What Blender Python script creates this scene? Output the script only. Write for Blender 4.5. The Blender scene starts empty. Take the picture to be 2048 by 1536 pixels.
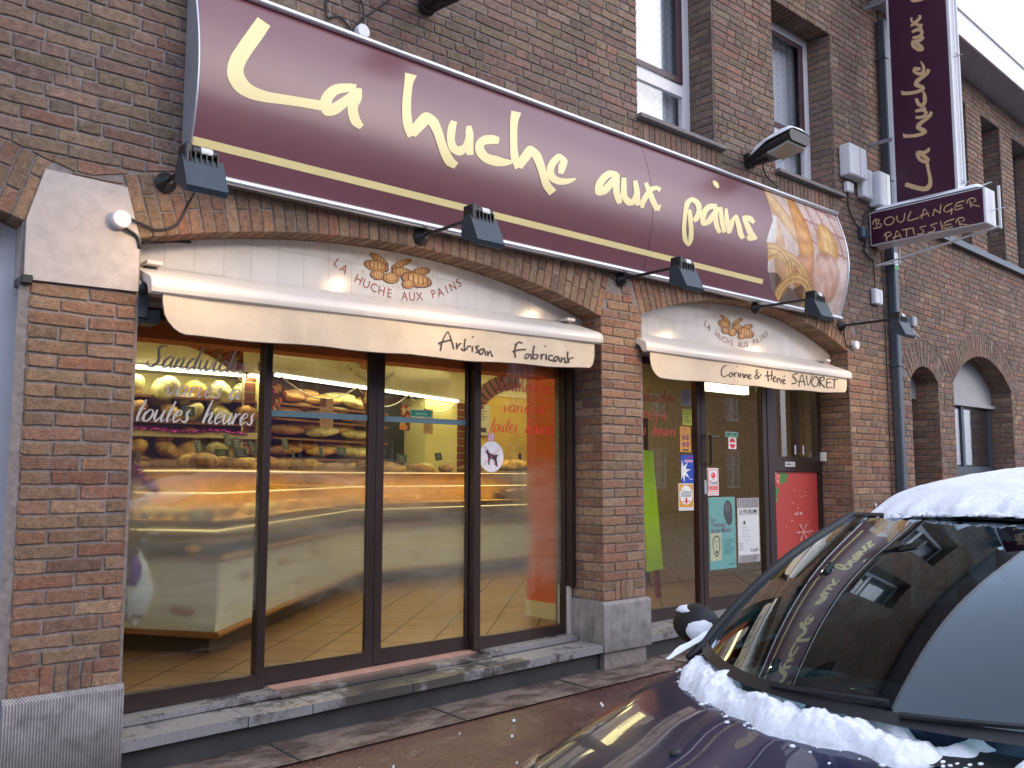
import bpy, bmesh, math, random
from mathutils import Vector, Matrix, noise
R = math.radians
sc = bpy.context.scene
# ------------------------------------------------------------------ camera
cam_d = bpy.data.cameras.new("camera"); cam = bpy.data.objects.new("camera", cam_d)
sc.collection.objects.link(cam); sc.camera = cam
cam_d.sensor_width = 36.0; cam_d.lens = 36.0 * 1780 / 2048; cam_d.clip_end = 500; cam_d.clip_start = 0.05
cam.matrix_world = Matrix(((0.75769543, -0.0681853, -0.64903651, 0.0),
                           (-0.65260739, -0.07747685, -0.75372471, -4.39),
                           (0.00110764, 0.99465979, -0.10320208, 1.45), (0, 0, 0, 1)))
# ------------------------------------------------------------------ sky and daylight
SUN_EL, SUN_AZ = R(28), R(150)
w = bpy.data.worlds.new("World"); sc.world = w; w.use_nodes = True
nt = w.node_tree; nt.nodes.clear()
sky = nt.nodes.new("ShaderNodeTexSky"); sky.sky_type = 'NISHITA'; sky.sun_disc = False
sky.sun_elevation = SUN_EL; sky.sun_rotation = SUN_AZ; sky.air_density = 1.4; sky.dust_density = 4.0; sky.ozone_density = 1.5
hs = nt.nodes.new("ShaderNodeHueSaturation"); hs.inputs['Saturation'].default_value = 0.8
bg = nt.nodes.new("ShaderNodeBackground"); bg.inputs['Strength'].default_value = 0.15
ow = nt.nodes.new("ShaderNodeOutputWorld")
nt.links.new(sky.outputs[0], hs.inputs['Color']); ov = nt.nodes.new("ShaderNodeMix"); ov.data_type = 'RGBA'; ov.inputs[0].default_value = 0.75; ov.inputs[7].default_value = (5.1, 5.8, 7.7, 1)   # even cloud layer over the clear sky
nt.links.new(hs.outputs[0], ov.inputs[6]); nt.links.new(ov.outputs[2], bg.inputs[0]); nt.links.new(bg.outputs[0], ow.inputs[0])
sun_d = bpy.data.lights.new("sun", 'SUN'); sun_d.energy = 0.5; sun_d.angle = R(50); sun_d.color = (1.0, 0.95, 0.9)
sun = bpy.data.objects.new("sun", sun_d); sc.collection.objects.link(sun)
_d = Vector((math.sin(SUN_AZ) * math.cos(SUN_EL), math.cos(SUN_AZ) * math.cos(SUN_EL), math.sin(SUN_EL)))
sun.rotation_euler = _d.to_track_quat('Z', 'Y').to_euler()
sc.view_settings.view_transform = 'Standard'; sc.view_settings.look = 'None'
sc.view_settings.exposure = 0.86; sc.view_settings.gamma = 1.0
sc.render.engine = 'CYCLES'
sc.cycles.max_bounces = 8; sc.cycles.transparent_max_bounces = 12; sc.cycles.sample_clamp_indirect = 6.0
# ------------------------------------------------------------------ helpers
rng = random.Random(7)
class MB:
    def __init__(s): s.v = []; s.f = []; s.c = []; s.m = []; s.col = (1, 1, 1); s.mi = 0
    def poly(s, pts, col=None):
        n = len(s.v); s.v += [tuple(p) for p in pts]; s.f.append(tuple(range(n, n + len(pts)))); s.c.append(col or s.col); s.m.append(s.mi)
    def mesh(s, vs, fs, col=None):
        n = len(s.v); s.v += [tuple(p) for p in vs]
        for f in fs: s.f.append(tuple(i + n for i in f)); s.c.append(col or s.col); s.m.append(s.mi)
    def box(s, x0, x1, y0, y1, z0, z1, b=0.0):
        if b <= 0:
            vs = [(x, y, z) for x in (x0, x1) for y in (y0, y1) for z in (z0, z1)]
            s.mesh(vs, [(0, 1, 3, 2), (4, 6, 7, 5), (0, 4, 5, 1), (2, 3, 7, 6), (0, 2, 6, 4), (1, 5, 7, 3)])
            return
        # chamfered box
        X = (x0, x1); Y = (y0, y1); Z = (z0, z1); vs = []; idx = {}
        for i in (0, 1):
            for j in (0, 1):
                for k in (0, 1):
                    sx, sy, sz = (1, -1)[i], (1, -1)[j], (1, -1)[k]
                    for a, p in (('x', (X[i], Y[j] + sy * b, Z[k] + sz * b)), ('y', (X[i] + sx * b, Y[j], Z[k] + sz * b)), ('z', (X[i] + sx * b, Y[j] + sy * b, Z[k]))):
                        idx[(i, j, k, a)] = len(vs); vs.append(p)
        g = lambda i, j, k, a: idx[(i, j, k, a)]
        fs = []
        for t in (0, 1):
            fs.append((g(t, 0, 0, 'x'), g(t, 1, 0, 'x'), g(t, 1, 1, 'x'), g(t, 0, 1, 'x')))
            fs.append((g(0, t, 0, 'y'), g(1, t, 0, 'y'), g(1, t, 1, 'y'), g(0, t, 1, 'y')))
            fs.append((g(0, 0, t, 'z'), g(1, 0, t, 'z'), g(1, 1, t, 'z'), g(0, 1, t, 'z')))
        for p in (0, 1):
            for q in (0, 1):
                fs.append((g(0, p, q, 'y'), g(1, p, q, 'y'), g(1, p, q, 'z'), g(0, p, q, 'z')))
                fs.append((g(p, 0, q, 'x'), g(p, 1, q, 'x'), g(p, 1, q, 'z'), g(p, 0, q, 'z')))
                fs.append((g(p, q, 0, 'x'), g(p, q, 1, 'x'), g(p, q, 1, 'y'), g(p, q, 0, 'y')))
        for i in (0, 1):
            for j in (0, 1):
                for k in (0, 1): fs.append((g(i, j, k, 'x'), g(i, j, k, 'y'), g(i, j, k, 'z')))
        s.mesh(vs, fs)
    def prism(s, pts, n):              # pts: loop of 3D points, n: extrusion vector
        n = Vector(n); a = [Vector(p) for p in pts]; b = [p + n for p in a]; L = len(a)
        s.mesh(a + b, [tuple(range(L))[::-1], tuple(range(L, 2 * L))] + [(i, (i + 1) % L, L + (i + 1) % L, L + i) for i in range(L)])
    def tube(s, pts, r, seg=8, cap=True):
        pts = [Vector(p) for p in pts]; rs = r if isinstance(r, (list, tuple)) else [r] * len(pts); rings = []
        up = None; n0 = len(s.v)
        for i, p in enumerate(pts):
            t = (pts[min(i + 1, len(pts) - 1)] - pts[max(i - 1, 0)]).normalized()
            if up is None: up = t.orthogonal().normalized()
            u = (up - t * up.dot(t));  u = u.normalized() if u.length > 1e-6 else t.orthogonal().normalized(); up = u; v = t.cross(u)
            for k in range(seg):
                a = 2 * math.pi * k / seg; s.v.append(tuple(p + (u * math.cos(a) + v * math.sin(a)) * rs[i]))
        for i in range(len(pts) - 1):
            for k in range(seg):
                a = n0 + i * seg + k; b = n0 + i * seg + (k + 1) % seg
                s.f.append((a, b, b + seg, a + seg)); s.c.append(s.col); s.m.append(s.mi)
        if cap:
            s.f.append(tuple(n0 + k for k in range(seg))[::-1]); s.c.append(s.col); s.m.append(s.mi)
            q = n0 + (len(pts) - 1) * seg; s.f.append(tuple(q + k for k in range(seg))); s.c.append(s.col); s.m.append(s.mi)
    def grid(s, fn, nu, nv, col=None, skip=None):
        n = len(s.v)
        for j in range(nv + 1):
            for i in range(nu + 1): s.v.append(tuple(fn(i / nu, j / nv)))
        for j in range(nv):
            for i in range(nu):
                if skip and skip((i + .5) / nu, (j + .5) / nv): continue
                a = n + j * (nu + 1) + i; s.f.append((a, a + 1, a + nu + 2, a + nu + 1)); s.c.append(col or s.col); s.m.append(s.mi)
    def blob(s, c, rx, ry, rz, nu=14, nv=8, fn=None):
        c = Vector(c); n = len(s.v)
        for j in range(nv + 1):
            th = math.pi * j / nv
            for i in range(nu):
                ph = 2 * math.pi * i / nu; d = Vector((math.sin(th) * math.cos(ph), math.sin(th) * math.sin(ph), math.cos(th)))
                k = fn(d) if fn else 1.0
                s.v.append((c.x + d.x * rx * k, c.y + d.y * ry * k, c.z + d.z * rz * k))
        for j in range(nv):
            for i in range(nu):
                a = n + j * nu + i; b = n + j * nu + (i + 1) % nu
                s.f.append((a, b, b + nu, a + nu)); s.c.append(s.col); s.m.append(s.mi)
    def build(s, name, mat, parent=None, smooth=False, col=False):
        me = bpy.data.meshes.new(name); me.from_pydata(s.v, [], s.f)
        mats = mat if isinstance(mat, list) else [mat]
        for m_ in mats: me.materials.append(m_)
        if len(mats) > 1: me.polygons.foreach_set('material_index', s.m)
        if col:
            a = me.color_attributes.new("Col", 'FLOAT_COLOR', 'CORNER'); buf = []
            for p, c in zip(me.polygons, s.c): buf += [c[0], c[1], c[2], 1.0] * p.loop_total
            a.data.foreach_set('color', buf)
        if smooth: me.polygons.foreach_set('use_smooth', [True] * len(me.polygons))
        me.update()
        if 5 < len(me.polygons) < 20000:
            bm = bmesh.new(); bm.from_mesh(me); bmesh.ops.recalc_face_normals(bm, faces=bm.faces); bm.to_mesh(me); bm.free()
        o = bpy.data.objects.new(name, me); sc.collection.objects.link(o)
        if parent is not None: o.parent = parent
        return o
def autosmooth(o, ang=35):
    me = o.data; me.polygons.foreach_set('use_smooth', [True] * len(me.polygons))
    try: me.set_sharp_from_angle(angle=R(ang))
    except Exception: pass
    return o
def thing(name, label, cat, group=None, loc=(0, 0, 0)):
    o = bpy.data.objects.new(name, None); sc.collection.objects.link(o); o.location = loc; o.empty_display_size = .1
    o['label'] = label; o['category'] = cat
    if group: o['group'] = group
    return o
def tag(o, label, cat, group=None):
    o['label'] = label; o['category'] = cat
    if group: o['group'] = group
    return o
def struct(o, kind='structure'): o['kind'] = kind; return o
def catmull(pts, n):
    out = []; L = len(pts)
    if L == 2: return [tuple(a + (b - a) * t / n for a, b in zip(pts[0], pts[1])) for t in range(n + 1)]
    for i in range(L - 1):
        p0 = pts[i - 1] if i else tuple(2 * a - b for a, b in zip(pts[0], pts[1])); p1, p2 = pts[i], pts[i + 1]
        p3 = pts[i + 2] if i + 2 < L else tuple(2 * a - b for a, b in zip(pts[-1], pts[-2]))
        for t in range(n):
            u = t / n; out.append(tuple(.5 * (2 * b + (c - a) * u + (2 * a - 5 * b + 4 * c - d) * u * u + (3 * b - a - 3 * c + d) * u ** 3) for a, b, c, d in zip(p0, p1, p2, p3)))
    out.append(tuple(pts[-1])); return out
def unpack(s): return [[tuple(float(q) / 1000 for q in p.split(',')) for p in st.split(' ')] for st in s.split('|')]
def ribbons(mb, data, fn, n=5, step=.0003, cross=1, fat=1.0):   # fn(a, b, lift) -> 3D
    for k, st in enumerate(data):
        pts = catmull(st, n) if len(st) > 2 else catmull(st, 2); lift = (k % 5) * step
        for i in range(len(pts) - 1):
            for q in range(cross):
                r = []
                for j, e in ((i, 0), (i, 1), (i + 1, 1), (i + 1, 0)):
                    t = .5 + ((q + e) / cross - .5) * fat; p = pts[j]; r.append(fn(p[0] + (p[2] - p[0]) * t, p[1] + (p[3] - p[1]) * t, lift))
                mb.poly(r)
def strokes(center):
    r = []
    for i, (x, y, w_) in enumerate(center):
        a = center[max(0, i - 1)]; b = center[min(len(center) - 1, i + 1)]; dx, dy = b[0] - a[0], b[1] - a[1]; L = math.hypot(dx, dy) or 1
        r.append((x - dy / L * w_ / 2, y + dx / L * w_ / 2, x + dy / L * w_ / 2, y - dx / L * w_ / 2))
    return r
_tc = {}
def text_polys(s, bold=0.0):
    if (s, bold) in _tc: return _tc[(s, bold)]
    cu = bpy.data.curves.new("t", 'FONT'); cu.body = s; cu.size = 1; cu.align_x = 'CENTER'; cu.align_y = 'CENTER'; cu.resolution_u = 3; cu.offset = bold
    o = bpy.data.objects.new("t", cu); sc.collection.objects.link(o)
    me = o.evaluated_get(bpy.context.evaluated_depsgraph_get()).to_mesh()
    r = ([tuple(v.co) for v in me.vertices], [tuple(p.vertices) for p in me.polygons])
    bpy.data.objects.remove(o); bpy.data.curves.remove(cu); _tc[(s, bold)] = r; return r
def put_text(mb, s, fn, size, sx=1.0, col=None, bold=0.0, rot=0.0, at=(0, 0), shear=0.0):
    vs, fs = text_polys(s, bold); ca, sa = math.cos(rot), math.sin(rot); o = []
    for v in vs:
        x = (v[0] + shear * v[1]) * size * sx; y = v[1] * size
        o.append(fn(at[0] + x * ca - y * sa, at[1] + x * sa + y * ca))
    mb.mesh(o, fs, col)
# ------------------------------------------------------------------ materials
def nodes(name):
    m = bpy.data.materials.new(name); m.use_nodes = True; t = m.node_tree; b = t.nodes['Principled BSDF']; return m, t, b
def N(t, k, **kw):
    n = t.nodes.new(k)
    for a, b in kw.items(): setattr(n, a, b)
    return n
def noise_tex(t, scale, detail=4, rough=.6, vec=None, stretch=None):
    tc = N(t, 'ShaderNodeTexCoord'); n = N(t, 'ShaderNodeTexNoise'); n.inputs['Scale'].default_value = scale
    n.inputs['Detail'].default_value = detail; n.inputs['Roughness'].default_value = rough
    src = tc.outputs['Object']
    if stretch:
        mp = N(t, 'ShaderNodeMapping'); mp.inputs['Scale'].default_value = stretch; t.links.new(src, mp.inputs[0]); src = mp.outputs[0]
    t.links.new(src, n.inputs['Vector']); return n
def ramp(t, src, stops):
    r = N(t, 'ShaderNodeValToRGB'); e = r.color_ramp.elements
    while len(e) < len(stops): e.new(.5)
    for q, (p, c) in zip(e, stops): q.position = p; q.color = (c[0], c[1], c[2], 1) if isinstance(c, (tuple, list)) else (c, c, c, 1)
    t.links.new(src, r.inputs[0]); return r
def mixc(t, mode, fac, a, b):
    m = N(t, 'ShaderNodeMix', data_type='RGBA', blend_type=mode)
    for sock, val in ((m.inputs[0], fac), (m.inputs[6], a), (m.inputs[7], b)):
        if hasattr(val, 'links'): t.links.new(val, sock)
        elif isinstance(val, (int, float)): sock.default_value = val
        else: sock.default_value = (val[0], val[1], val[2], 1)
    return m.outputs[2]
def bump(t, b, src, strength=.3, dist=.01):
    n = N(t, 'ShaderNodeBump'); n.inputs['Strength'].default_value = strength; n.inputs['Distance'].default_value = dist
    t.links.new(src, n.inputs['Height']); t.links.new(n.outputs[0], b.inputs['Normal'])
def pm(name, c, rough=.6, metal=0.0, var=.15, scale=8, bmp=0.0, coat=0.0, spec=.5, stretch=None, detail=5, c2=None):
    m, t, b = nodes(name); n = noise_tex(t, scale, detail, .65, stretch=stretch)
    lo = tuple(x * (1 - var) for x in c); hi = tuple(min(1, x * (1 + var)) for x in c)
    if c2: lo, hi = c2, c
    r = ramp(t, n.outputs[0], [(.3, lo), (.7, hi)]); t.links.new(r.outputs[0], b.inputs['Base Color'])
    b.inputs['Roughness'].default_value = rough; b.inputs['Metallic'].default_value = metal
    b.inputs['Coat Weight'].default_value = coat; b.inputs['Specular IOR Level'].default_value = spec
    if bmp: bump(t, b, n.outputs[0], .5, bmp)
    return m
def pcol(name, rough=.8, scale=25, var=.35, bmp=.002, gloss_var=False):    # colour attribute times noise
    m, t, b = nodes(name); a = N(t, 'ShaderNodeAttribute', attribute_name="Col"); n = noise_tex(t, scale, 7, .7)
    r = ramp(t, n.outputs[0], [(.25, 1 - var), (.75, 1 + var * .6)]); o = mixc(t, 'MULTIPLY', 1.0, a.outputs[0], r.outputs[0])
    t.links.new(o, b.inputs['Base Color']); b.inputs['Roughness'].default_value = rough
    if bmp: bump(t, b, n.outputs[0], .8, bmp)
    return m
def emit(name, c, s):
    m, t, b = nodes(name); b.inputs['Base Color'].default_value = (*c, 1); b.inputs['Emission Color'].default_value = (*c, 1); b.inputs['Emission Strength'].default_value = s
    return m
def glass(name, tint=(.93, .95, .94), refl=1.0, rough=0.0, gc=(1, 1, 1)):
    m, t, b = nodes(name); t.nodes.remove(b); out = t.nodes['Material Output']
    fr = N(t, 'ShaderNodeFresnel'); ge = N(t, 'ShaderNodeNewGeometry'); io = N(t, 'ShaderNodeMath', operation='MULTIPLY_ADD'); io.inputs[1].default_value = 1 / 1.5 - 1.5; io.inputs[2].default_value = 1.5
    t.links.new(ge.outputs['Backfacing'], io.inputs[0]); t.links.new(io.outputs[0], fr.inputs[0])
    mu = N(t, 'ShaderNodeMath', operation='MULTIPLY', use_clamp=True); mu.inputs[1].default_value = refl; t.links.new(fr.outputs[0], mu.inputs[0])
    tr = N(t, 'ShaderNodeBsdfTransparent'); tr.inputs[0].default_value = (*tint, 1)
    gl = N(t, 'ShaderNodeBsdfGlossy'); gl.inputs['Roughness'].default_value = rough; gl.inputs[0].default_value = (*gc, 1)
    mx = N(t, 'ShaderNodeMixShader'); t.links.new(mu.outputs[0], mx.inputs[0]); t.links.new(tr.outputs[0], mx.inputs[1]); t.links.new(gl.outputs[0], mx.inputs[2])
    t.links.new(mx.outputs[0], out.inputs[0]); return m
M = {}
def brick_mat():
    m, t, b = nodes("brick"); a = N(t, 'ShaderNodeAttribute', attribute_name="Col")
    n1 = noise_tex(t, 30, 9, .85); n2 = noise_tex(t, 16, 6, .75); n3 = noise_tex(t, 120, 4, .7); n4 = noise_tex(t, 1.1, 5, .65)
    o = mixc(t, 'MULTIPLY', 1.0, a.outputs[0], ramp(t, n1.outputs[0], [(.30, .30), (.5, .96), (.70, 1.65)]).outputs[0])
    o = mixc(t, 'MIX', ramp(t, n2.outputs[0], [(.52, 0.0), (.68, .62)]).outputs[0], o, (.40, .325, .28))
    o = mixc(t, 'MULTIPLY', 1.0, o, ramp(t, n4.outputs[0], [(.3, (.74, .74, .78)), (.65, (1.08, 1.05, 1.0))]).outputs[0])
    t.links.new(o, b.inputs['Base Color']); b.inputs['Roughness'].default_value = .88
    ad = N(t, 'ShaderNodeMath', operation='ADD'); t.links.new(n1.outputs[0], ad.inputs[0]); t.links.new(n3.outputs[0], ad.inputs[1])
    bump(t, b, ad.outputs[0], 1.0, .012); return m
M['brick'] = brick_mat()
M['mortar'] = pm("mortar", (.205, .178, .172), .95, var=.3, scale=30, bmp=.006)
M['stone'] = pm("cast_stone", (.45, .40, .375), .9, var=.14, scale=14, bmp=.004)
def plinth_mat():
    m, t, b = nodes("plinth_stone"); n = noise_tex(t, 9, 6, .7); n2 = noise_tex(t, 90, 3, .6)
    c = ramp(t, n.outputs[0], [(.3, (.20, .185, .19)), (.5, (.35, .33, .335)), (.72, (.47, .44, .44))])
    tc = N(t, 'ShaderNodeTexCoord'); sp = N(t, 'ShaderNodeSeparateXYZ'); t.links.new(tc.outputs['Object'], sp.inputs[0])
    add = N(t, 'ShaderNodeMath', operation='ADD'); t.links.new(sp.outputs[0], add.inputs[0]); t.links.new(sp.outputs[1], add.inputs[1])
    s = N(t, 'ShaderNodeMath', operation='MULTIPLY'); s.inputs[1].default_value = 2 * math.pi / .0125; t.links.new(add.outputs[0], s.inputs[0])
    si = N(t, 'ShaderNodeMath', operation='SINE'); t.links.new(s.outputs[0], si.inputs[0])
    dirt = ramp(t, sp.outputs[2], [(0.12, .38), (.42, 1.0)])      # darker towards the foot of the stone
    rr = ramp(t, si.outputs[0], [(.0, .58), (.8, 1.1)])
    o = mixc(t, 'MULTIPLY', 1.0, c.outputs[0], rr.outputs[0]); o = mixc(t, 'MULTIPLY', 1.0, o, dirt.outputs[0])
    t.links.new(o, b.inputs['Base Color']); b.inputs['Roughness'].default_value = .85
    ad = N(t, 'ShaderNodeMath', operation='ADD'); mm = N(t, 'ShaderNodeMath', operation='MULTIPLY'); mm.inputs[1].default_value = .6
    t.links.new(n2.outputs[0], mm.inputs[0]); t.links.new(si.outputs[0], ad.inputs[0]); t.links.new(mm.outputs[0], ad.inputs[1]); bump(t, b, ad.outputs[0], .7, .003)
    return m
M['plinth'] = plinth_mat()
def tile_mat(name, c, grout, sx, sz, ox=0, oz=0, rough=.18, axis='XZ', gw=.02, rot=0):
    m, t, b = nodes(name); tc = N(t, 'ShaderNodeTexCoord'); mp = N(t, 'ShaderNodeMapping')
    if axis == 'XZ': mp.inputs['Rotation'].default_value = (R(90), 0, 0)
    if axis == 'XY': mp.inputs['Rotation'].default_value = (0, 0, rot)
    t.links.new(tc.outputs['Object'], mp.inputs[0])
    br = N(t, 'ShaderNodeTexBrick'); br.offset = 0.0; br.inputs['Color1'].default_value = (*c, 1); br.inputs['Color2'].default_value = (*[x * .93 for x in c], 1)
    br.inputs['Mortar'].default_value = (*grout, 1); br.inputs['Scale'].default_value = 1.0; br.inputs['Brick Width'].default_value = sx; br.inputs['Row Height'].default_value = sz
    br.inputs['Mortar Size'].default_value = gw * sx / 2; br.inputs['Mortar Smooth'].default_value = .2
    ad = N(t, 'ShaderNodeVectorMath', operation='ADD'); ad.inputs[1].default_value = (ox, oz, 0); t.links.new(mp.outputs[0], ad.inputs[0]); t.links.new(ad.outputs[0], br.inputs['Vector'])
    n = noise_tex(t, 6, 5, .6); o = mixc(t, 'MULTIPLY', 1.0, br.outputs[0], ramp(t, n.outputs[0], [(.3, .88), (.7, 1.05)]).outputs[0])
    t.links.new(o, b.inputs['Base Color']); t.links.new(ramp(t, br.outputs[1], [(0, rough), (1, .8)]).outputs[0], b.inputs['Roughness'])
    bump(t, b, br.outputs[1], -.4, .003); return m
M['tile'] = tile_mat("white_wall_tile", (.54, .52, .505), (.33, .32, .32), .158, .2, ox=-.0, oz=-.08)
M['tile_in'] = tile_mat("cream_wall_tile", (.62, .56, .38), (.3, .25, .14), .15, .2)
M['tile_yel'] = tile_mat("yellow_wall_tile", (.66, .47, .12), (.3, .2, .05), .15, .2)
M['tile_ctr'] = tile_mat("counter_tile", (.66, .64, .55), (.4, .37, .3), .2, .2, axis='XZ')
M['floor'] = tile_mat("shop_floor_tile", (.235, .135, .08), (.03, .02, .012), .34, .34, axis='XY', rot=R(-44), rough=.3, gw=.034)
M['alu'] = pm("brushed_aluminium", (.62, .64, .68), .32, .85, .06, 40, stretch=(1, 30, 30))
M['cap'] = pm("grey_end_plate", (.34, .35, .38), .5, .3, .05)
M['bronze'] = pm("brown_lacquered_aluminium", (.040, .026, .026), .28, .3, .15, 12)
M['blackm'] = pm("black_plastic", (.012, .012, .014), .4, 0, .3, 20)
M['slate'] = pm("slate_grey_metal", (.075, .095, .12), .42, .3, .12, 15)
M['cable'] = pm("cable_rubber", (.014, .014, .018), .6)
M['white'] = pm("white_plastic", (.68, .68, .70), .4, 0, .06, 14)
M['whitef'] = pm("white_window_frame", (.74, .72, .74), .35, 0, .05, 10)
M['cream'] = pm("cream_lettering", (.86, .72, .34), .35, 0, .04, 4)
M['creamv'] = pm("beige_lettering", (.62, .42, .22), .4, 0, .05, 4)
M['ink'] = pm("dark_ink", (.03, .018, .015), .6)
M['red'] = pm("red_vinyl", (.62, .02, .015), .4, 0, .05, 5)
M['wvinyl'] = pm("white_vinyl", (.75, .72, .68), .4, 0, .05, 5)
M['glass'] = glass("shop_glass", (.88, .91, .84), 1.7)
M['glassd'] = glass("house_window_glass", (.92, .93, .95), 1.6)
M['snow'] = pm("snow", (.86, .88, .92), .8, 0, .09, 70, bmp=.012, detail=9)
M['paper'] = pm("paper", (.7, .7, .7), .6, var=.04)
M['col'] = pcol("printed_colours", .55, 30, .15, 0)
M['gold'] = pm("warm_wood", (.26, .11, .04), .4, var=.25, scale=9, stretch=(1, 1, 8))
T_SIGN="1915,3875,1980,3848 1854,3774,1921,3744 1788,3659,1856,3635 1738,3557,1816,3553 1730,3469,1811,3509 1773,3408,1829,3475 1845,3386,1869,3452 1936,3390,1945,3446 2036,3406,2042,3457 2143,3421,2149,3471 2256,3433,2263,3487|2483,3653,2479,3609 2416,3636,2418,3586 2335,3601,2359,3555 2270,3531,2325,3513 2250,3461,2316,3475 2280,3414,2306,3478 2348,3435,2321,3485 2407,3491,2371,3527 2464,3553,2427,3580 2504,3611,2469,3630|2464,3624,2516,3638 2459,3571,2511,3573 2425,3515,2486,3519 2427,3452,2488,3479 2454,3406,2502,3447 2502,3391,2525,3419|2847,3853,2930,3862 2827,3777,2887,3787 2797,3660,2857,3675 2786,3560,2848,3580 2794,3485,2855,3512 2825,3425,2872,3449|2875,3441,2830,3458 2928,3501,2871,3531 2973,3552,2953,3615 2972,3544,3031,3601 3005,3506,3066,3544 3035,3443,3093,3474 3067,3382,3125,3418 3112,3332,3161,3380 3174,3321,3199,3360|3150,3622,3193,3623 3120,3564,3178,3572 3111,3481,3167,3499 3138,3422,3183,3464 3211,3411,3201,3464 3277,3467,3231,3483 3305,3542,3252,3535 3308,3598,3257,3584|3265,3615,3305,3629 3256,3557,3315,3575 3254,3493,3311,3509 3261,3423,3314,3438|3534,3607,3520,3564 3478,3610,3471,3551 3390,3578,3411,3531 3333,3519,3397,3519 3338,3453,3402,3493 3400,3415,3436,3472 3486,3411,3502,3474 3565,3427,3568,3473 3629,3456,3627,3479|3684,3849,3771,3860 3652,3762,3720,3775 3629,3660,3691,3676 3619,3560,3680,3578 3621,3490,3687,3517 3658,3426,3709,3451|3710,3438,3660,3452 3765,3505,3704,3527 3811,3557,3790,3617 3809,3545,3875,3595 3843,3493,3911,3528 3876,3422,3939,3451 3908,3365,3967,3403 3972,3321,4027,3366|4087,3491,4042,3488 4118,3548,4050,3543 4134,3608,4068,3576 4059,3630,4064,3585 3975,3562,4025,3545 3938,3493,4002,3503 3956,3430,4011,3471 4034,3411,4051,3458 4128,3432,4121,3467 4215,3483,4212,3492|4649,3640,4639,3600 4552,3625,4566,3582 4455,3556,4506,3533 4404,3484,4470,3484 4411,3418,4463,3466 4506,3443,4467,3476 4585,3515,4534,3537 4658,3594,4613,3612|4607,3619,4666,3632 4589,3548,4658,3563 4585,3478,4652,3498 4607,3422,4671,3448 4637,3395,4680,3415|4688,3604,4737,3615 4671,3536,4730,3549 4671,3456,4731,3483 4739,3408,4769,3459 4839,3447,4785,3465 4862,3521,4810,3519|4809,3606,4857,3623 4809,3542,4870,3560 4809,3468,4874,3485 4826,3421,4869,3432|4937,3618,4977,3637 4956,3555,5011,3581 4992,3485,5050,3514 5044,3425,5095,3451|5089,3430,5045,3438 5115,3485,5097,3488|5135,3623,5102,3585 5079,3630,5071,3596 4985,3591,5018,3568 4913,3517,4964,3507 4877,3457,4929,3457 4880,3416,4917,3421|5433,3512,5470,3525 5434,3490,5483,3503 5437,3429,5491,3442 5451,3356,5504,3366 5457,3285,5510,3288 5460,3271,5469,3236 5443,3285,5396,3266 5415,3350,5368,3341 5416,3425,5368,3418 5435,3504,5381,3500 5465,3567,5416,3578 5500,3589,5519,3633 5539,3570,5606,3606 5544,3523,5606,3532 5510,3470,5569,3460 5486,3445,5520,3428|5832,3641,5822,3601 5725,3621,5738,3581 5632,3560,5687,3546 5587,3485,5656,3493 5607,3422,5651,3464 5713,3455,5666,3478 5800,3546,5748,3558 5855,3609,5807,3618|5790,3616,5857,3624 5757,3524,5823,3537 5773,3441,5835,3463 5821,3395,5867,3416|5855,3851,5884,3870 5861,3817,5926,3855 5892,3796,5930,3816|5849,3620,5898,3633 5840,3538,5900,3555 5853,3466,5912,3484 5879,3410,5930,3427|5929,3624,5969,3635 5911,3536,5973,3552 5925,3464,5985,3481 5942,3415,5994,3429|5990,3429,5932,3429 6035,3516,5975,3522 6051,3552,6087,3603 6066,3504,6134,3529 6087,3432,6158,3460 6134,3400,6187,3427|6357,3598,6315,3568 6300,3634,6253,3587 6172,3605,6237,3604 6189,3525,6265,3556 6231,3462,6308,3500 6271,3438,6363,3449 6273,3455,6249,3412 6238,3461,6205,3433"
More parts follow.
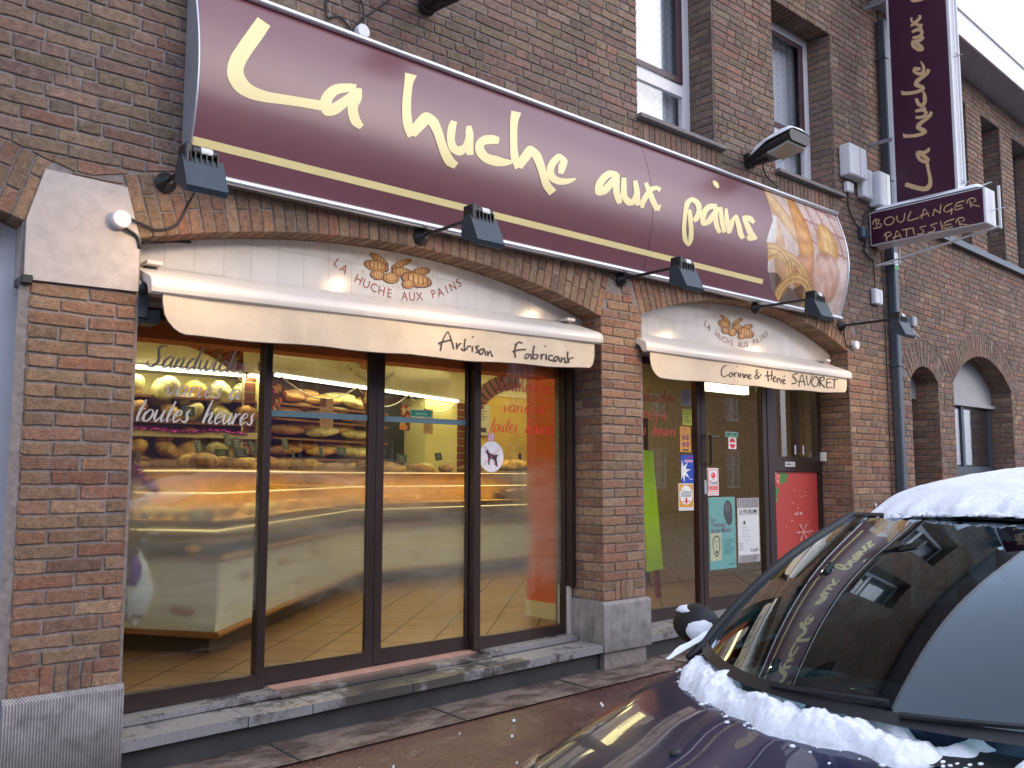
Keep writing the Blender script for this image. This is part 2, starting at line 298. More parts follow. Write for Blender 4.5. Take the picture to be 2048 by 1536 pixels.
T_AW1="3124,2197,3113,2198 3137,2252,3127,2255 3173,2313,3171,2321 3193,2270,3203,2274 3214,2214,3224,2218|3128,2236,3123,2228 3108,2237,3100,2243 3156,2255,3153,2263 3203,2267,3200,2275|3233,2257,3244,2259 3237,2217,3248,2219|3247,2227,3238,2231 3262,2245,3253,2251 3277,2255,3271,2262|3300,2289,3312,2289 3294,2252,3305,2253 3297,2212,3308,2214|3270,2225,3278,2232 3288,2212,3290,2221 3321,2223,3314,2230 3332,2241,3326,2248 3353,2244,3352,2253|3358,2249,3369,2250 3358,2212,3369,2213|3357,2309,3368,2313 3361,2301,3372,2305|3412,2259,3415,2250 3385,2250,3396,2248 3397,2229,3407,2234 3403,2221,3413,2217 3386,2216,3390,2208|3450,2247,3454,2238 3417,2233,3426,2228 3412,2206,3423,2211 3441,2204,3433,2211 3453,2232,3457,2241 3460,2201,3472,2204|3474,2229,3486,2231 3479,2198,3491,2201|3489,2206,3480,2211 3504,2226,3504,2235 3508,2209,3518,2214 3520,2195,3530,2200|3717,2304,3729,2302 3698,2254,3710,2254 3705,2208,3717,2210|3709,2287,3703,2294 3740,2306,3738,2315 3771,2303,3774,2312|3687,2240,3684,2249 3740,2256,3738,2265 3799,2264,3798,2274|3822,2247,3825,2238 3792,2236,3801,2231 3786,2208,3797,2214 3815,2209,3807,2216 3832,2237,3836,2246 3840,2206,3853,2210|3867,2302,3880,2302 3853,2255,3866,2256 3857,2213,3868,2219 3896,2216,3888,2223 3906,2244,3895,2238 3872,2247,3870,2238|3925,2251,3938,2254 3930,2214,3943,2216|3942,2224,3930,2226 3951,2243,3941,2248 3967,2252,3960,2259|3973,2256,3986,2258 3975,2216,3989,2218|3965,2309,3977,2314 3968,2302,3981,2306|4041,2257,4043,2248 4006,2250,4015,2244 4000,2219,4011,2225 4037,2213,4041,2223|4085,2255,4088,2246 4051,2243,4061,2238 4046,2211,4058,2217 4077,2216,4068,2223 4092,2241,4096,2251 4100,2212,4113,2216|4116,2246,4130,2247 4116,2212,4129,2213|4129,2223,4120,2229 4145,2241,4152,2250 4157,2210,4170,2215|4178,2292,4192,2293 4175,2251,4189,2253 4191,2215,4204,2219|4149,2212,4151,2222 4181,2213,4174,2221 4205,2240,4196,2247 4240,2252,4236,2261"
T_AW2="6015,2354,6020,2346 5961,2335,5972,2331 5936,2278,5949,2280 5977,2251,5979,2259 6042,2274,6037,2281|6069,2301,6080,2297 6042,2278,6055,2278 6065,2257,6066,2266 6100,2281,6086,2281 6080,2302,6068,2297|6107,2300,6121,2302 6111,2263,6126,2265|6123,2279,6112,2284 6154,2303,6143,2307|6164,2302,6178,2304 6167,2267,6181,2269|6149,2358,6162,2363 6155,2352,6168,2356|6191,2302,6205,2303 6194,2265,6208,2267|6208,2278,6198,2283 6227,2297,6235,2304 6239,2264,6253,2267|6254,2300,6268,2301 6255,2265,6270,2266|6272,2279,6261,2283 6287,2296,6296,2304 6300,2264,6314,2268|6324,2279,6319,2286 6359,2291,6346,2293 6336,2306,6339,2298 6310,2285,6324,2285 6324,2261,6333,2269 6363,2266,6362,2274|6467,2352,6468,2344 6424,2345,6436,2341 6435,2317,6444,2325 6480,2323,6479,2331|6442,2321,6453,2317 6405,2292,6419,2291 6424,2268,6429,2276 6474,2284,6465,2290 6519,2315,6508,2320|6433,2305,6446,2310 6467,2273,6480,2278|6593,2354,6608,2356 6606,2263,6621,2265|6663,2362,6678,2363 6649,2276,6664,2276|6564,2303,6565,2312 6623,2306,6622,2315 6687,2320,6683,2328|6698,2286,6691,2293 6731,2300,6716,2302 6708,2318,6711,2310 6679,2294,6694,2294 6693,2263,6704,2270 6730,2269,6726,2278|6737,2300,6752,2302 6741,2259,6757,2261|6758,2282,6746,2287 6786,2303,6774,2308|6778,2299,6794,2303 6801,2256,6803,2265 6830,2300,6815,2302|6838,2273,6831,2280 6873,2287,6858,2289 6849,2302,6856,2295 6824,2276,6839,2276 6838,2253,6846,2261 6877,2261,6872,2269|6849,2315,6839,2320 6872,2328,6861,2333|7065,2367,7066,2358 7005,2359,7014,2352 6987,2330,7002,2335 7037,2303,7053,2308 7027,2279,7038,2273 6977,2275,6977,2266|7089,2248,7073,2249 7142,2356,7140,2365 7184,2264,7200,2268|7072,2288,7071,2297 7185,2300,7185,2309|7209,2355,7225,2358 7246,2267,7246,2276 7323,2365,7307,2367|7343,2356,7358,2352 7290,2304,7307,2305 7328,2263,7337,2272 7404,2279,7390,2284 7431,2334,7414,2332 7389,2362,7378,2353 7350,2359,7351,2349|7440,2362,7457,2363 7428,2272,7446,2273|7436,2351,7434,2360 7500,2360,7509,2369 7501,2343,7516,2339 7438,2313,7456,2316 7519,2265,7533,2272|7630,2364,7632,2355 7552,2349,7568,2346 7553,2268,7568,2274 7646,2278,7644,2287|7559,2310,7557,2319 7622,2319,7620,2329|7642,2350,7643,2359 7766,2358,7767,2367|7687,2357,7705,2358 7671,2268,7689,2269"
T_BOX="64,4015,52,4020 72,4048,62,4058 102,4058,101,4070 125,4047,136,4046 103,4017,114,4019 143,4002,152,4007 132,3983,138,3972 59,3982,61,3970|88,4059,99,4058 91,3990,103,3989|248,4066,252,4055 194,4055,202,4045 174,4013,186,4013 209,3975,210,3987 265,3983,258,3993 288,4027,277,4027 253,4064,246,4057|304,4057,316,4056 309,4008,320,4011 341,3975,341,3986 383,3992,373,3999 397,4063,386,4067|448,4071,459,4064 415,3999,426,3995 436,3972,435,3983 531,3979,528,3991|558,3965,548,3970 587,4054,584,4066 626,3973,635,3977|539,3992,535,4004 626,4006,623,4018|670,3970,660,3975 689,4035,679,4040|680,4034,687,4041 730,3980,737,3987|739,3982,728,3985 751,4065,741,4068|851,4061,855,4050 789,4045,795,4035 767,4002,777,4003 807,3976,805,3987 855,4000,849,4011|845,4007,855,4002 832,3948,842,3944|966,4060,969,4049 891,4049,898,4039 874,3982,881,3990 953,3984,951,3995|891,4008,889,4020 943,4010,942,4021|1007,4044,1017,4044 1017,3974,1027,3974|988,4017,979,4023 1003,4049,996,4059 1044,4055,1045,4066 1062,4034,1072,4028 1018,4005,1027,4009 1097,3963,1100,3972|184,3895,195,3895 191,3818,203,3817|174,3868,164,3876 195,3895,188,3906 227,3898,230,3909 242,3882,252,3874 193,3859,200,3848|273,3805,262,3811 306,3893,303,3905 344,3813,354,3817|259,3832,255,3844 344,3845,341,3857|358,3892,356,3904 456,3891,454,3903|396,3897,407,3895 393,3821,404,3819|460,3900,471,3901 472,3825,483,3825|595,3894,598,3882 531,3889,540,3882 563,3843,573,3845 554,3826,559,3815 505,3829,506,3817|703,3899,706,3887 634,3888,644,3881 673,3847,683,3849 661,3825,666,3814 609,3824,611,3813|730,3905,740,3905 743,3815,754,3815|861,3906,865,3894 774,3887,781,3878 768,3822,773,3831 849,3823,847,3835|777,3848,775,3859 835,3851,833,3862|895,3883,905,3884 913,3813,923,3815|880,3854,871,3861 897,3887,891,3897 939,3890,941,3901 951,3871,960,3864 907,3842,915,3848 990,3805,993,3815"
# ------------------------------------------------------------------ ground
def tl(x): return .017 * (x - 1.4)        # the street climbs gently to the right
def sheet(name, pts, mat, div=(1, 1)):
    mb = MB(); mb.poly(pts); return struct(mb.build(name, mat))
def pave_mat():
    m, t, b = nodes("red_pavement"); n = noise_tex(t, 2.2, 7, .7); n2 = noise_tex(t, 60, 5, .8); n3 = noise_tex(t, 9, 7, .75); n4 = noise_tex(t, 150, 3, .6)
    c = ramp(t, n2.outputs[0], [(.3, (.040, .018, .016)), (.7, (.115, .050, .042))])
    o = mixc(t, 'MIX', ramp(t, n3.outputs[0], [(.56, 0.0), (.74, .7)]).outputs[0], c.outputs[0], (.22, .17, .16))
    o = mixc(t, 'MULTIPLY', 1.0, o, ramp(t, n.outputs[0], [(.3, .75), (.7, 1.15)]).outputs[0])
    o = mixc(t, 'MIX', ramp(t, n4.outputs[0], [(.60, 0.0), (.68, .7)]).outputs[0], o, (.36, .3, .28))
    t.links.new(o, b.inputs['Base Color']); t.links.new(ramp(t, n.outputs[0], [(.40, .14), (.62, .6)]).outputs[0], b.inputs['Roughness']); bump(t, b, n2.outputs[0], .6, .004); return m
def strip_mat():
    m, t, b = nodes("worn_concrete_strip"); n = noise_tex(t, 3.5, 8, .75, stretch=(1, 2.2, 1)); n2 = noise_tex(t, 40, 6, .8)
    o = ramp(t, n.outputs[0], [(.42, (.060, .038, .034)), (.58, (.21, .165, .145))]).outputs[0]
    o = mixc(t, 'MULTIPLY', 1.0, o, ramp(t, n2.outputs[0], [(.3, .6), (.7, 1.15)]).outputs[0])
    t.links.new(o, b.inputs['Base Color']); b.inputs['Roughness'].default_value = .7; bump(t, b, n2.outputs[0], .6, .004); return m
M['pave'] = pave_mat(); M['strip'] = strip_mat()
M['road'] = pm("wet_asphalt", (.055, .055, .06), .35, var=.3, scale=35, bmp=.004)
M['kerb'] = pm("kerb_stone", (.25, .24, .25), .8, var=.2, scale=20, bmp=.003)
def zz(x, y, b): return b + tl(x)
sheet("ground", [(-60, -40, -1.2), (120, -40, .6), (120, 40, .6), (-60, 40, -1.2)], M['road'])
sheet("street", [(-20, -13.5, -.095 + tl(-20)), (40, -13.5, -.095 + tl(40)), (40, -2.22, -.095 + tl(40)), (-20, -2.22, -.095 + tl(-20))], M['road'])
sheet("pavement", [(-20, -2.1, .015 + tl(-20)), (40, -2.1, .015 + tl(40)), (40, .4, .055 + tl(40)), (-20, .4, .055 + tl(-20))], M['pave'])
sheet("pavement_edge_strip", [(-20, -.30, .0535 + tl(-20)), (40, -.30, .0535 + tl(40)), (40, .4, .062 + tl(40)), (-20, .4, .062 + tl(-20))], M['strip'])
mb = MB(); mb.prism([(-20, -2.22, -.2 + tl(-20)), (-20, -2.22, .0 + tl(-20)), (-20, -2.20, .02 + tl(-20)), (-20, -2.1, .02 + tl(-20)), (-20, -2.1, -.2 + tl(-20))], (60, 0, 1.02)); struct(mb.build("kerb", M['kerb']))
sheet("far_pavement", [(-20, -16.5, .0 + tl(-20)), (40, -16.5, .0 + tl(40)), (40, -13.5, .0 + tl(40)), (-20, -13.5, .0 + tl(-20))], M['pave'])
jn = MB()
for i in range(24):
    x = -6 + i * 1.02; jn.prism([(x, -.298, .056 + tl(x)), (x + .012, -.298, .056 + tl(x)), (x + .012, .04, .061 + tl(x)), (x, .04, .061 + tl(x))], (0, 0, .0015))
struct(jn.build("pavement_joint", M['riser_dark'] if 'riser_dark' in M else M['road']))
# trodden snow remnants on the pavement
mb = MB(); r2 = random.Random(4)
for cx, cy, s_ in [(1.93, -.42, .055), (2.02, -.40, .03), (1.72, -.62, .022)] + [(r2.uniform(1.5, 4.2), r2.uniform(-1.6, -.35), r2.uniform(.003, .010)) for _ in range(26)]:
    pts = []
    for k in range(12):
        a = 2 * math.pi * k / 12; q = s_ * (.6 + .6 * r2.random()); pts.append((cx + q * math.cos(a), cy + q * math.sin(a) * .6))
    n0 = len(mb.v); z0 = .058 + tl(cx) + cy * .016
    mb.mesh([(x, y, z0 - .004) for x, y in pts] + [((x * .8 + cx * .2), (y * .8 + cy * .2), z0 + .008) for x, y in pts], [(i, (i + 1) % 12, 12 + (i + 1) % 12, 12 + i) for i in range(12)] + [tuple(range(12, 24))])
o = mb.build("snow_remnant", M['snow']); o['kind'] = 'stuff'; tag(o, "small trodden lumps of snow on the red pavement before the shop step", "snow"); o['kind'] = 'stuff'
# ------------------------------------------------------------------ brickwork
def _pull(P, m, k, g=1.0): return [tuple((c * (1 - k) + q * k) * g for c, q in zip(p, m)) for p in P]
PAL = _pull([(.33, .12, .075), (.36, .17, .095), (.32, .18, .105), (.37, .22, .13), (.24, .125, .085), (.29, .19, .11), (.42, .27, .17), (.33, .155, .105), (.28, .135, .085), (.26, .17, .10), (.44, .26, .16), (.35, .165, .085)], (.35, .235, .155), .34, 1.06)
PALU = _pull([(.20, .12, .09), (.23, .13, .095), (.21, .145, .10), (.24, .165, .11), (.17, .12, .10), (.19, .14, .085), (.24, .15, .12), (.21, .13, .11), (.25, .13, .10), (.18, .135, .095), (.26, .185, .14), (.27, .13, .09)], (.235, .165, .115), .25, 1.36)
def brick_col(upper=False):  # PAL has the floodlights' warmth in its colours, PALU the cooler skylit tone
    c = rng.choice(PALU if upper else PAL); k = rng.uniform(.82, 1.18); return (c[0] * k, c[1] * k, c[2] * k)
def clip_half(poly, q, n):            # keep (p-q).n >= 0
    out = []
    for i in range(len(poly)):
        a, b = poly[i], poly[(i + 1) % len(poly)]; da = (a[0] - q[0]) * n[0] + (a[1] - q[1]) * n[1]; db = (b[0] - q[0]) * n[0] + (b[1] - q[1]) * n[1]
        if da >= 0: out.append(a)
        if (da >= 0) != (db >= 0):
            t = da / (da - db); out.append((a[0] + (b[0] - a[0]) * t, a[1] + (b[1] - a[1]) * t))
    return out
def area(p): return abs(sum(p[i][0] * p[(i + 1) % len(p)][1] - p[(i + 1) % len(p)][0] * p[i][1] for i in range(len(p)))) / 2
def brick(mb, poly, fr, col, jit=.0034, skirt=.011):   # fr(u, v, out) -> 3D
    if len(poly) < 3 or area(poly) < .0002: return
    cx = sum(p[0] for p in poly) / len(poly); cy = sum(p[1] for p in poly) / len(poly); j = rng.uniform(-.0018, .0018)
    if len(poly) == 4:
        q = []
        for i in range(4):
            a_, b_ = poly[i], poly[(i + 1) % 4]; q.append(a_); l_ = abs(a_[0] - b_[0]) + abs(a_[1] - b_[1]); k_ = 3 if l_ > .17 else (2 if l_ > .09 else 1)
            for t_ in range(1, k_): q.append((a_[0] + (b_[0] - a_[0]) * t_ / k_, a_[1] + (b_[1] - a_[1]) * t_ / k_))
        poly = q
    P = [(p[0] + rng.uniform(-jit, jit), p[1] + rng.uniform(-jit, jit)) for p in poly]
    def ins(p, d): return (p[0] + (d if p[0] < cx - d else (-d if p[0] > cx + d else 0)), p[1] + (d if p[1] < cy - d else (-d if p[1] > cy + d else 0)))
    L = len(P); a = [fr(p[0], p[1], -skirt) for p in P]; b = [fr(*ins(p, .0018), j - .0025) for p in P]; c = [fr(*ins(p, .0055), j) for p in P]
    mb.mesh(a + b + c, [tuple(2 * L + i for i in range(L))] + [(i, (i + 1) % L, L + (i + 1) % L, L + i) for i in range(L)] + [(L + i, L + (i + 1) % L, 2 * L + (i + 1) % L, 2 * L + i) for i in range(L)], col)
CO = .0655; JT = .0095
def rowfill(mb, u0, u1, v0, v1, fr, clip=None, pattern=None, upper=False, SL=.236, HL=.118):
    u = u0 - (0 if pattern is not None else rng.uniform(0, .12)); k = 0; runs = 0
    while u < u1 - .004:
        if pattern is not None: ln = pattern[k % len(pattern)]
        else:
            if runs >= 2 and rng.random() < .7: ln = HL; runs = 0
            elif rng.random() < .36: ln = HL
            else: ln = SL; runs += 1
        k += 1; a = max(u, u0); b = min(u + ln, u1)
        if u1 - b < .05: b = u1
        poly = [(a + JT / 2 if a > u0 else a, v0 + JT / 2), (b - (JT / 2 if b < u1 else 0), v0 + JT / 2), (b - (JT / 2 if b < u1 else 0), v1 - JT / 2), (a + JT / 2 if a > u0 else a, v1 - JT / 2)]
        if b - a > .02:
            if clip: poly = clip(poly)
            if poly: brick(mb, poly, fr, brick_col(upper(.5 * (v0 + v1)) if callable(upper) else upper))
        u = b if b >= u1 else u + ln
def panel(mb, u0, u1, v0, v1, fr, **kw):
    n = max(1, round((v1 - v0) / CO)); h = (v1 - v0) / n; pt = kw.pop('patterns', None)
    for i in range(n): rowfill(mb, u0, u1, v0 + i * h, v0 + (i + 1) * h, fr, pattern=(pt[i % len(pt)] if pt else None), **kw)
def FR(y=0.0): return lambda u, v, o: (u, y - o, v)                 # faces the street
def FL(x): return lambda u, v, o: (x - o, u, v)                      # faces -X ; u = y
def FRt(x): return lambda u, v, o: (x + o, u, v)                     # faces +X
class Arch:
    def __init__(s, x0, x1, zs, rise, ring=.31):
        s.x0, s.x1, s.zs = x0, x1, zs; c = x1 - x0; s.R = (c * c / 4 + rise * rise) / (2 * rise); s.cx = (x0 + x1) / 2; s.cz = zs + rise - s.R; s.ring = ring; s.th = math.asin(c / 2 / s.R)
    def zin(s, x, extra=0.0):
        d = (s.R + extra) ** 2 - (x - s.cx) ** 2; return s.cz + math.sqrt(d) if d > 0 else s.zs
    def clip(s, poly):
        px = sum(p[0] for p in poly) / len(poly); pz = sum(p[1] for p in poly) / len(poly)
        if pz < s.zs - .05 or pz > s.cz + s.R + s.ring + .2: return poly
        a = math.atan2(px - s.cx, pz - s.cz); r = math.hypot(px - s.cx, pz - s.cz)
        if abs(a) > s.th + .12: return poly
        if abs(a) > s.th - .004 and r < s.R + s.ring * .75:                                       # beside the skewback
            sg = 1 if a > 0 else -1; th = s.th * sg; q = (s.cx + s.R * math.sin(th), s.cz + s.R * math.cos(th)); n = (math.cos(th) * sg, -math.sin(th) * sg)
            q = (q[0] + n[0] * .008, q[1] + n[1] * .008)
            if r < s.R + s.ring: return clip_half(poly, q, n)
        if abs(a) > s.th + .02: return poly
        a = max(-s.th, min(s.th, a)); n = (math.sin(a), math.cos(a)); return clip_half(poly, (s.cx + n[0] * (s.R + s.ring + .009), s.cz + n[1] * (s.R + s.ring + .009)), n)
    def voussoirs(s, mb, y=0.0, depth=.2, slope=0.0, upper=False, step=.066):
        L = s.R * 2 * s.th; n = round(L / step); f = lambda r, a, yy: (s.cx + r * math.sin(a), yy + slope * (s.cx + r * math.sin(a) - 9.05), s.cz + r * math.cos(a))
        for i in range(n):
            a0 = -s.th + 2 * s.th * i / n + .005 / s.R; a1 = -s.th + 2 * s.th * (i + 1) / n - .005 / s.R
            sp = s.ring * (.66 if i % 2 else .36) + rng.uniform(-.008, .008)
            for r0, r1 in ((0, sp), (sp + .009, s.ring)):
                j = rng.uniform(-.0018, .0018) - .0; col = brick_col(upper); R0, R1 = s.R + r0, s.R + r1; e = .004
                P = lambda yy, k: [f(R0 + k, a0 + k / s.R, yy), f(R0 + k, a1 - k / s.R, yy), f(R1 - k, a1 - k / s.R, yy), f(R1 - k, a0 + k / s.R, yy)]
                c = P(y + j, e); b = P(y + .003 + j, 0)
                if r0 == 0:
                    ym = y + depth * .5; d1 = P(ym - .004, 0); mb.mesh(c + b + d1, [(0, 1, 2, 3)] + [(q, (q + 1) % 4, 4 + (q + 1) % 4, 4 + q) for q in range(4)] + [(4 + q, 4 + (q + 1) % 4, 8 + (q + 1) % 4, 8 + q) for q in range(4)], col)
                    col2 = brick_col(upper); g0 = P(ym + .004, 0); g1 = P(y + depth, 0); mb.mesh(g0 + g1, [(q, (q + 1) % 4, 4 + (q + 1) % 4, 4 + q) for q in range(4)], col2)
                else:
                    d1 = P(y + .02, 0); mb.mesh(c + b + d1, [(0, 1, 2, 3)] + [(q, (q + 1) % 4, 4 + (q + 1) % 4, 4 + q) for q in range(4)] + [(4 + q, 4 + (q + 1) % 4, 8 + (q + 1) % 4, 8 + q) for q in range(4)], col)
# ------------------------------------------------------------------ the bakery building
bld = thing("brick_building", "brown brick building with two arched shopfront openings and a long plum sign", "building")
A0 = Arch(-2.35, .893, 2.59, .25); A1 = Arch(1.388, 4.63, 2.60, .235); A2 = Arch(5.065, 8.125, 2.665, .28)
ARCH = (A0, A1, A2); XL, XR, ZT = -4.0, 9.02, 7.3
WIN = [(2.9 - 5.6, 2.9 - 4.5, 4.22, 5.9), (5.06, 6.05, 4.235, 5.9), (6.95, 8.0, 4.235, 5.9)]
KEY = [(.896, 2.325), (.892, 2.60), (.958, 2.845), (1.318, 2.838), (1.386, 2.60), (1.390, 2.335)]
def wclip(poly):
    for a in ARCH:
        if poly: poly = a.clip(poly)
        if not poly: return None
    px = sum(p[0] for p in poly) / len(poly); pz = sum(p[1] for p in poly) / len(poly)
    if 2.3 < pz < 2.9 and .86 < px < 1.42:
        if pz > 2.78: poly = clip_half(poly, (1.1, 2.852), (0, 1))
        else: return None
    return poly
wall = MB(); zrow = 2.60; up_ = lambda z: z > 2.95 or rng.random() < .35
k = 0
while zrow < ZT - .01:
    z1 = zrow + CO; zm = (zrow + z1) / 2
    iv = [(XL, XR)]
    for (a, b, c, d) in WIN:
        if c - .20 < zm < d:
            if True:
                iv2 = []
                for (p, q) in iv:
                    if a > p and b < q: iv2 += [(p, a), (b, q)]
                    else: iv2.append((p, q))
                iv = iv2
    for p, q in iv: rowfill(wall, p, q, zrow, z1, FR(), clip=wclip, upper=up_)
    zrow = z1; k += 1
S_, H_ = .2432, .1216
PPAT = [[H_, S_, H_], [S_, S_]]
panel(wall, .93, 1.388, .62, 2.325, FR(), patterns=PPAT)
rowfill(wall, .93, 1.05, .49, .555, FR(), pattern=[H_]); rowfill(wall, .93, 1.05, .555, .62, FR(), pattern=[H_]); rowfill(wall, 1.27, 1.388, .49, .555, FR(), pattern=[H_]); rowfill(wall, 1.27, 1.388, .555, .62, FR(), pattern=[H_])
rowfill(wall, 1.05, 1.27, .49, .62, FR(), pattern=[.056])
rowfill(wall, 1.25, 5.2, .46, .46, FR()) if False else None
panel(wall, 4.63, 5.062, .71, 2.60, FR(), patterns=[[S_, S_ * .8], [H_, S_, H_]])
rowfill(wall, 4.63, 4.75, .575, .6425, FR(), pattern=[H_]); rowfill(wall, 4.63, 4.75, .6425, .71, FR(), pattern=[H_]); rowfill(wall, 4.75, 4.95, .575, .71, FR(), pattern=[.056]); rowfill(wall, 4.95, 5.062, .575, .6425, FR(), pattern=[H_]); rowfill(wall, 4.95, 5.062, .6425, .71, FR(), pattern=[H_])
panel(wall, 8.128, XR, .15, 2.60, FR())
panel(wall, -3.9, -2.36, .5, 2.60, FR())
for x, z0 in ((1.388, .5), (5.062, .58)): panel(wall, .002, .5, z0, 2.66, FRt(x))
for x, z0 in ((4.63, .58), (8.128, .2), (.925, .5)): panel(wall, .002, .40, z0, 2.66 if x > 1 else 2.33, FL(x), patterns=[[.09, S_, .09], [.2, .2]])
for (a, b, c, d) in WIN:
    for fr_, dp in ((FL(b), .27), (FRt(a), .27)): panel(wall, .002, dp, c, d, fr_, patterns=[[.15, .12], [.03, .24]], upper=True)
    rowfill(wall, a, b, .002, .27, lambda u, v, o: (u, v, d + o * -1), pattern=[.066], upper=True)
    if a > 0: rowfill(wall, a, b + .08, c - .20, c - .036, FR(), pattern=[.066], upper=True)
w_ = wall.build("brickwork", M['brick'], bld, col=True)
mo = MB(); DX = .04; x = XL
while x < XR - 1e-6:
    x1 = min(x + DX, XR); xm = (x + x1) / 2; segs = []
    zb = -.2
    for a in ARCH:
        if a.x0 < xm < a.x1: zb = a.zin(xm, .006)
    def zl(xx):
        for a in ARCH:
            if a.x0 < xm < a.x1: return a.zin(min(max(xx, a.x0), a.x1), .006)
        return -.2
    cuts = [(c, d) for (a, b, c, d) in WIN if a - .001 < xm < b + .001]; top = ZT
    if cuts:
        c, d = cuts[0]; mo.poly([(x, .0085, zl(x)), (x1, .0085, zl(x1)), (x1, .0085, c), (x, .0085, c)]); mo.poly([(x, .0085, d), (x1, .0085, d), (x1, .0085, ZT), (x, .0085, ZT)])
    else: mo.poly([(x, .0085, zl(x)), (x1, .0085, zl(x1)), (x1, .0085, ZT), (x, .0085, ZT)])
    x = x1
for x_, s_, z0, z1 in ((1.388, -1, .1, 2.66), (5.062, -1, .1, 2.70), (4.63, 1, .1, 2.66), (8.128, 1, .1, 2.74), (.925, 1, .1, 2.66)):
    mo.poly([(x_ + s_ * .0085, .0085, z0), (x_ + s_ * .0085, .5, z0), (x_ + s_ * .0085, .5, z1), (x_ + s_ * .0085, .0085, z1)])
for (a, b, c, d) in WIN:
    for xx in (a - .0085, b + .0085): mo.poly([(xx, .0085, c), (xx, .35, c), (xx, .35, d), (xx, .0085, d)])
    mo.poly([(a, .0085, d + .0085), (b, .0085, d + .0085), (b, .35, d + .0085), (a, .35, d + .0085)])
for a in ARCH:
    for i in range(60):
        t0 = -a.th + 2 * a.th * i / 60; t1 = -a.th + 2 * a.th * (i + 1) / 60; r = a.R + .006
        mo.poly([(a.cx + r * math.sin(t0), .0085, a.cz + r * math.cos(t0)), (a.cx + r * math.sin(t1), .0085, a.cz + r * math.cos(t1)), (a.cx + r * math.sin(t1), .4, a.cz + r * math.cos(t1)), (a.cx + r * math.sin(t0), .4, a.cz + r * math.cos(t0))])
mo.build("mortar", M['mortar'], bld)
for a in ARCH:
    v = MB(); a.voussoirs(v, depth=.36, upper=False); v.build("brick_arch", M['brick'], bld, col=True)
# body of the building behind the skin (keeps daylight out, closes the sides)
bk = MB(); bk.box(XL, XR, .36, .42, 2.72, ZT); bk.box(XL, 1.38, .43, .5, -.2, 2.72)
def wallbox(mb, x0, x1, y0, y1, z0, z1): mb.box(x0, x1, y0, y1, z0, z1)
bk = MB()
for x0, x1, z0, z1 in ((XL, -2.7, 2.95, ZT), (-2.7, -1.6, 2.95, 4.22), (-2.7, -1.6, 5.9, ZT), (-1.6, 5.06, 2.95, ZT), (5.06, 6.05, 2.99, 4.22), (5.06, 6.05, 5.9, ZT), (6.05, 6.95, 2.99, ZT), (6.95, 8.0, 2.99, 4.22), (6.95, 8.0, 5.9, ZT), (8.0, XR, 2.95, ZT)): bk.box(x0, x1, .30 if x1 - x0 < 1.2 and z0 > 2.98 else .41, .5, z0, z1)
bk.box(XL, .9, 8.0, 8.1, -.2, ZT); bk.box(XL, XL + .1, .5, 8, -.2, ZT); bk.box(XR - .1, XR, .5, 8.0, -.2, ZT); bk.box(XL, XR, 8.1, 8.2, -.2, ZT)
bk.build("inner_wall", M['mortar'], bld)
kb = MB(); kb.prism([(p[0], -.012, p[1]) for p in KEY], (0, .40, 0)); kb.build("keystone_block", M['stone'], bld)
kb = MB(); kb.box(.885, .93, -.022, .14, 2.305, 2.345, .004); kb.build("metal_bracket", M['blackm'], bld)
for x0, x1, z0, z1, dp in ((.905, 1.405, -.1, .497, .42), (4.612, 5.105, .235, .575, .40), (-3.95, -2.33, -.1, .5, .4)):
    pb = MB(); pb.prism([(x0, -.022, z0), (x0, -.022, z1 - .022), (x0, -.004, z1), (x0, dp, z1), (x0, dp, z0)], (x1 - x0, 0, 0)); pb.build("plinth_stone", M['plinth'], bld)
pb = MB(); pb.box(4.585, 4.612, .30, .42, .30, .66, .002); pb.build("corner_stone", M['stone'], bld)
# tiled lunettes above the awnings
for a, z0 in ((A1, 2.36), (A2, 2.45)):
    t_ = MB(); n = 48
    for i in range(n):
        xa = a.x0 + (a.x1 - a.x0) * i / n; xb = a.x0 + (a.x1 - a.x0) * (i + 1) / n
        t_.poly([(xa, .2, z0), (xb, .2, z0), (xb, .2, a.zin(xb, .004)), (xa, .2, a.zin(xa, .004))])
    t_.box(a.x0, a.x1, .201, .36, z0 - .03, z0 - .002)
    t_.build("tiled_lunette", M['tile'], bld)
# white garage front in the left arch
gw = MB(); gw.box(-2.36, .925, .19, .24, 0, 2.86); g_ = gw.build("white_shutter", pm("pale_blue_white_paint", (.60, .63, .70), .5, var=.04), bld)
gr = MB(); gr.box(.66, .80, .17, .19, 2.43, 2.60, .006); 
for i in range(3): gr.box(.70, .815, .160, .175, 2.45 + i * .05, 2.475 + i * .05)
gr.build("vent_grille", M['blackm'], bld)
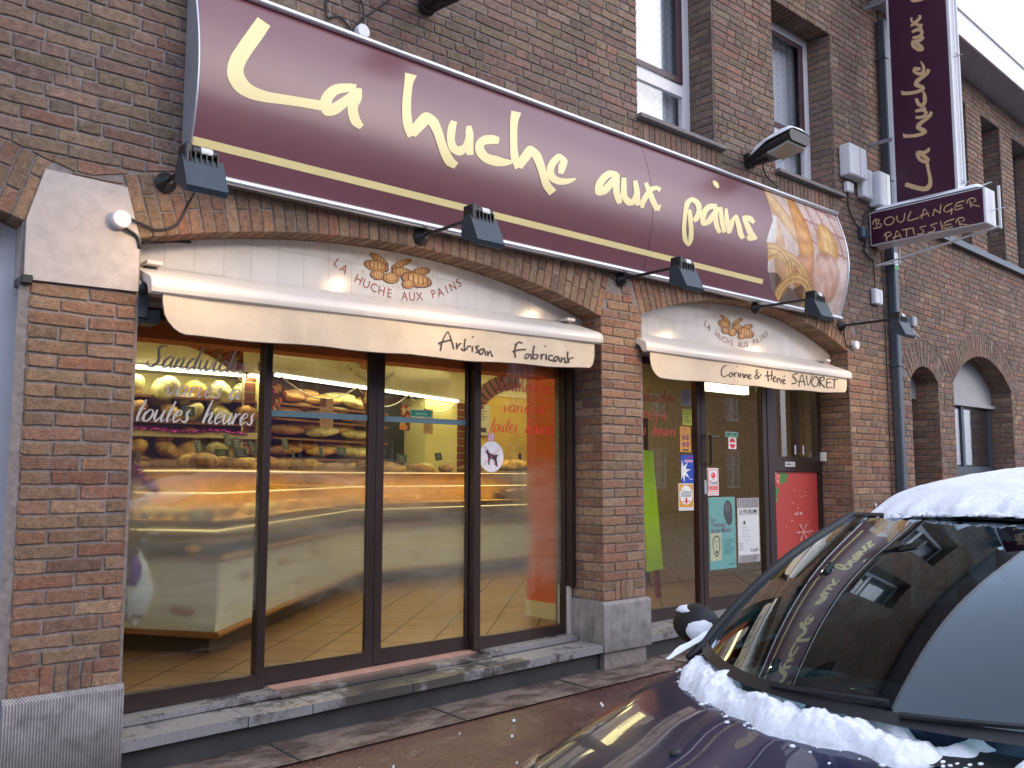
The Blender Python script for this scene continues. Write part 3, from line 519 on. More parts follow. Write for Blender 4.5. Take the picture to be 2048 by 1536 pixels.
# thresholds: stone sills and risers
M['granite'] = None
def granite():
    m, t, b = nodes("blue_granite"); n = noise_tex(t, 3.1, 8, .75); n2 = noise_tex(t, 170, 3, .7)
    c = ramp(t, n2.outputs[0], [(.35, (.13, .13, .14)), (.65, (.27, .27, .29))]); tcx = N(t, 'ShaderNodeTexCoord'); sx = N(t, 'ShaderNodeSeparateXYZ'); t.links.new(tcx.outputs['Object'], sx.inputs[0])
    d_ = N(t, 'ShaderNodeMath', operation='SUBTRACT'); d_.inputs[1].default_value = 3.0; t.links.new(sx.outputs[0], d_.inputs[0]); d2_ = N(t, 'ShaderNodeMath', operation='ABSOLUTE'); t.links.new(d_.outputs[0], d2_.inputs[0])
    d3 = N(t, 'ShaderNodeMapRange'); d3.inputs[1].default_value = .1; d3.inputs[2].default_value = 1.2; d3.inputs[3].default_value = .17; d3.inputs[4].default_value = 0; t.links.new(d2_.outputs[0], d3.inputs[0])
    wet = N(t, 'ShaderNodeMath', operation='ADD'); t.links.new(n.outputs[0], wet.inputs[0]); t.links.new(d3.outputs[0], wet.inputs[1])   # puddle trodden out of the shop door
    o = mixc(t, 'MIX', ramp(t, wet.outputs[0], [(.52, 0.0), (.62, .9)]).outputs[0], c.outputs[0], (.045, .04, .036))
    t.links.new(o, b.inputs['Base Color']); t.links.new(ramp(t, wet.outputs[0], [(.50, .5), (.60, .06)]).outputs[0], b.inputs['Roughness']); bump(t, b, n2.outputs[0], .35, .002); return m
M['granite'] = granite(); M['riser'] = pm("damp_riser_concrete", (.045, .045, .052), .6, var=.5, scale=5, bmp=.004, c2=(.022, .022, .026))  # riser concrete is near black with uneven mottling
def slab(x0, x1, y0, y1, th, top, mat, name):
    s_ = MB(); pts = [(x0, y0, top + tl(x0) - th), (x0, y0, top + tl(x0)), (x0, y1, top + tl(x0)), (x0, y1, top + tl(x0) - th)]; s_.prism(pts, (x1 - x0, 0, tl(x1) - tl(x0))); return s_.build(name, mat, bld)
cuts = [1.395, 2.02, 2.38, 3.02, 3.62, 4.18, 4.61]
for a, b in zip(cuts, cuts[1:]): slab(a + .003, b - .003, -.012, .40, .05, .232 + rng.uniform(-.001, .001), M['granite'], "step_slab")
for a, b in ((1.40, 2.30), (3.78, 4.585)): slab(a, b, .215, .40, .03, .268, M['granite'], "raised_sill")
slab(2.302, 3.778, .20, .40, .012, .248, M['granite'], "threshold_slab")
slab(2.302, 3.778, .345, .40, .02, .266, pm("salmon_threshold", (.42, .24, .19), .5), "threshold_trim")
slab(1.41, 8.126, .05, .40, .4, .175, M['riser'], "step_riser")
cuts = [5.11, 5.9, 6.55, 7.2, 8.12]
for a, b in zip(cuts, cuts[1:]): slab(a + .003, b - .003, -.012, .40, .05, .232 + rng.uniform(-.001, .001), M['granite'], "step_slab")
# roof edge of the bakery, high above the frame
ev = MB(); ev.box(XL, XR + .02, -.45, .1, ZT, ZT + .2); ev.box(XL, XR, .1, 8.2, ZT, ZT + .15); ev.build("roof_edge", M['whitef'], bld)
# upper windows
def lace():
    m, t, b = nodes("lace_curtain"); out = t.nodes['Material Output']; tc = N(t, 'ShaderNodeTexCoord'); mp = N(t, 'ShaderNodeMapping')
    mp.inputs['Rotation'].default_value = (0, R(45), 0); mp.inputs['Scale'].default_value = (18, 18, 18); t.links.new(tc.outputs['Object'], mp.inputs[0])
    ck = N(t, 'ShaderNodeTexWave', wave_type='BANDS', bands_direction='X'); ck.inputs['Scale'].default_value = .35; t.links.new(mp.outputs[0], ck.inputs[0])
    c2 = N(t, 'ShaderNodeTexWave', wave_type='BANDS', bands_direction='Z'); c2.inputs['Scale'].default_value = .35; t.links.new(mp.outputs[0], c2.inputs[0])
    mx = N(t, 'ShaderNodeMath', operation='MAXIMUM'); t.links.new(ck.outputs[1], mx.inputs[0]); t.links.new(c2.outputs[1], mx.inputs[1])
    vo = N(t, 'ShaderNodeTexWave', wave_type='BANDS', bands_direction='Z'); vo.inputs['Scale'].default_value = 1.1; t.links.new(tc.outputs['Object'], vo.inputs[0])
    r = ramp(t, mx.outputs[0], [(.80, .82), (.9, .99)]); r2 = ramp(t, vo.outputs[1], [(.35, .4), (.6, .7)])
    ad = N(t, 'ShaderNodeMath', operation='MAXIMUM'); t.links.new(r.outputs[0], ad.inputs[0]); t.links.new(r2.outputs[0], ad.inputs[1])
    b.inputs['Base Color'].default_value = (.80, .82, .84, 1); b.inputs['Roughness'].default_value = .9; t.links.new(ad.outputs[0], b.inputs['Alpha']); return m
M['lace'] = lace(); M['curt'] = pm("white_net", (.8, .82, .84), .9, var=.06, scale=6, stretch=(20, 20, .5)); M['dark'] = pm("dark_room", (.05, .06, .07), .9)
M['plum'] = pm("plum_window_paint", (.05, .02, .035), .4); M['sill'] = pm("grey_stone_sill", (.2, .18, .18), .8, var=.15, scale=20, bmp=.002)
for (a, b, c, d) in WIN:
    f = MB(); y0, y1 = .262, .31; xr = b - .10
    f.box(a, a + .07, y0, y1, c, d); f.box(xr - .0, b, y0, y1, c, d); f.box(a + .07, xr, y0, y1, c, c + .05); f.box(a + .07, xr, y0, y1, d - .08, d)
    f.box(a + .07, xr, y0 + .002, y1, 4.715, 4.815); win = f.build("window", M['whitef'], bld)
    s2 = MB(); zA, zB = 4.825, d - .09; s2.box(xr - .085, xr - .005, y0 - .012, y0 - .001, zA, zB); s2.box(a + .075, xr - .085, y0 - .012, y0 - .001, zA, zA + .05); s2.box(a + .075, xr - .085, y0 - .012, y0 - .001, zB - .05, zB); s2.build("casement", M['plum'], win)
    p = MB(); p.box(a + .07, xr, y0 + .02, y0 + .026, c + .05, 4.715); p.box(a + .07, xr, y0 + .02, y0 + .026, 4.815, d - .08); p.build("pane", M['glassd'], win)
    cu = MB(); cu.grid(lambda u, v: (a + .3 + u * (b - a - .32), .39 + .012 * math.sin(u * 40), c - .1 + v * (d - c + .1)), 40, 1); cu.build("curtain", M['lace'], win)
    cu = MB(); cu.grid(lambda u, v: (a + .0 + u * .3, .37 + .015 * math.sin(u * 26), c - .1 + v * (d - c + .1)), 24, 1); cu.build("curtain", M['curt'], win)
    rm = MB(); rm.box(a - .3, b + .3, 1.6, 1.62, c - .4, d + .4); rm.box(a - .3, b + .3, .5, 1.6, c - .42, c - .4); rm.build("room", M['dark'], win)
    s = MB(); s.box(a - .02, b + .10, -.055, .262, c - .035, c - .001, .004); s.build("window_sill", M['sill'], bld)
# downpipe
dp = thing("downpipe", "slate grey downpipe running down between the two brick buildings", "downpipe")
t_ = MB(); t_.box(8.945, 9.035, -.10, -.015, .62, 6.35, .012); t_.build("pipe", M['slate'], dp)
for z in (5.9, 4.55, 2.58): t_ = MB(); t_.box(8.935, 9.045, -.108, -.006, z, z + .035, .004); t_.build("bracket", M['slate'], dp)
t_ = MB(); t_.box(8.94, 9.04, -.105, -.012, .1, .615, .01); t_.build("metal_foot", M['alu'], dp)
t_ = MB(); t_.poly([(8.947, -.1015, 3.62), (9.033, -.1015, 3.62), (9.033, -.1015, 3.78), (8.947, -.1015, 3.78)], (.65, .7, .75)); t_.poly([(8.947, -.102, 3.60), (9.033, -.102, 3.60), (9.033, -.102, 3.65), (8.947, -.102, 3.65)], (.05, .35, .15)); t_.build("sticker", M['col'], dp, col=True)
# neighbour
nb = thing("brick_house", "reddish brick neighbouring building with arched ground floor openings and a white eave", "building")
SL = math.tan(R(2.3))
def FN(off=0.0): return lambda u, v, o: (u, off + SL * (u - 9.05) - o, v)
B1 = Arch(9.45, 10.18, 2.50, .16, .28); B2 = Arch(10.62, 12.55, 2.55, .38, .28); B3 = Arch(13.2, 15.1, 2.55, .38, .28)
UW = [(10.0, 10.6), (11.10, 11.45), (11.97, 12.66), (13.12, 14.0), (14.5, 15.2), (15.7, 16.5)]
NR = 22.0
def nclip(poly):
    for a in (B1, B2, B3):
        if poly: poly = a.clip(poly)
    return poly
nwb = MB(); z = .1
PALN = PAL
while z < 6.5:
    zm = z + CO / 2; iv = [(9.05, NR)]; holes = []
    if zm < 2.53: holes = [(B1.x0, B1.x1), (B2.x0, B2.x1), (B3.x0, B3.x1)]
    if 4.3 < zm < 6.18: holes = UW
    for a, b in holes:
        iv = [s for p, q in iv for s in (((p, a), (b, q)) if p < a and b < q else ((p, q),))]
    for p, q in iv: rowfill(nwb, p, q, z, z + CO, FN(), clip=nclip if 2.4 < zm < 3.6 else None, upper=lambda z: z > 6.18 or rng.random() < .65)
    z += CO
for x in (B1.x1, B2.x1, B3.x1): panel(nwb, 0.0, .45, .1, 2.62, (lambda X: lambda u, v, o: (X - o, u + SL * (X - 9.05) + .002, v))(x))
for a, b in UW: panel(nwb, 0.0, .35, 4.3, 6.18, (lambda X: lambda u, v, o: (X - o, u + SL * (X - 9.05) + .002, v))(b), upper=True)
nwb.build("brickwork", M['brick'], nb, col=True)
for a in (B1, B2, B3): v = MB(); a.voussoirs(v, depth=.4, slope=SL, upper=True); v.build("brick_arch", M['brick'], nb, col=True)
mo = MB(); x = 9.05; fn = lambda u, v: (u, .0085 + SL * (u - 9.05), v)
while x < NR:
    x1 = x + .05; xm = x + .025; zb = lambda xx: -.2
    for a in (B1, B2, B3):
        if a.x0 < xm < a.x1: zb = lambda xx, a=a: a.zin(min(max(xx, a.x0), a.x1), .006)
    hole = any(p < xm < q for p, q in UW)
    if hole: mo.poly([fn(x, zb(x)), fn(x1, zb(x1)), fn(x1, 4.3), fn(x, 4.3)]); mo.poly([fn(x, 6.18), fn(x1, 6.18), fn(x1, 6.55), fn(x, 6.55)])
    else: mo.poly([fn(x, zb(x)), fn(x1, zb(x1)), fn(x1, 6.55), fn(x, 6.55)])
    x = x1
for X in [B1.x1, B2.x1, B3.x1] + [q for p, q in UW] + [B1.x0, B2.x0, B3.x0] + [p for p, q in UW]:
    s_ = .0085 if X in [B1.x1, B2.x1, B3.x1] + [q for p, q in UW] else -.0085
    z0, z1 = (0, 2.95) if X in [B1.x1, B2.x1, B3.x1, B1.x0, B2.x0, B3.x0] else (4.3, 6.18)
    if z0 == 0: z1 = 2.6
    mo.poly([(X + s_, .0085 + SL * (X - 9.05), z0), (X + s_, .6 + SL * (X - 9.05), z0), (X + s_, .6 + SL * (X - 9.05), z1), (X + s_, .0085 + SL * (X - 9.05), z1)])
for p, q in UW: mo.poly([(p, 0 + SL * (p - 9.05) + .009, 6.18), (q, SL * (q - 9.05) + .009, 6.18), (q, .6 + SL * (q - 9.05), 6.18), (p, .6 + SL * (p - 9.05), 6.18)])
mo.build("mortar", M['mortar'], nb)
pl = MB()
for a in (B1, B2, B3):
    n = 20; y = .26
    for i in range(n):
        xa = a.x0 + (a.x1 - a.x0) * i / n; xb = a.x0 + (a.x1 - a.x0) * (i + 1) / n
        pl.poly([(xa, y + SL * (xa - 9.05), 2.38), (xb, y + SL * (xb - 9.05), 2.38), (xb, y + SL * (xb - 9.05), a.zin(xb, .004)), (xa, y + SL * (xa - 9.05), a.zin(xa, .004))])
    pl.box(a.x0, a.x1, y + SL * (a.x0 - 9.05) + .03, y + .25, 2.34, 2.38)
pl.build("plastered_lunette", pm("grey_render", (.42, .42, .43), .9, var=.08), nb)
for a in (B1, B2, B3):
    y = .36 + SL * (a.x0 - 9.05); d_ = MB(); d_.box(a.x0, a.x1, y, y + .04, 0, 2.36); dn = d_.build("door", M['blackm'], nb)
    f_ = MB(); 
    for xx in (a.x0 + .3, (a.x0 + a.x1) / 2, a.x1 - .12): f_.box(xx, xx + .07, y - .03, y - .001, .1, 2.34)
    f_.box(a.x0, a.x1, y - .028, y - .001, 1.45, 1.58); f_.build("frame", M['slate'], dn)
    f_ = MB(); f_.box(a.x0 + .02, a.x1 - .02, y - .012, y - .004, 1.6, 2.3); f_.build("pane", M['glassd'], dn)
for p, q in UW:
    y = .33 + SL * (p - 9.05); d_ = MB(); d_.box(p, q, y, y + .05, 4.3, 6.18); dn = d_.build("window", M['dark'], nb)
    f_ = MB(); f_.box(q - .08, q, y - .05, y - .001, 4.3, 6.18); f_.box(p, p + .06, y - .05, y - .001, 4.3, 6.18); f_.box(p + .06, q - .08, y - .05, y - .001, 5.0, 5.08); f_.build("frame", M['slate'], dn)
    f_ = MB(); f_.box(p + .06, q - .08, y - .02, y - .014, 4.3, 6.15); f_.build("pane", M['glassd'], dn)
s_ = MB(); s_.prism([(9.1, SL * .05 - .07, 4.20), (9.1, SL * .05 - .07, 4.275), (9.1, SL * .05 + .2, 4.29), (9.1, SL * .05 + .2, 4.20)], (NR - 9.1, SL * (NR - 9.1), 0)); s_.build("string_course", M['slate'], nb)
e = MB(); e.prism([(8.86, -.385, 6.515), (8.86, -.385, 6.535), (8.86, .6, 6.535), (8.86, .6, 6.515)], (NR - 8.86, SL * (NR - 8.86), 0)); e.build("soffit", pm("grey_white_soffit", (.42, .43, .47), .6), nb)
e = MB(); e.prism([(8.85, -.41, 6.50), (8.85, -.41, 6.83), (8.85, -.386, 6.83), (8.85, -.386, 6.50)], (NR - 8.85, SL * (NR - 8.85), 0)); e.prism([(8.84, -.43, 6.80), (8.84, -.43, 6.86), (8.84, -.411, 6.86), (8.84, -.411, 6.80)], (NR - 8.84, SL * (NR - 8.84), 0)); e.build("fascia", M['whitef'], nb)
e = MB(); e.prism([(8.85, -.38, 6.84), (8.85, -.38, 6.87), (8.85, 6, 8.2), (8.85, 6, 6.84)], (NR - 8.85, SL * (NR - 8.85), 0)); e.build("roof", M['slate'], nb)
e = MB(); e.box(9.05, NR, .7, 8, -.2, 6.5); e.build("inner_wall", M['mortar'], nb)
# ------------------------------------------------------------------ long plum sign
def sgy(z):
    t = min(1, max(0, (z - 2.97) / 1.0)); return -(.06 + .11 * math.sin(math.pi * t))
def onsign(a, b, lift=0.0): return (a, sgy(b) - .0016 - lift, b)
sg = thing("shop_sign", "long convex plum sign lettered La huche aux pains with a bread photograph", "sign")
m, t, b = nodes("plum_sign_film"); b.inputs['Base Color'].default_value = (.17, .053, .068, 1); b.inputs['Roughness'].default_value = .42; b.inputs['Coat Weight'].default_value = .6; b.inputs['Coat Roughness'].default_value = .24
n = noise_tex(t, 1.6, 3, .5, stretch=(.6, 1, 4)); bump(t, b, n.outputs[0], .35, .010)
t.links.new(mixc(t, 'MIX', ramp(t, noise_tex(t, 5, 4, .6).outputs[0], [(.4, 0.0), (.8, .3)]).outputs[0], (.16, .050, .068), (.22, .08, .07)), b.inputs['Base Color']); M['film'] = m
SX0, SXM, SX1 = 1.585, 5.02, 7.86
mb = MB()
for x0, x1 in ((SX0, SXM - .002), (SXM + .002, SX1)): mb.grid(lambda u, v, x0=x0, x1=x1: (x0 + (x1 - x0) * u, sgy(2.97 + v), 2.97 + v), 4, 28)
autosmooth(mb.build("face", M['film'], sg), 60)
mb = MB(); mb.box(SXM - .002, SXM + .002, -.055, -.05, 2.97, 3.97); mb.build("seam", M['white'], sg)
mb = MB(); mb.grid(lambda u, v: onsign(SX0 + .004 + (6.52 - SX0) * u, 3.092 + .040 * v), 30, 3); mb.build("cream_stripe", M['cream'], sg)
mb = MB(); ribbons(mb, unpack(T_SIGN), onsign, n=7, step=.0004, cross=3, fat=1.06); mb.build("lettering", M['cream'], sg)
for x, s_ in ((SX0 - .012, 1), (SX1, 1)):
    mb = MB(); pts = [(x, -.002, 2.95), ] + [(x, sgy(2.97 + i / 24) - .006, 2.97 + i / 24) for i in range(25)] + [(x, -.002, 3.99)]
    mb.prism(pts, (.012, 0, 0)); mb.build("end_plate", M['cap'] if x < 3 else M['white'], sg)
    mb = MB(); mb.tube([(x + .006, sgy(2.97 + i / 24) - .007, 2.97 + i / 24) for i in range(25)], .006, 6); mb.build("edge_trim", M['alu'], sg)
for z in (2.958, 3.982):
    mb = MB(); mb.tube([(SX0 - .01, -.072, z), (SX1 + .01, -.072, z)], .021, 12); mb.box(SX0, SX1, -.068, -.004, z - .012, z + .012); autosmooth(mb.build("rail", M['alu'], sg))
# printed bread photograph at the right end (flat print, wrapped on the face)
mb = MB(); L_ = .0022
edge = [(6.655, 3.965), (6.645, 3.80), (6.64, 3.668), (6.56, 3.56), (6.504, 3.462), (6.53, 3.33), (6.557, 3.215), (6.66, 3.08), (6.83, 2.98)]
def eX(z):
    for (x0, z0), (x1, z1) in zip(edge, edge[1:]):
        if z1 <= z <= z0: return x0 + (x1 - x0) * (z0 - z) / (z0 - z1)
    return edge[0][0] if z > 3.9 else edge[-1][0]
def bread_px(a, b):                      # a 0..1.3 m from the cut edge, b height 0..1
    nz = lambda s, o=0: noise.noise(Vector((a * s + o, b * s, o * 1.7)))
    base = Vector((.62, .52, .50)); base += Vector((.16, .15, .17)) * nz(3)
    if b > .5 and a > .55:
        if abs((a * 1.0 + b * .25) % .19 - .09) < .014 or abs((b + a * .12) % .2 - .1) < .012: base = Vector((.45, .24, .26))
    def shp(cx, cy, rx, ry, rot, col, hi):
        nonlocal base
        dx, dy = a - cx, b - cy; c, s = math.cos(rot), math.sin(rot); X, Y = (dx * c + dy * s) / rx, (-dx * s + dy * c) / ry; d = X * X + Y * Y + .12 * nz(7, cx)
        if d < 1:
            k = .5 + .28 * math.sin(X * 9 + nz(4, cy) * 5) + .35 * nz(9, cx); q = max(0, 1 - d) ** .45
            c0 = Vector(col) * (.55 + .45 * q); c1 = Vector(hi); base = base.lerp(c0.lerp(c1, max(0, min(1, (.25 + .75 * k) * q))), min(1, (1 - d) * 6))
    shp(.28, .82, .52, .10, R(-42), (.50, .27, .10), (.78, .62, .38))
    shp(.2, .45, .50, .10, R(-74), (.46, .22, .09), (.74, .56, .38))
    shp(.62, .60, .46, .135, R(-82), (.48, .17, .04), (.80, .50, .20))
    shp(.66, .25, .26, .19, R(-35), (.45, .16, .05), (.72, .40, .2))
    shp(1.02, .62, .19, .22, 0, (.62, .33, .10), (.85, .66, .38))
    shp(.98, .30, .26, .26, R(30), (.50, .25, .13), (.70, .52, .48))
    if a < .26 and b > .22 and b < .74 and a < .05 + .3 * (b - .2): base = Vector((.66, .68, .70)) * (1 + .1 * nz(9))
    for cx, cy, r in ((.28, .05, .36), (.12, .22, .22), (.55, .02, .22)):
        d = math.hypot((a - cx) * .8, (b - cy))
        if abs(d - r) < .04: base = Vector((.46, .26, .09)).lerp(Vector((.70, .50, .22)), .5 + .5 * math.sin((d - r) * 160))
        elif d < r - .04 and b < .2 + .1 * nz(3): base = base * .55
    base = base * (1 + .22 * nz(13, 3) + .14 * nz(29, 7)); return tuple(max(.01, min(.9, q * k_)) for q, k_ in zip(base, (.95, .86, .78)))
nu, nv = 110, 84
for j in range(nv):
    for i in range(nu):
        z0 = 2.973 + .994 * j / nv; z1 = 2.973 + .994 * (j + 1) / nv; q = []
        for (ii, zz_) in ((i, z0), (i + 1, z0), (i + 1, z1), (i, z1)):
            x0 = eX(zz_); q.append(onsign(x0 + (SX1 - .003 - x0) * ii / nu, zz_, -.0006))
        xm = sum(p[0] for p in q) / 4; mb.poly(q, bread_px(xm - 6.5, (z0 - 2.97)))
M['print'] = pcol("printed_photo", .22, 20, .08, 0); mb.build("bread_photograph", M['print'], sg, col=True)
# ------------------------------------------------------------------ awnings
def canvas():
    m, t, b = nodes("cream_awning_canvas"); n = noise_tex(t, 4, 7, .7); n2 = noise_tex(t, 1.3, 5, .6, stretch=(3, 1, .6)); wv = noise_tex(t, 260, 2, .5, stretch=(1, 1, .2))
    o = mixc(t, 'MULTIPLY', 1.0, (.64, .53, .40), ramp(t, n.outputs[0], [(.3, (.86, .85, .83)), (.65, (1.03, 1.02, 1.0))]).outputs[0])
    o = mixc(t, 'MIX', ramp(t, n2.outputs[0], [(.56, 0.0), (.70, .28)]).outputs[0], o, (.36, .30, .24)); o = mixc(t, 'MULTIPLY', 1.0, o, ramp(t, wv.outputs[0], [(.3, .93), (.7, 1.04)]).outputs[0])
    t.links.new(o, b.inputs['Base Color']); b.inputs['Roughness'].default_value = .9; bump(t, b, n.outputs[0], .6, .008); return m
M['fabric'] = canvas()
M['alucream'] = pm("cream_lacquered_awning_rail", (.56, .52, .48), .3, .0, .04, 10); M['binding'] = pm("brown_edge_binding", (.05, .03, .03), .8)
def awning(x0, x1, zt, kz, hv, hv1, dy, label, txt):
    aw = thing("awning", label, "awning")
    y0 = .17; mb = MB()   # cassette: sloping top, rounded front rail
    prof = [(.19, zt + .165), (.19, zt + .19), (-.085 + dy, zt + .088), (-.105 + dy, zt + .078), (-.122 + dy, zt + .062), (-.128 + dy, zt + .03), (-.124 + dy, zt + .006), (-.112 + dy, zt - .004), (-.09 + dy, zt), (-.06 + dy, zt + .05), (.10, zt + .12)]; DZ = kz * (x1 - x0)
    mb.prism([(x0, p[0], p[1]) for p in prof], (x1 - x0, 0, DZ)); autosmooth(mb.build("cassette", M['alucream'], aw), 40)
    for x in (x0 - .012, x1): 
        mb = MB(); mb.prism([(x, p[0] * 1.02, p[1] + kz * (x - x0)) for p in prof], (.012, 0, 0)); mb.build("end_cap", M['alucream'], aw)
    r = .16; zvf = lambda x: zt + .004 + kz * (x - x0); botf = lambda x: zt - hv + (zvf(x1) - zt - hv1 + hv) * (x - x0) / (x1 - x0); xa, xb = x0 + .045, x1 - .05
    def edge_z(x):
        bot = botf(x); e = bot + .008 * math.sin((x - x0) * 1.9 + 1) * (.5 if x < x0 + 1.5 else 1) + .004 * math.sin(x * 9)
        d = x - xa
        if d < r: e = max(e, bot + r - math.sqrt(max(0, r * r - (r - d) ** 2)) * 1.0)
        d = xb - x; q = .09
        if d < q: e = max(e, bot + q - math.sqrt(max(0, q * q - (q - d) ** 2)))
        return e
    us = [0, .004, .01, .02, .03, .04] + [i / 70 for i in range(4, 67)] + [.962, .972, .98, .988, .994, 1]
    fy = lambda x, z: dy - .110 + .010 * noise.noise(Vector((x * 2.2, z * 5, 3))) + .006 * noise.noise(Vector((x * 7, z * 3 + x * 4, 1))) * (zvf(x) - z) / hv
    F = MB(); nvv = 8
    F.grid(lambda u, v: (lambda x: (x, fy(x, zvf(x) - (zvf(x) - edge_z(x)) * v), zvf(x) - (zvf(x) - edge_z(x)) * v))(xa + (xb - xa) * us[round(u * (len(us) - 1))]), len(us) - 1, nvv)
    n0 = len(F.v); F.v += [(x, y + .002, z) for x, y, z in F.v]; F.f += [tuple(i + n0 for i in f)[::-1] for f in F.f]; F.c += F.c; F.m += F.m
    F.build("valance", M['fabric'], aw, smooth=True)
    T = MB(); pts = [(xa, fy(xa, zvf(xa)) - .001, zvf(xa))] + [(xa + (xb - xa) * q, fy(xa + (xb - xa) * q, edge_z(xa + (xb - xa) * q)), edge_z(xa + (xb - xa) * q)) for q in us] + [(xb, fy(xb, zvf(xb)) - .001, zvf(xb))]
    T.tube(pts, .0035, 6); T.build("binding", M['binding'], aw)
    L = MB(); ribbons(L, unpack(txt), lambda a, b, l: (a, fy(a, b) - .003 - l, b), n=4, step=.0002); L.build("lettering", M['ink'], aw)
    for x in (x0 + .06, x1 - .10):
        mb = MB(); mb.box(x - .03, x + .05, .08, .19, zt + .18 + kz * (x - x0), zt + .203 + kz * (x - x0), .004); mb.build("mounting_plate", M['alucream'], aw)
    # folded arm ends and roller seen at the left
    mb = MB(); mb.tube([(x0 - .030, .04, zt + .05), (x0 + .0, .04, zt + .05)], .045, 14); mb.box(x0 - .03, x0 + .1, .05, .19, zt - .12, zt - .05, .006); mb.box(x0 - .02, x0 + .03, .03, .08, zt - .10, zt + .02, .004); mb.build("bracket", M['slate'], aw)
    mb = MB(); mb.tube([(x0 + .02, .06, zt + .055), (x1 - .02, .06, zt + .055 + DZ)], .045, 16); mb.build("fabric_roll", M['fabric'], aw)
    return aw
awning(1.425, 4.50, 2.319, .018, .198, .188, 0.0, "wide cream awning over the left opening with Artisan Fabricant on its valance", T_AW1)
awning(5.02, 7.98, 2.375, .001, .200, .142, .03, "cream awning over the right opening with Corinne & Hervé SAVORET on its valance", T_AW2)
# ------------------------------------------------------------------ emblem painted on tiles
def mapped(c, w_, h_, y, d=(1, 0)):      # unit emblem -> plane
    return lambda a, b, l=0.0: (c[0] + a * w_, y - l, c[1] + b * h_)
BR = [(735, 470, 150, 50, 35), (700, 560, 170, 78, 16), (1030, 522, 150, 44, -24), (1300, 625, 135, 58, -8), (1040, 635, 145, 66, 8), (1240, 740, 225, 98, 14), (715, 680, 100, 62, 15), (890, 718, 112, 74, 10), (1125, 800, 88, 60, 5)]
def emblem(mb, f, sc_=1.0, detail=True):
    U = lambda x, y: ((x - 1000) / 1867 * sc_, -((y - 620) - .165 * (x - 1000)) / 2153 * sc_)
    l = 0.0
    for (cx, cy, rx, ry, ro) in BR:
        ro = R(ro); ca, sa = math.cos(ro), math.sin(ro)
        for k, col in ((1.0, (.07, .022, .015)), (.90, (.42, .19, .055)), (.55, (.58, .36, .13))):
            l += .0002; off = -ry * .10 * (1 - k) * 3
            pts = []
            for i in range(20):
                q = 2 * math.pi * i / 20; x = rx * k * math.cos(q); y = ry * k * math.sin(q) + off; pts.append(f(*U(cx + x * ca - y * sa, cy + x * sa + y * ca), l))
            mb.poly(pts, col)
            if not detail: continue
        if detail:
            for i in range(5):
                x = rx * (-.62 + .31 * i); l += .00003; y0, y1 = -ry * .55, ry * .45
                pts = [(cx + (x + dx) * ca - y * sa, cy + (x + dx) * sa + y * ca) for dx, y in ((0, y0), (rx * .06, y0), (rx * .2, y1), (rx * .12, y1))]
                mb.poly([f(*U(*p), l + .0002) for p in pts], (.12, .035, .02))
    if detail:
        l = .0001
        for (x, y, an, ln) in [(515, 395, 20, 50), (470, 452, -15, 60), (520, 632, -8, 60), (525, 665, -25, 60), (850, 385, 75, 60), (910, 390, 92, 55), (960, 405, -50, 55), (800, 420, 35, 55), (830, 405, 50, 50), (985, 435, -40, 50), (1030, 455, -30, 45), (1180, 490, -50, 50), (1230, 515, -20, 55), (1265, 548, -10, 50), (1475, 650, 3, 70), (1480, 685, 6, 60), (800, 812, 45, 55), (860, 835, 40, 50), (930, 835, 40, 50), (1000, 830, 40, 50), (1060, 860, 40, 50), (1180, 875, 25, 50), (1240, 850, 20, 60), (1020, 870, 20, 50)]:
            a_ = R(an); dx, dy = math.cos(a_) * ln / 2, math.sin(a_) * ln / 2; nx, ny = -math.sin(a_) * 6, math.cos(a_) * 6
            mb.poly([f(*U(x - dx, y - dy), l), f(*U(x + nx, y + ny), l), f(*U(x + dx, y + dy), l), f(*U(x - nx, y - ny), l)], (.42, .25, .12))
def arc_text(mb, s, f, cx, cz, Rr, a0, a1, size, col, y_l=.0012):
    n = len(s)
    for i, ch in enumerate(s):
        if ch == ' ': continue
        a = a0 + (a1 - a0) * i / (n - 1); x = cx + Rr * math.sin(a); z = cz - Rr * math.cos(a)
        put_text(mb, ch, lambda p, q: f(p, q), size, sx=.95, col=col, rot=a, at=(x, z), bold=.004)
for (cx, cz, tx, k, nm) in ((3.02, 2.722, 3.02, 1.0, 'left'), (6.56, 2.762, 6.56, 1.06, 'right')):
    mb = MB(); emblem(mb, mapped((cx, cz), 1.02 * k, 1.0, .1985), 1.0)
    arc_text(mb, "LA HUCHE AUX PAINS", lambda p, q: (p, .1985, q), cx + .01, cz - .155 + .80, .80, R(-34), R(35), .078, (.26, .06, .035) if nm == 'left' else (.16, .07, .07))
    o = mb.build("painted_emblem", M['col'], None, col=True)
    tag(o, "bread emblem with LA HUCHE AUX PAINS painted on the tiles above the %s awning" % ("Artisan Fabricant" if nm == 'left' else "SAVORET"), "emblem")
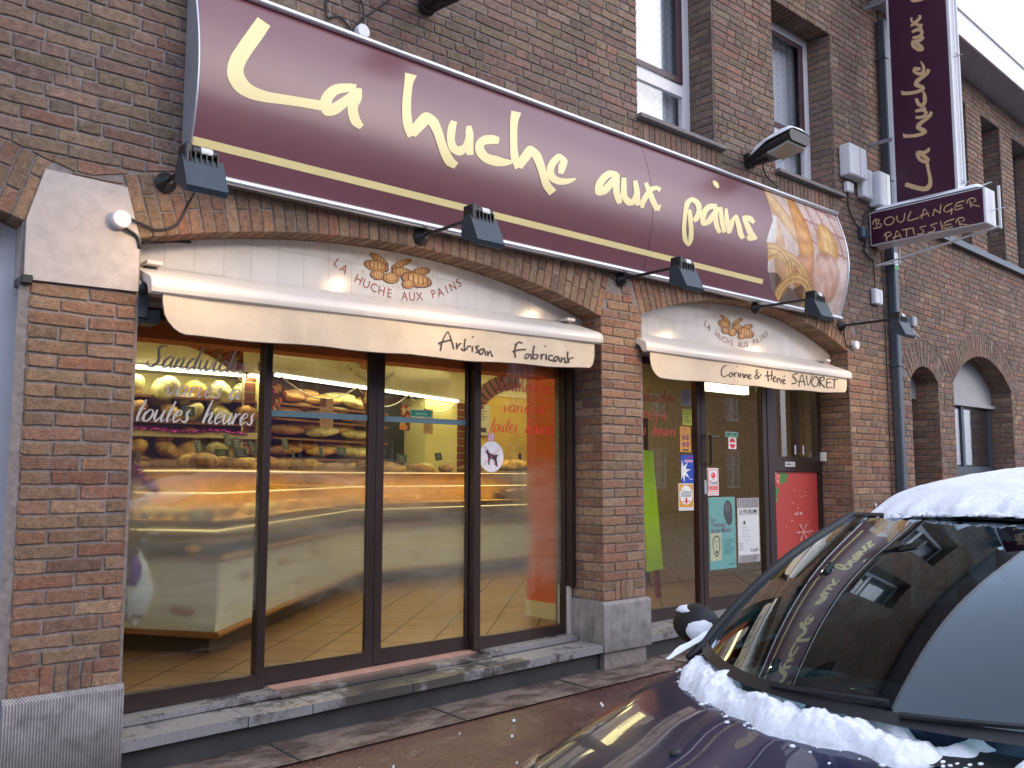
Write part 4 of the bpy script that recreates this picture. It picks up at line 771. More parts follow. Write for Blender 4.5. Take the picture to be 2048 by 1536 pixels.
# ------------------------------------------------------------------ floodlights
M['lampm'] = pm('dark_slate_lamp_metal', (.040, .055, .072), .42, .3, .12, 15)
LAMPC = (1.0, .70, .42)
FL_X = [1.50, 3.04, 4.84, 6.55, 7.98]
FL_L = ["black floodlight at the left end of the long sign with a lit rim", "black floodlight above the emblem of the left awning", "black floodlight over the brick pier between the two openings", "black floodlight below the bread photograph on the right opening's arch", "rightmost black floodlight, past the sign's right end beside the downpipe"]
M['lampg'] = emit("lit_lamp_glass", (1.0, .72, .35), 9.0)
for i, x in enumerate(FL_X):
    f = thing("floodlight", FL_L[i], "floodlight", "arm floodlights along the sign", (x, 0, 2.9))
    yl = -.47 if i == 0 else -.60; xs = 0.0
    mb = MB(); mb.tube([(xs, -.001, 0), (xs, -.014, 0), (xs, -.022, 0), (xs, -.06, .0)], [.052, .052, .044, .018], 20); autosmooth(mb.build("wall_plate", M['blackm'], f))
    mb = MB(); mb.tube([(xs, -.03, .0), (xs, -.06, .004), (xs, yl + .07, .0), (xs - .06, yl + .02, .012)], .012, 8); mb.build("arm", M['blackm'], f, smooth=True)
    mb = MB(); hw = .092; y = yl
    body = [(y + .075, .045), (y + .03, .055), (y - .065, -.085), (y - .05, -.115), (y + .055, -.118), (y + .075, -.10)]
    # housing: closed on the street side and toward the sign, open underneath
    top = [(y + .065, -.122), (y + .060, -.035), (y + .04, -.012), (y - .015, -.010), (y - .085, -.165), (y - .07, -.190)]
    inn = [(y + (p[0] - y) * .9, p[1] - (.006 if p[1] > -.10 else 0)) for p in top]
    for a, b_ in zip(top[:-1], top[1:]):
        ia, ib = inn[top.index(a)], inn[top.index(b_)]
        mb.mesh([(-hw, a[0], a[1]), (hw, a[0], a[1]), (hw, b_[0], b_[1]), (-hw, b_[0], b_[1]), (-hw, ia[0], ia[1]), (hw, ia[0], ia[1]), (hw, ib[0], ib[1]), (-hw, ib[0], ib[1])], [(0, 1, 2, 3), (4, 7, 6, 5), (0, 3, 7, 4), (1, 5, 6, 2), (0, 4, 5, 1), (3, 2, 6, 7)])
    for s_ in (-1, 1): mb.prism([(s_ * hw, p[0], p[1]) for p in top], (s_ * .004, 0, 0))
    mb.build("housing", M['lampm'], f)
    mb = MB()
    for q in range(6): mb.box(-.07 + q * .026, -.064 + q * .026, y - .03, y + .03, -.04, .012)
    mb.build("cooling_fins", M['blackm'], f)
    mb = MB(); mb.tube([(-.05, y + .005, .022), (.065, y + .005, .022)], .027, 14); mb.box(-.088, -.055, y - .03, y + .06, -.09, .05, .006); autosmooth(mb.build("ballast", M['blackm'], f))
    mb = MB(); mb.grid(lambda u, v: (-.012 + .055 * u, y + .005 - .0275 * math.cos(R(-20 + 75 * v)), .022 + .0275 * math.sin(R(-20 + 75 * v))), 1, 6); mb.build("rating_label", M['paper'], f)
    mb = MB(); mb.poly([(-hw + .01, y + .05, -.100), (hw - .01, y + .05, -.100), (hw - .01, y - .055, -.145), (-hw + .01, y - .055, -.145)]); mb.build("lamp_glass", M['lampg'], f)
    ld = bpy.data.lights.new("flood", 'AREA'); ld.shape = 'RECTANGLE'; ld.size = .12; ld.size_y = .02; ld.energy = 2.9; ld.color = LAMPC
    lo = bpy.data.objects.new("lamp_light", ld); sc.collection.objects.link(lo); lo.parent = f; lo.location = (0, y + .0, -.130)
    lo.rotation_euler = Vector((0, -.40, .9)).to_track_quat('Z', 'X').to_euler()
# round wall boxes and cables
def round_box(x, z, label, y=-.012):
    mb = MB(); mb.tube([(x, y, z), (x, y - .04, z), (x, y - .046, z)], [.043, .043, .038], 24); o = autosmooth(mb.build("junction_box", M['white'])); tag(o, label, "junction box", "round white cable boxes"); return o
def cable(pts, label, r=.0065, mat=None, n=8):
    mb = MB(); mb.tube(catmull([tuple(p) for p in pts], n), r, 7); o = mb.build("cable", mat or M['cable'], smooth=True); tag(o, label, "cable"); return o
round_box(1.288, 2.665, "round white junction box on the pale keystone block")
round_box(2.585, 4.045, "round white junction box just above the top edge of the plum sign")
round_box(8.20, 2.735, "round white junction box right of the second arch by the last floodlight")
mb = MB(); mb.box(1.265, 1.315, -.0595, -.0583, 2.655, 2.672); o = mb.build("box_label", M['paper']); o.parent = bpy.data.objects["junction_box"]
cable([(1.33, -.03, 2.68), (1.40, -.02, 2.665), (1.47, -.015, 2.655), (1.56, -.02, 2.70), (1.60, -.04, 2.80), (1.56, -.30, 2.84), (1.52, -.42, 2.83)], "black cable looping from the left floodlight to the keystone's round box")
cable([(1.31, -.03, 2.63), (1.37, -.02, 2.60), (1.388, -.014, 2.55), (1.40, .03, 2.60), (1.50, .15, 2.63), (1.62, .19, 2.665), (1.71, .19, 2.675)], "black cable end running from the keystone onto the left tiles", .008)
cable([(8.0, -.03, 2.88), (8.02, -.02, 2.80), (8.06, -.015, 2.73), (8.12, -.02, 2.71), (8.17, -.03, 2.73)], "black cable hanging from the rightmost floodlight to its round box")
cable([(2.36, -.012, 4.5), (2.36, -.012, 4.15), (2.37, -.012, 4.07), (2.44, -.012, 4.10), (2.50, -.012, 4.07), (2.53, -.012, 4.03)], "thin black cable curling above the sign's top edge")
cable([(2.53, -.012, 4.03), (2.58, -.015, 4.12), (2.66, -.03, 4.2), (2.78, -.05, 4.33), (2.9, -.1, 4.5)], "black cable rising right from the upper round box to the upper lamp")
cable([(2.59, -.04, 4.08), (2.60, -.02, 4.2), (2.56, -.015, 4.3), (2.50, -.015, 4.45)], "black cable rising left from the upper round box")
# street-lamp heads on the facade
def lamp_head(loc, label, snowy):
    t_ = thing("street_lamp", label, "lamp", "black lamp heads projecting from the facade", loc)
    def sec(s, o=0.0):   # s along arm 0..1
        y = -.02 - .50 * s; w0 = .05 + .105 * min(1, s * 1.8); z = -.05 + .085 * s; h = .030 + .018 * min(1, s * 2)
        return y, w0, z, h
    mb = MB(); mb.grid(lambda u, v: (lambda q: (q[1] * math.cos(2 * math.pi * v) * (1 if abs(math.cos(2 * math.pi * v)) < .7 else .98), q[0], q[2] + (q[3] if math.sin(2 * math.pi * v) > 0 else q[3] * .9) * max(-1, min(1, 1.7 * math.sin(2 * math.pi * v)))))(sec(u)), 10, 20)
    mb.poly([(sec(1)[1] * math.cos(2 * math.pi * k / 20), sec(1)[0], sec(1)[2] + sec(1)[3] * max(-1, min(1, 1.7 * math.sin(2 * math.pi * k / 20)))) for k in range(20)])
    autosmooth(mb.build("housing", M['blackm'], t_), 40)
    mb = MB(); y0, w0, z0, h0 = sec(.52); y1, w1, z1, h1 = sec(.95); mb.prism([(-w0 * .8, y0, z0 - h0 - .012), (w0 * .8, y0, z0 - h0 - .012), (w1 * .82, y1, z1 - h1 - .012), (-w1 * .82, y1, z1 - h1 - .012)], (0, 0, .03)); mb.build("lens", pm("frosted_lamp_glass", (.30, .32, .30), .25), t_)
    mb = MB(); mb.box(-.05, .05, -.06, -.001, -.09, .03, .01); mb.tube([(0, -.05, -.05), (0, -.2, -.06)], .03, 10); mb.build("wall_bracket", M['blackm'], t_)
    if snowy:
        mb = MB(); mb.grid(lambda u, v: (lambda s, q: (q[1] * 1.02 * (2 * v - 1), q[0] - .004, q[2] + q[3] * 1.02 + (.060 + .014 * noise.noise(Vector((s * 6, v * 4, 2)))) * (1 - (2 * v - 1) ** 4) * min(1, (1.02 - s) * 12, s * 5) - .012 * (2 * v - 1) ** 4))(.12 + .88 * u, sec(.12 + .88 * u)), 20, 12); mb.build("snow_cap", M['snow'], t_, smooth=True)
    return t_
lamp_head((6.50, 0, 4.23), "black lamp head with a snow cap before the second upper window", True)
lamp_head((3.05, 0, 4.42), "black lamp head cut off by the photo's top edge above the word La", False)
cable([(6.52, -.14, 4.25), (6.66, -.06, 4.15), (6.78, -.03, 4.10), (6.95, -.02, 4.06)], "black cable slanting from the snowy lamp head down to the window sill")
# utility boxes
def ubox(x0, x1, z0, z1, dp, label, off=0.0):
    t_ = thing("utility_box", label, "utility box", "white utility boxes beside the downpipe", (x0, 0, z0))
    mb = MB(); mb.box(0, x1 - x0, -dp + off, -.004 + off, 0, z1 - z0, .012); mb.build("case", M['white'], t_)
    mb = MB(); mb.box((x1 - x0) * .55, (x1 - x0) * .58, -dp - .002 + off, -dp + .004 + off, .02, z1 - z0 - .02); mb.build("lid_seam", M['cap'], t_)
    mb = MB(); mb.tube([((x1 - x0) * .8, -dp - .004 + off, .03), ((x1 - x0) * .8, -dp + off, .03)], .006, 8); mb.build("screw", M['cap'], t_)
ubox(8.07, 8.40, 4.42, 4.74, .13, "largest white utility box, highest of the cluster by the downpipe")
ubox(8.40, 8.60, 4.27, 4.58, .08, "narrow white utility box between the largest box and the downpipe")
ubox(8.64, 8.86, 4.22, 4.58, .14, "tall white utility box nearest the downpipe")
ubox(8.13, 8.25, 4.27, 4.38, .06, "tiny white box below the largest utility box")
ubox(8.60, 8.76, 3.20, 3.36, .06, "single white box low on the wall left of the downpipe")
cable([(8.17, -.03, 4.27), (8.2, -.02, 4.12), (8.30, -.02, 4.0), (8.42, -.03, 3.93)], "pair of black wires hanging below the tiny white box", .008)
cable([(8.47, -.03, 4.0), (8.52, -.02, 4.12), (8.66, -.02, 4.2), (8.70, -.03, 4.23)], "black wire joining the dark splice box to the tall utility box", .007)
cable([(8.46, -.03, 3.9), (8.5, -.02, 3.8), (8.48, -.02, 3.72), (8.58, -.02, 3.68), (8.66, -.02, 3.66)], "black wire bundle behind the small horizontal sign's wall end", .009)
cable([(8.66, -.015, 3.66), (8.68, -.015, 3.5), (8.68, -.015, 3.36)], "dark wire dropping to the single low white box", .006)
cable([(8.84, -.015, 4.2), (8.86, -.015, 3.4), (8.86, -.015, 1.6), (8.86, -.015, .3)], "thin dark wire running down beside the downpipe", .006)
mb = MB(); mb.box(8.39, 8.50, -.075, -.004, 3.84, 3.97, .02); tag(mb.build("splice_box", M['slate']), "small dark splice box left of the horizontal sign", "junction box")
mb = MB(); mb.box(9.21, 9.31, -.15, -.01, 3.02, 3.13, .01); mb.tube([(9.26, -.10, 3.02), (9.27, -.12, 2.96), (9.31, -.16, 2.91)], .012, 8); tag(mb.build("alarm_box", M['cap']), "small grey box with a dark stub behind the rightmost floodlight", "utility box")
for x, z in ((8.52, 1.17), (9.30, 1.28)):
    mb = MB(); mb.tube([(x, -.003, z), (x, -.014, z)], .02, 16); mb.tube([(x, -.014, z), (x, -.018, z)], [.011, .0], 12); tag(mb.build("gas_marker", M['alu']), "small round metal marker on the brick %s the downpipe's foot" % ("left of" if x < 9 else "right of"), "marker")
# ------------------------------------------------------------------ projecting signs
VX = 8.64
vs_ = thing("projecting_sign", "tall vertical plum sign lettered La huche aux pains above the snowy BOULANGER sign", "sign")
mb = MB(); mb.box(VX, VX + .16, -.90, -.28, 4.19, 7.1); mb.build("box_frame", M['white'], vs_)
M['plumface'] = pm("plum_sign_face", (.050, .008, .030), .35, 0, .05, 4)
for x in (VX - .003, VX + .161): mb = MB(); mb.box(x, x + .002, -.875, -.305, 4.2, 7.08); mb.build("face", M['plumface'], vs_)
mb = MB(); mb.tube([(VX + .1, -.925, 4.25), (VX + .1, -.925, 7.1)], .014, 8); mb.build("neon_tube", M['white'], vs_)
mb = MB()
for z in (4.27, 5.55, 6.7): mb.tube([(VX + .1, -.90, z), (VX + .1, -.96, z)], .006, 6); mb.tube([(VX + .02, -.93, z), (VX + .12, -.93, z)], .005, 6)
mb.build("tube_clip", M['cap'], vs_)
def vmap(a, b, l): return (VX - .0045 - l, -.39 - (3.87 - b) * .56, 4.25 + (a - 1.733) * .535)
mb = MB(); st = unpack(T_SIGN); ribbons(mb, st, vmap, n=6, step=.0003, fat=1.12); mb.build("lettering", M['creamv'], vs_)
def vmap2(a, b, l): return (VX + .1645 + l, -.39 - (3.87 - b) * .56, 4.25 + (a - 1.733) * .535)
for z in (4.9, 6.4): mb = MB(); mb.tube([(VX + .08, .0, z), (VX + .08, -.3, z)], .02, 8); mb.build("wall_arm", M['cap'], vs_)
hs_ = thing("projecting_sign", "small horizontal plum sign lettered BOULANGER PATISSIER with snow along its top", "sign")
mb = MB(); mb.box(VX - .03, VX + .20, -1.15, -.02, 3.80, 4.15, .006); mb.build("box_frame", M['white'], hs_)
mb = MB(); mb.box(VX - .033, VX - .0305, -1.13, -.035, 3.812, 4.137); mb.build("face", M['plumface'], hs_)
mb = MB(); ribbons(mb, unpack(T_BOX), lambda a, b, l: (VX - .0345 - l, -a, b), n=5, step=.0003); mb.build("lettering", M['creamv'], hs_)
mb = MB()
mb.grid(lambda u, v: (VX - .035 + .24 * v, -.03 - 1.12 * u, 4.151 + max(0, (.012 + .055 * (math.sin(math.pi * v) ** .5) * (.55 + .6 * abs(noise.noise(Vector((u * 3.2, v * 2, 5)))) + .4 * math.sin(u * 5.5 + .4) ** 2)) * min(1, u * 16, (1 - u) * 14)) - .004), 60, 14); mb.build("snow", M['snow'], hs_, smooth=True)
mb = MB(); mb.tube([(VX + .12, -.0, 3.62), (VX + .12, -1.22, 3.785)], .012, 8); mb.tube([(VX + .12, -.01, 3.62), (VX + .3, -.2, 3.66), (VX + .12, -.35, 3.72)], .008, 6)
mb.tube([(VX + .12, -.25, 3.60), (VX + .12, -.25, 3.80)], .007, 6); mb.tube([(VX + .12, -.75, 3.70), (VX + .12, -.75, 3.80)], .007, 6); mb.build("stay_rod", M['white'], hs_)
mb = MB(); mb.tube([(VX + .12, -1.215, 3.76), (VX + .12, -1.215, 4.17)], .014, 8); mb.tube([(VX + .12, -1.15, 3.95), (VX + .12, -1.26, 3.95)], .005, 6); mb.tube([(VX + .05, -1.0, 4.175), (VX + .05, -1.18, 4.20)], .006, 6); mb.build("neon_tube", M['white'], hs_)
mb = MB(); mb.tube([(VX + .05, .0, 3.82), (VX + .05, -.05, 3.82)], .03, 10); mb.build("wall_arm", M['blackm'], hs_)
# ------------------------------------------------------------------ shopfront joinery
GY = .362
def frame_leaf(name, x0, x1, z0, z1, st=.05, bot=.085, top=.06, y0=.33, y1=.39, parent=None, label=None):
    f = MB(); f.box(x0, x0 + st, y0, y1, z0, z1, .003); f.box(x1 - st, x1, y0, y1, z0, z1, .003)
    f.box(x0 + st, x1 - st, y0 + .002, y1 - .002, z0, z0 + bot); f.box(x0 + st, x1 - st, y0 + .002, y1 - .002, z1 - top, z1)
    o = f.build(name, M['bronze'], parent or bld)
    if label: o['label'] = label
    g = MB(); g.poly([(x0 + st, (y0 + y1) / 2, z0 + bot), (x1 - st, (y0 + y1) / 2, z0 + bot), (x1 - st, (y0 + y1) / 2, z1 - top), (x0 + st, (y0 + y1) / 2, z1 - top)]); g.build("pane", M['glass'], o)
    return o
Z0 = .287
frame_leaf("fixed_window", 1.40, 2.262, Z0 - .01, 2.33, .045, .085)
frame_leaf("sliding_door", 2.225, 2.998, Z0 + .008, 2.33, .055, .09, y0=.392, y1=.43)
frame_leaf("sliding_door", 3.002, 3.775, Z0 + .018, 2.33, .055, .09, y0=.392, y1=.43)
frame_leaf("fixed_window", 3.735, 4.628, Z0 + .018, 2.33, .055, .085)
jb = MB(); jb.box(1.392, 1.402, .30, .40, .28, 2.4); jb.build("wood_jamb", pm("red_brown_wood", (.15, .045, .02), .5, var=.2), bld)
jb = MB(); jb.box(4.585, 4.628, .27, .33, .66, 2.33, .003); jb.build("jamb", M['bronze'], bld)
frame_leaf("fixed_window", 5.07, 6.20, .30, 2.42, .05, .10)
d2 = frame_leaf("glass_door", 6.205, 7.19, .31, 2.42, .065, .12, label="glass door with posters at the bottom, in the right opening")
f = MB(); f.box(7.195, 7.30, .325, .395, .31, 2.42, .003); f.box(8.06, 8.122, .325, .395, .31, 2.42, .003); f.box(7.30, 8.06, .328, .392, 1.50, 1.64); f.box(7.30, 8.06, .328, .392, 2.36, 2.42); f.box(7.30, 8.06, .328, .392, .31, .50)
f.box(7.68, 7.74, .33, .39, 1.64, 2.36, .003); f.box(7.30, 7.36, .332, .388, 1.64, 2.36); pn = f.build("side_panel_frame", M['bronze'], bld)
g = MB(); g.poly([(7.36, .36, 1.64), (7.68, .36, 1.64), (7.68, .36, 2.36), (7.36, .36, 2.36)]); g.poly([(7.74, .36, 1.64), (8.06, .36, 1.64), (8.06, .36, 2.36), (7.74, .36, 2.36)]); g.build("pane", M['glass'], pn)
g = MB(); g.tube([(7.64, .318, 1.66), (7.64, .318, 1.75)], .008, 8); g.tube([(7.78, .318, 1.66), (7.78, .318, 1.75)], .008, 8); g.build("window_catch", M['alu'], pn)
g = MB(); g.tube([(6.30, .315, 1.81), (6.27, .28, 1.80), (6.27, .28, 1.57), (6.30, .315, 1.55)], .012, 8); g.tube([(6.26, .29, 1.79), (6.40, .29, 1.79)], .008, 8); g.build("handle", M['blackm'], d2)
g = MB(); g.box(6.225, 6.255, .322, .331, 1.30, 1.42, .002); g.build("lock_plate", M['alu'], d2)
# added film behind the panes that blurs and greys the view inside
def fog_mat():
    m, t, b = nodes("window_condensation"); t.nodes.remove(b); out = t.nodes['Material Output']; tc = N(t, 'ShaderNodeTexCoord'); sp = N(t, 'ShaderNodeSeparateXYZ'); t.links.new(tc.outputs['Object'], sp.inputs[0])
    n = noise_tex(t, 1.9, 4, .55, stretch=(.5, 1, 1.4)); a = N(t, 'ShaderNodeMath', operation='MULTIPLY_ADD'); a.inputs[1].default_value = .9; t.links.new(n.outputs[0], a.inputs[0]); t.links.new(sp.outputs[2], a.inputs[2])
    z = ramp(t, a.outputs[0], [(0.0, 0), (1.0, 0)]); cr = z.color_ramp; 
    mp = N(t, 'ShaderNodeMapRange'); t.links.new(a.outputs[0], mp.inputs[0]); mp.inputs[1].default_value = .9; mp.inputs[2].default_value = 2.3; t.links.new(mp.outputs[0], z.inputs[0])
    e = cr.elements; e[0].position = .12; e[0].color = (0, 0, 0, 1); e[1].position = .30; e[1].color = (1, 1, 1, 1); q = e.new(.62); q.color = (1, 1, 1, 1); q = e.new(.76); q.color = (0, 0, 0, 1)
    n2 = noise_tex(t, 7, 5, .6, stretch=(.25, 1, 1.6)); r2 = ramp(t, n2.outputs[0], [(.35, .55), (.65, .95)]); mu = N(t, 'ShaderNodeMath', operation='MULTIPLY'); t.links.new(z.outputs[0], mu.inputs[0]); t.links.new(r2.outputs[0], mu.inputs[1])
    rf = N(t, 'ShaderNodeBsdfRefraction'); rf.inputs['IOR'].default_value = 1.04; rf.inputs['Roughness'].default_value = .62; rf.inputs[0].default_value = (.98, .97, .95, 1)
    tl_ = N(t, 'ShaderNodeBsdfDiffuse'); tl_.inputs[0].default_value = (.50, .50, .54, 1); m1 = N(t, 'ShaderNodeMixShader'); m1.inputs[0].default_value = .30; t.links.new(rf.outputs[0], m1.inputs[1]); t.links.new(tl_.outputs[0], m1.inputs[2])
    tr = N(t, 'ShaderNodeBsdfTransparent'); mx = N(t, 'ShaderNodeMixShader'); t.links.new(mu.outputs[0], mx.inputs[0]); t.links.new(tr.outputs[0], mx.inputs[1]); t.links.new(m1.outputs[0], mx.inputs[2]); t.links.new(mx.outputs[0], out.inputs[0]); return m
M['fog'] = fog_mat()
for o_ in [q for q in bld.children if q.name.split('.')[0] in ('fixed_window', 'sliding_door')]:
    for p_ in list(o_.children):
        if p_.name.startswith('pane'):
            vv = [v.co for v in p_.data.vertices]; x0, x1, z0, z1 = min(v.x for v in vv), max(v.x for v in vv), min(v.z for v in vv), max(v.z for v in vv); y = vv[0].y + .006
            if x0 > 5: continue
            mb = MB(); mb.poly([(x0, y, z0), (x1, y, z0), (x1, y, z1), (x0, y, z1)]); mb.build("condensation", M['fog'], o_)
# ------------------------------------------------------------------ stickers and posters on the glass
def flat(name, label, cat, x0, x1, z0, z1, y, base, draw=None, thick=.0015, mat=None, group=None):
    mb = MB(); mb.col = base; mb.box(x0, x1, y - thick, y, z0, z1); w_, h_ = x1 - x0, z1 - z0
    if draw:
        lv = [0]
        def rect(a, b, c, d, col): lv[0] += 1; yy = y - thick - .0002 * lv[0]; mb.poly([(x0 + a * w_, yy, z0 + b * h_), (x0 + c * w_, yy, z0 + b * h_), (x0 + c * w_, yy, z0 + d * h_), (x0 + a * w_, yy, z0 + d * h_)], col)
        def ell(cx, cy, rx, ry, col, n=20): lv[0] += 1; yy = y - thick - .0002 * lv[0]; mb.poly([(x0 + (cx + rx * math.cos(2 * math.pi * i / n)) * w_, yy, z0 + (cy + ry * math.sin(2 * math.pi * i / n)) * h_) for i in range(n)], col)
        def pg(pts, col): lv[0] += 1; yy = y - thick - .0002 * lv[0]; mb.poly([(x0 + a * w_, yy, z0 + b * h_) for a, b in pts], col)
        def tx(s, a, b, size, col, sx=1.0, bold=0.0): lv[0] += 1; yy = y - thick - .0002 * lv[0]; put_text(mb, s, lambda p, q: (p, yy, q), size, sx, col, bold, at=(x0 + a * w_, z0 + b * h_))
        draw(rect, ell, pg, tx)
    o = mb.build(name, mat or M['col'], col=True); tag(o, label, cat, group); return o
YG = .3575
def lines(rect, a, c, z, n, dz, col, th=.012):
    rr = random.Random(int(z * 100))
    for i in range(n): rect(a, z - i * dz, a + (c - a) * rr.uniform(.6, 1), z - i * dz + th, col)
flat("notice", "pale grey typed notice highest on the window left of the glass door", "notice", 5.973, 6.097, 2.049, 2.182, YG, (.42, .45, .50), lambda r, e, p, t: lines(r, .1, .9, .85, 9, .09, (.25, .27, .32), .03))
flat("sticker", "yellow green sticker with a black frame below the typed notice", "sticker", 5.988, 6.112, 1.884, 2.021, YG, (.52, .55, .05), lambda r, e, p, t: (r(.15, .12, .85, .9, (.03, .05, .02)), r(.19, .15, .81, .87, (.52, .55, .05)), e(.5, .6, .16, .16, (.03, .05, .02)), e(.5, .6, .10, .10, (.52, .55, .05)), lines(r, .28, .75, .36, 3, .08, (.03, .05, .02), .03)))
def hours(r, e, p, t):
    p([(.42, .93), (.58, .93), (.54, .84), (.46, .84)], (.35, .12, .04))
    for cx in (.33, .68):
        for cy in (.57, .29): e(cx, cy, .14, .10, (.16, .02, .12)); e(cx, cy, .05, .05, (.5, .22, .2))
    r(.2, .05, .8, .11, (.03, .03, .03))
flat("sticker", "orange sticker with four dark round symbols on the window edge", "sticker", 5.950, 6.091, 1.656, 1.871, YG, (.66, .30, .05), hours)
def star(r, e, p, t):
    r(.25, .74, .95, .83, (.55, .3, .5)); pts = []
    for i in range(16):
        a = math.pi * i / 8 + .15; q = (.52 if i % 2 == 0 else .2); pts.append((.15 + q * math.cos(a) * 1.2, .42 + q * math.sin(a) * .8))
    p([(max(0, min(1, x)), max(.02, min(.9, y))) for x, y in pts], (.72, .76, .78)); r(.62, .12, .92, .15, (.5, .6, .7)); r(.55, .88, .9, .94, (.25, .02, .25))
flat("sticker", "blue sticker with a large white star on the window edge", "sticker", 5.957, 6.124, 1.396, 1.631, YG, (.01, .06, .42), star)
def cheque(r, e, p, t):
    r(.04, .12, .96, .97, (.62, .30, .03)); r(.04, .03, .96, .10, (.55, .6, .65)); e(.5, .57, .42, .36, (.74, .75, .76)); t("Chèque", .5, .68, .043, (.02, .08, .12), bold=.01); t("Déjeuner", .5, .56, .040, (.02, .08, .12), .92, .01); r(.44, .26, .56, .46, (.6, .05, .04)); r(.26, .32, .74, .35, (.6, .05, .04)); r(.48, .2, .51, .5, (.6, .05, .04))
flat("sticker", "orange and white Chèque Déjeuner sticker low on the window edge", "sticker", 5.917, 6.116, 1.167, 1.392, YG, (.7, .7, .7), cheque)
flat("door_plate", "small green plate above the no entry sign on the glass door", "plate", 6.585, 6.770, 1.801, 1.846, YG, (.45, .6, .5), lambda r, e, p, t: (r(.04, .12, .96, .88, (.01, .20, .10)), t("sortie", .5, .5, .026, (.4, .6, .5))))
flat("sticker", "white sticker with a red no entry disc on the glass door", "sticker", 6.627, 6.743, 1.695, 1.797, YG, (.75, .74, .74), lambda r, e, p, t: (e(.5, .5, .38, .44, (.62, .02, .03)), r(.14, .42, .86, .58, (.75, .74, .74))))
def ticket(r, e, p, t):
    r(.06, .04, .94, .95, (.66, .08, .10)); r(.12, .06, .88, .93, (.72, .70, .72)); e(.52, .73, .2, .11, (.66, .03, .05)); e(.47, .76, .07, .04, (.8, .4, .4)); r(.42, .57, .62, .585, (.05, .05, .1)); t("Ticket", .5, .46, .048, (.06, .05, .16), .9, .012); r(.16, .2, .86, .34, (.66, .03, .05)); r(.24, .25, .78, .29, (.7, .4, .4)); r(.2, .12, .82, .15, (.66, .2, .2)); r(.02, .2, .07, .9, (.66, .3, .32))
flat("sticker", "red and white rounded Ticket sticker on the left of the glass door", "sticker", 6.312, 6.469, 1.287, 1.524, YG, (.74, .72, .74), ticket)
def teal(r, e, p, t):
    e(.72, .80, .17, .155, (.055, .06, .07)); e(.70, .84, .09, .08, (.09, .10, .11)); e(.76, .70, .13, .10, (.055, .06, .07))
    for i, s_ in enumerate(("Les", "Traumeux", "les par Maison")): t(s_, (.16, .34, .46)[i], (.69 - .075 * i), .062, (.16, .10, .16), .8, .015)
    r(.03, .12, .44, .5, (.42, .44, .30)); 
    face = [(.24, .47), (.34, .46), (.40, .40), (.38, .28), (.32, .19), (.24, .17), (.16, .22), (.11, .33), (.12, .42)]
    p(face, (.03, .04, .04)); p([(.245 + (x - .245) * .82, .33 + (y - .33) * .87) for x, y in face], (.42, .44, .30))
    r(.16, .385, .22, .395, (.03, .04, .04)); r(.27, .385, .34, .395, (.03, .04, .04)); r(.245, .30, .255, .38, (.03, .04, .04)); e(.26, .24, .045, .02, (.03, .04, .04))
    lines(r, .55, .95, .40, 7, .032, (.07, .22, .21), .008); r(.7, .055, .95, .065, (.05, .15, .15))
flat("poster", "teal poster with a drawn face taped low on the glass door", "poster", 6.319, 6.700, .654, 1.272, YG, (.13, .34, .33), teal)
def wp(r, e, p, t):
    r(.02, .12, .97, .84, (.62, .64, .66))
    for i in range(9): r(.04 + i * .105, .86, .07 + i * .105, .99, (.16, .14, .16)); p([(.02 + i * .1, .0), (.05 + i * .1, .0), (.2 + i * .1, .11), (.17 + i * .1, .11)] if i < 8 else [(.0, .0), (.01, 0), (.01, .01)], (.10, .09, .10))
    t("LE PROBLEME", .5, .79, .050, (.12, .12, .14), .92, .004); r(.05, .745, .95, .75, (.2, .2, .22)); e(.3, .62, .04, .03, (.04, .04, .06)); lines(r, .2, .6, .55, 5, .05, (.45, .46, .5), .006); lines(r, .05, .3, .3, 4, .03, (.35, .35, .38), .008)
    t("4 t à N", .72, .19, .05, (.05, .05, .08), .8)
flat("poster", "white LE PROBLEME poster with a grey grid border on the glass door", "poster", 6.732, 7.067, .686, 1.258, YG, (.36, .35, .37), wp)
def noel(r, e, p, t):
    G = (.06, .20, .05)
    p([(.12, .99), (.3, .985), (.34, .955), (.28, .93), (.30, .90), (.22, .895), (.17, .87), (.13, .90), (.14, .94)], G); p([(0, .86), (.10, .85), (.12, .80), (.07, .78), (.09, .73), (.04, .70), (.03, .66), (0, .65)], G)
    for cx, cy in ((.06, .97), (.11, .95), (.05, .925), (.10, .90), (.02, .95)): e(cx, cy, .045, .026, (.55, .12, .12)); e(cx - .01, cy + .008, .012, .007, (.8, .6, .6))
    rr = random.Random(3)
    for i in range(22): e(rr.random() * .94 + .03, rr.random() * .85 + .02, .016, .008, (.66, .25, .24))
    t("noël de", .52, .60, .052, (.75, .55, .5), .9, .004)
    for a in range(6):
        an = math.pi * a / 3; cx, cy = .62, .42; dx, dy = math.cos(an) * .16, math.sin(an) * .09; nx, ny = -math.sin(an) * .008, math.cos(an) * .005
        p([(cx + nx, cy + ny), (cx + dx + nx, cy + dy + ny), (cx + dx - nx, cy + dy - ny), (cx - nx, cy - ny)], (.68, .32, .30))
        for q in (.5, .75):
            for s_ in (-1, 1): a2 = an + s_ * .7; bx, by = cx + dx * q, cy + dy * q; p([(bx, by), (bx + math.cos(a2) * .05, by + math.sin(a2) * .028), (bx + math.cos(a2) * .05 + .008, by + math.sin(a2) * .028), (bx + .01, by)], (.68, .32, .30))
flat("christmas_poster", "big red Christmas poster with holly filling the lower right panel", "poster", 7.30, 8.06, .50, 1.50, .352, (.42, .05, .045), noel, thick=.004)
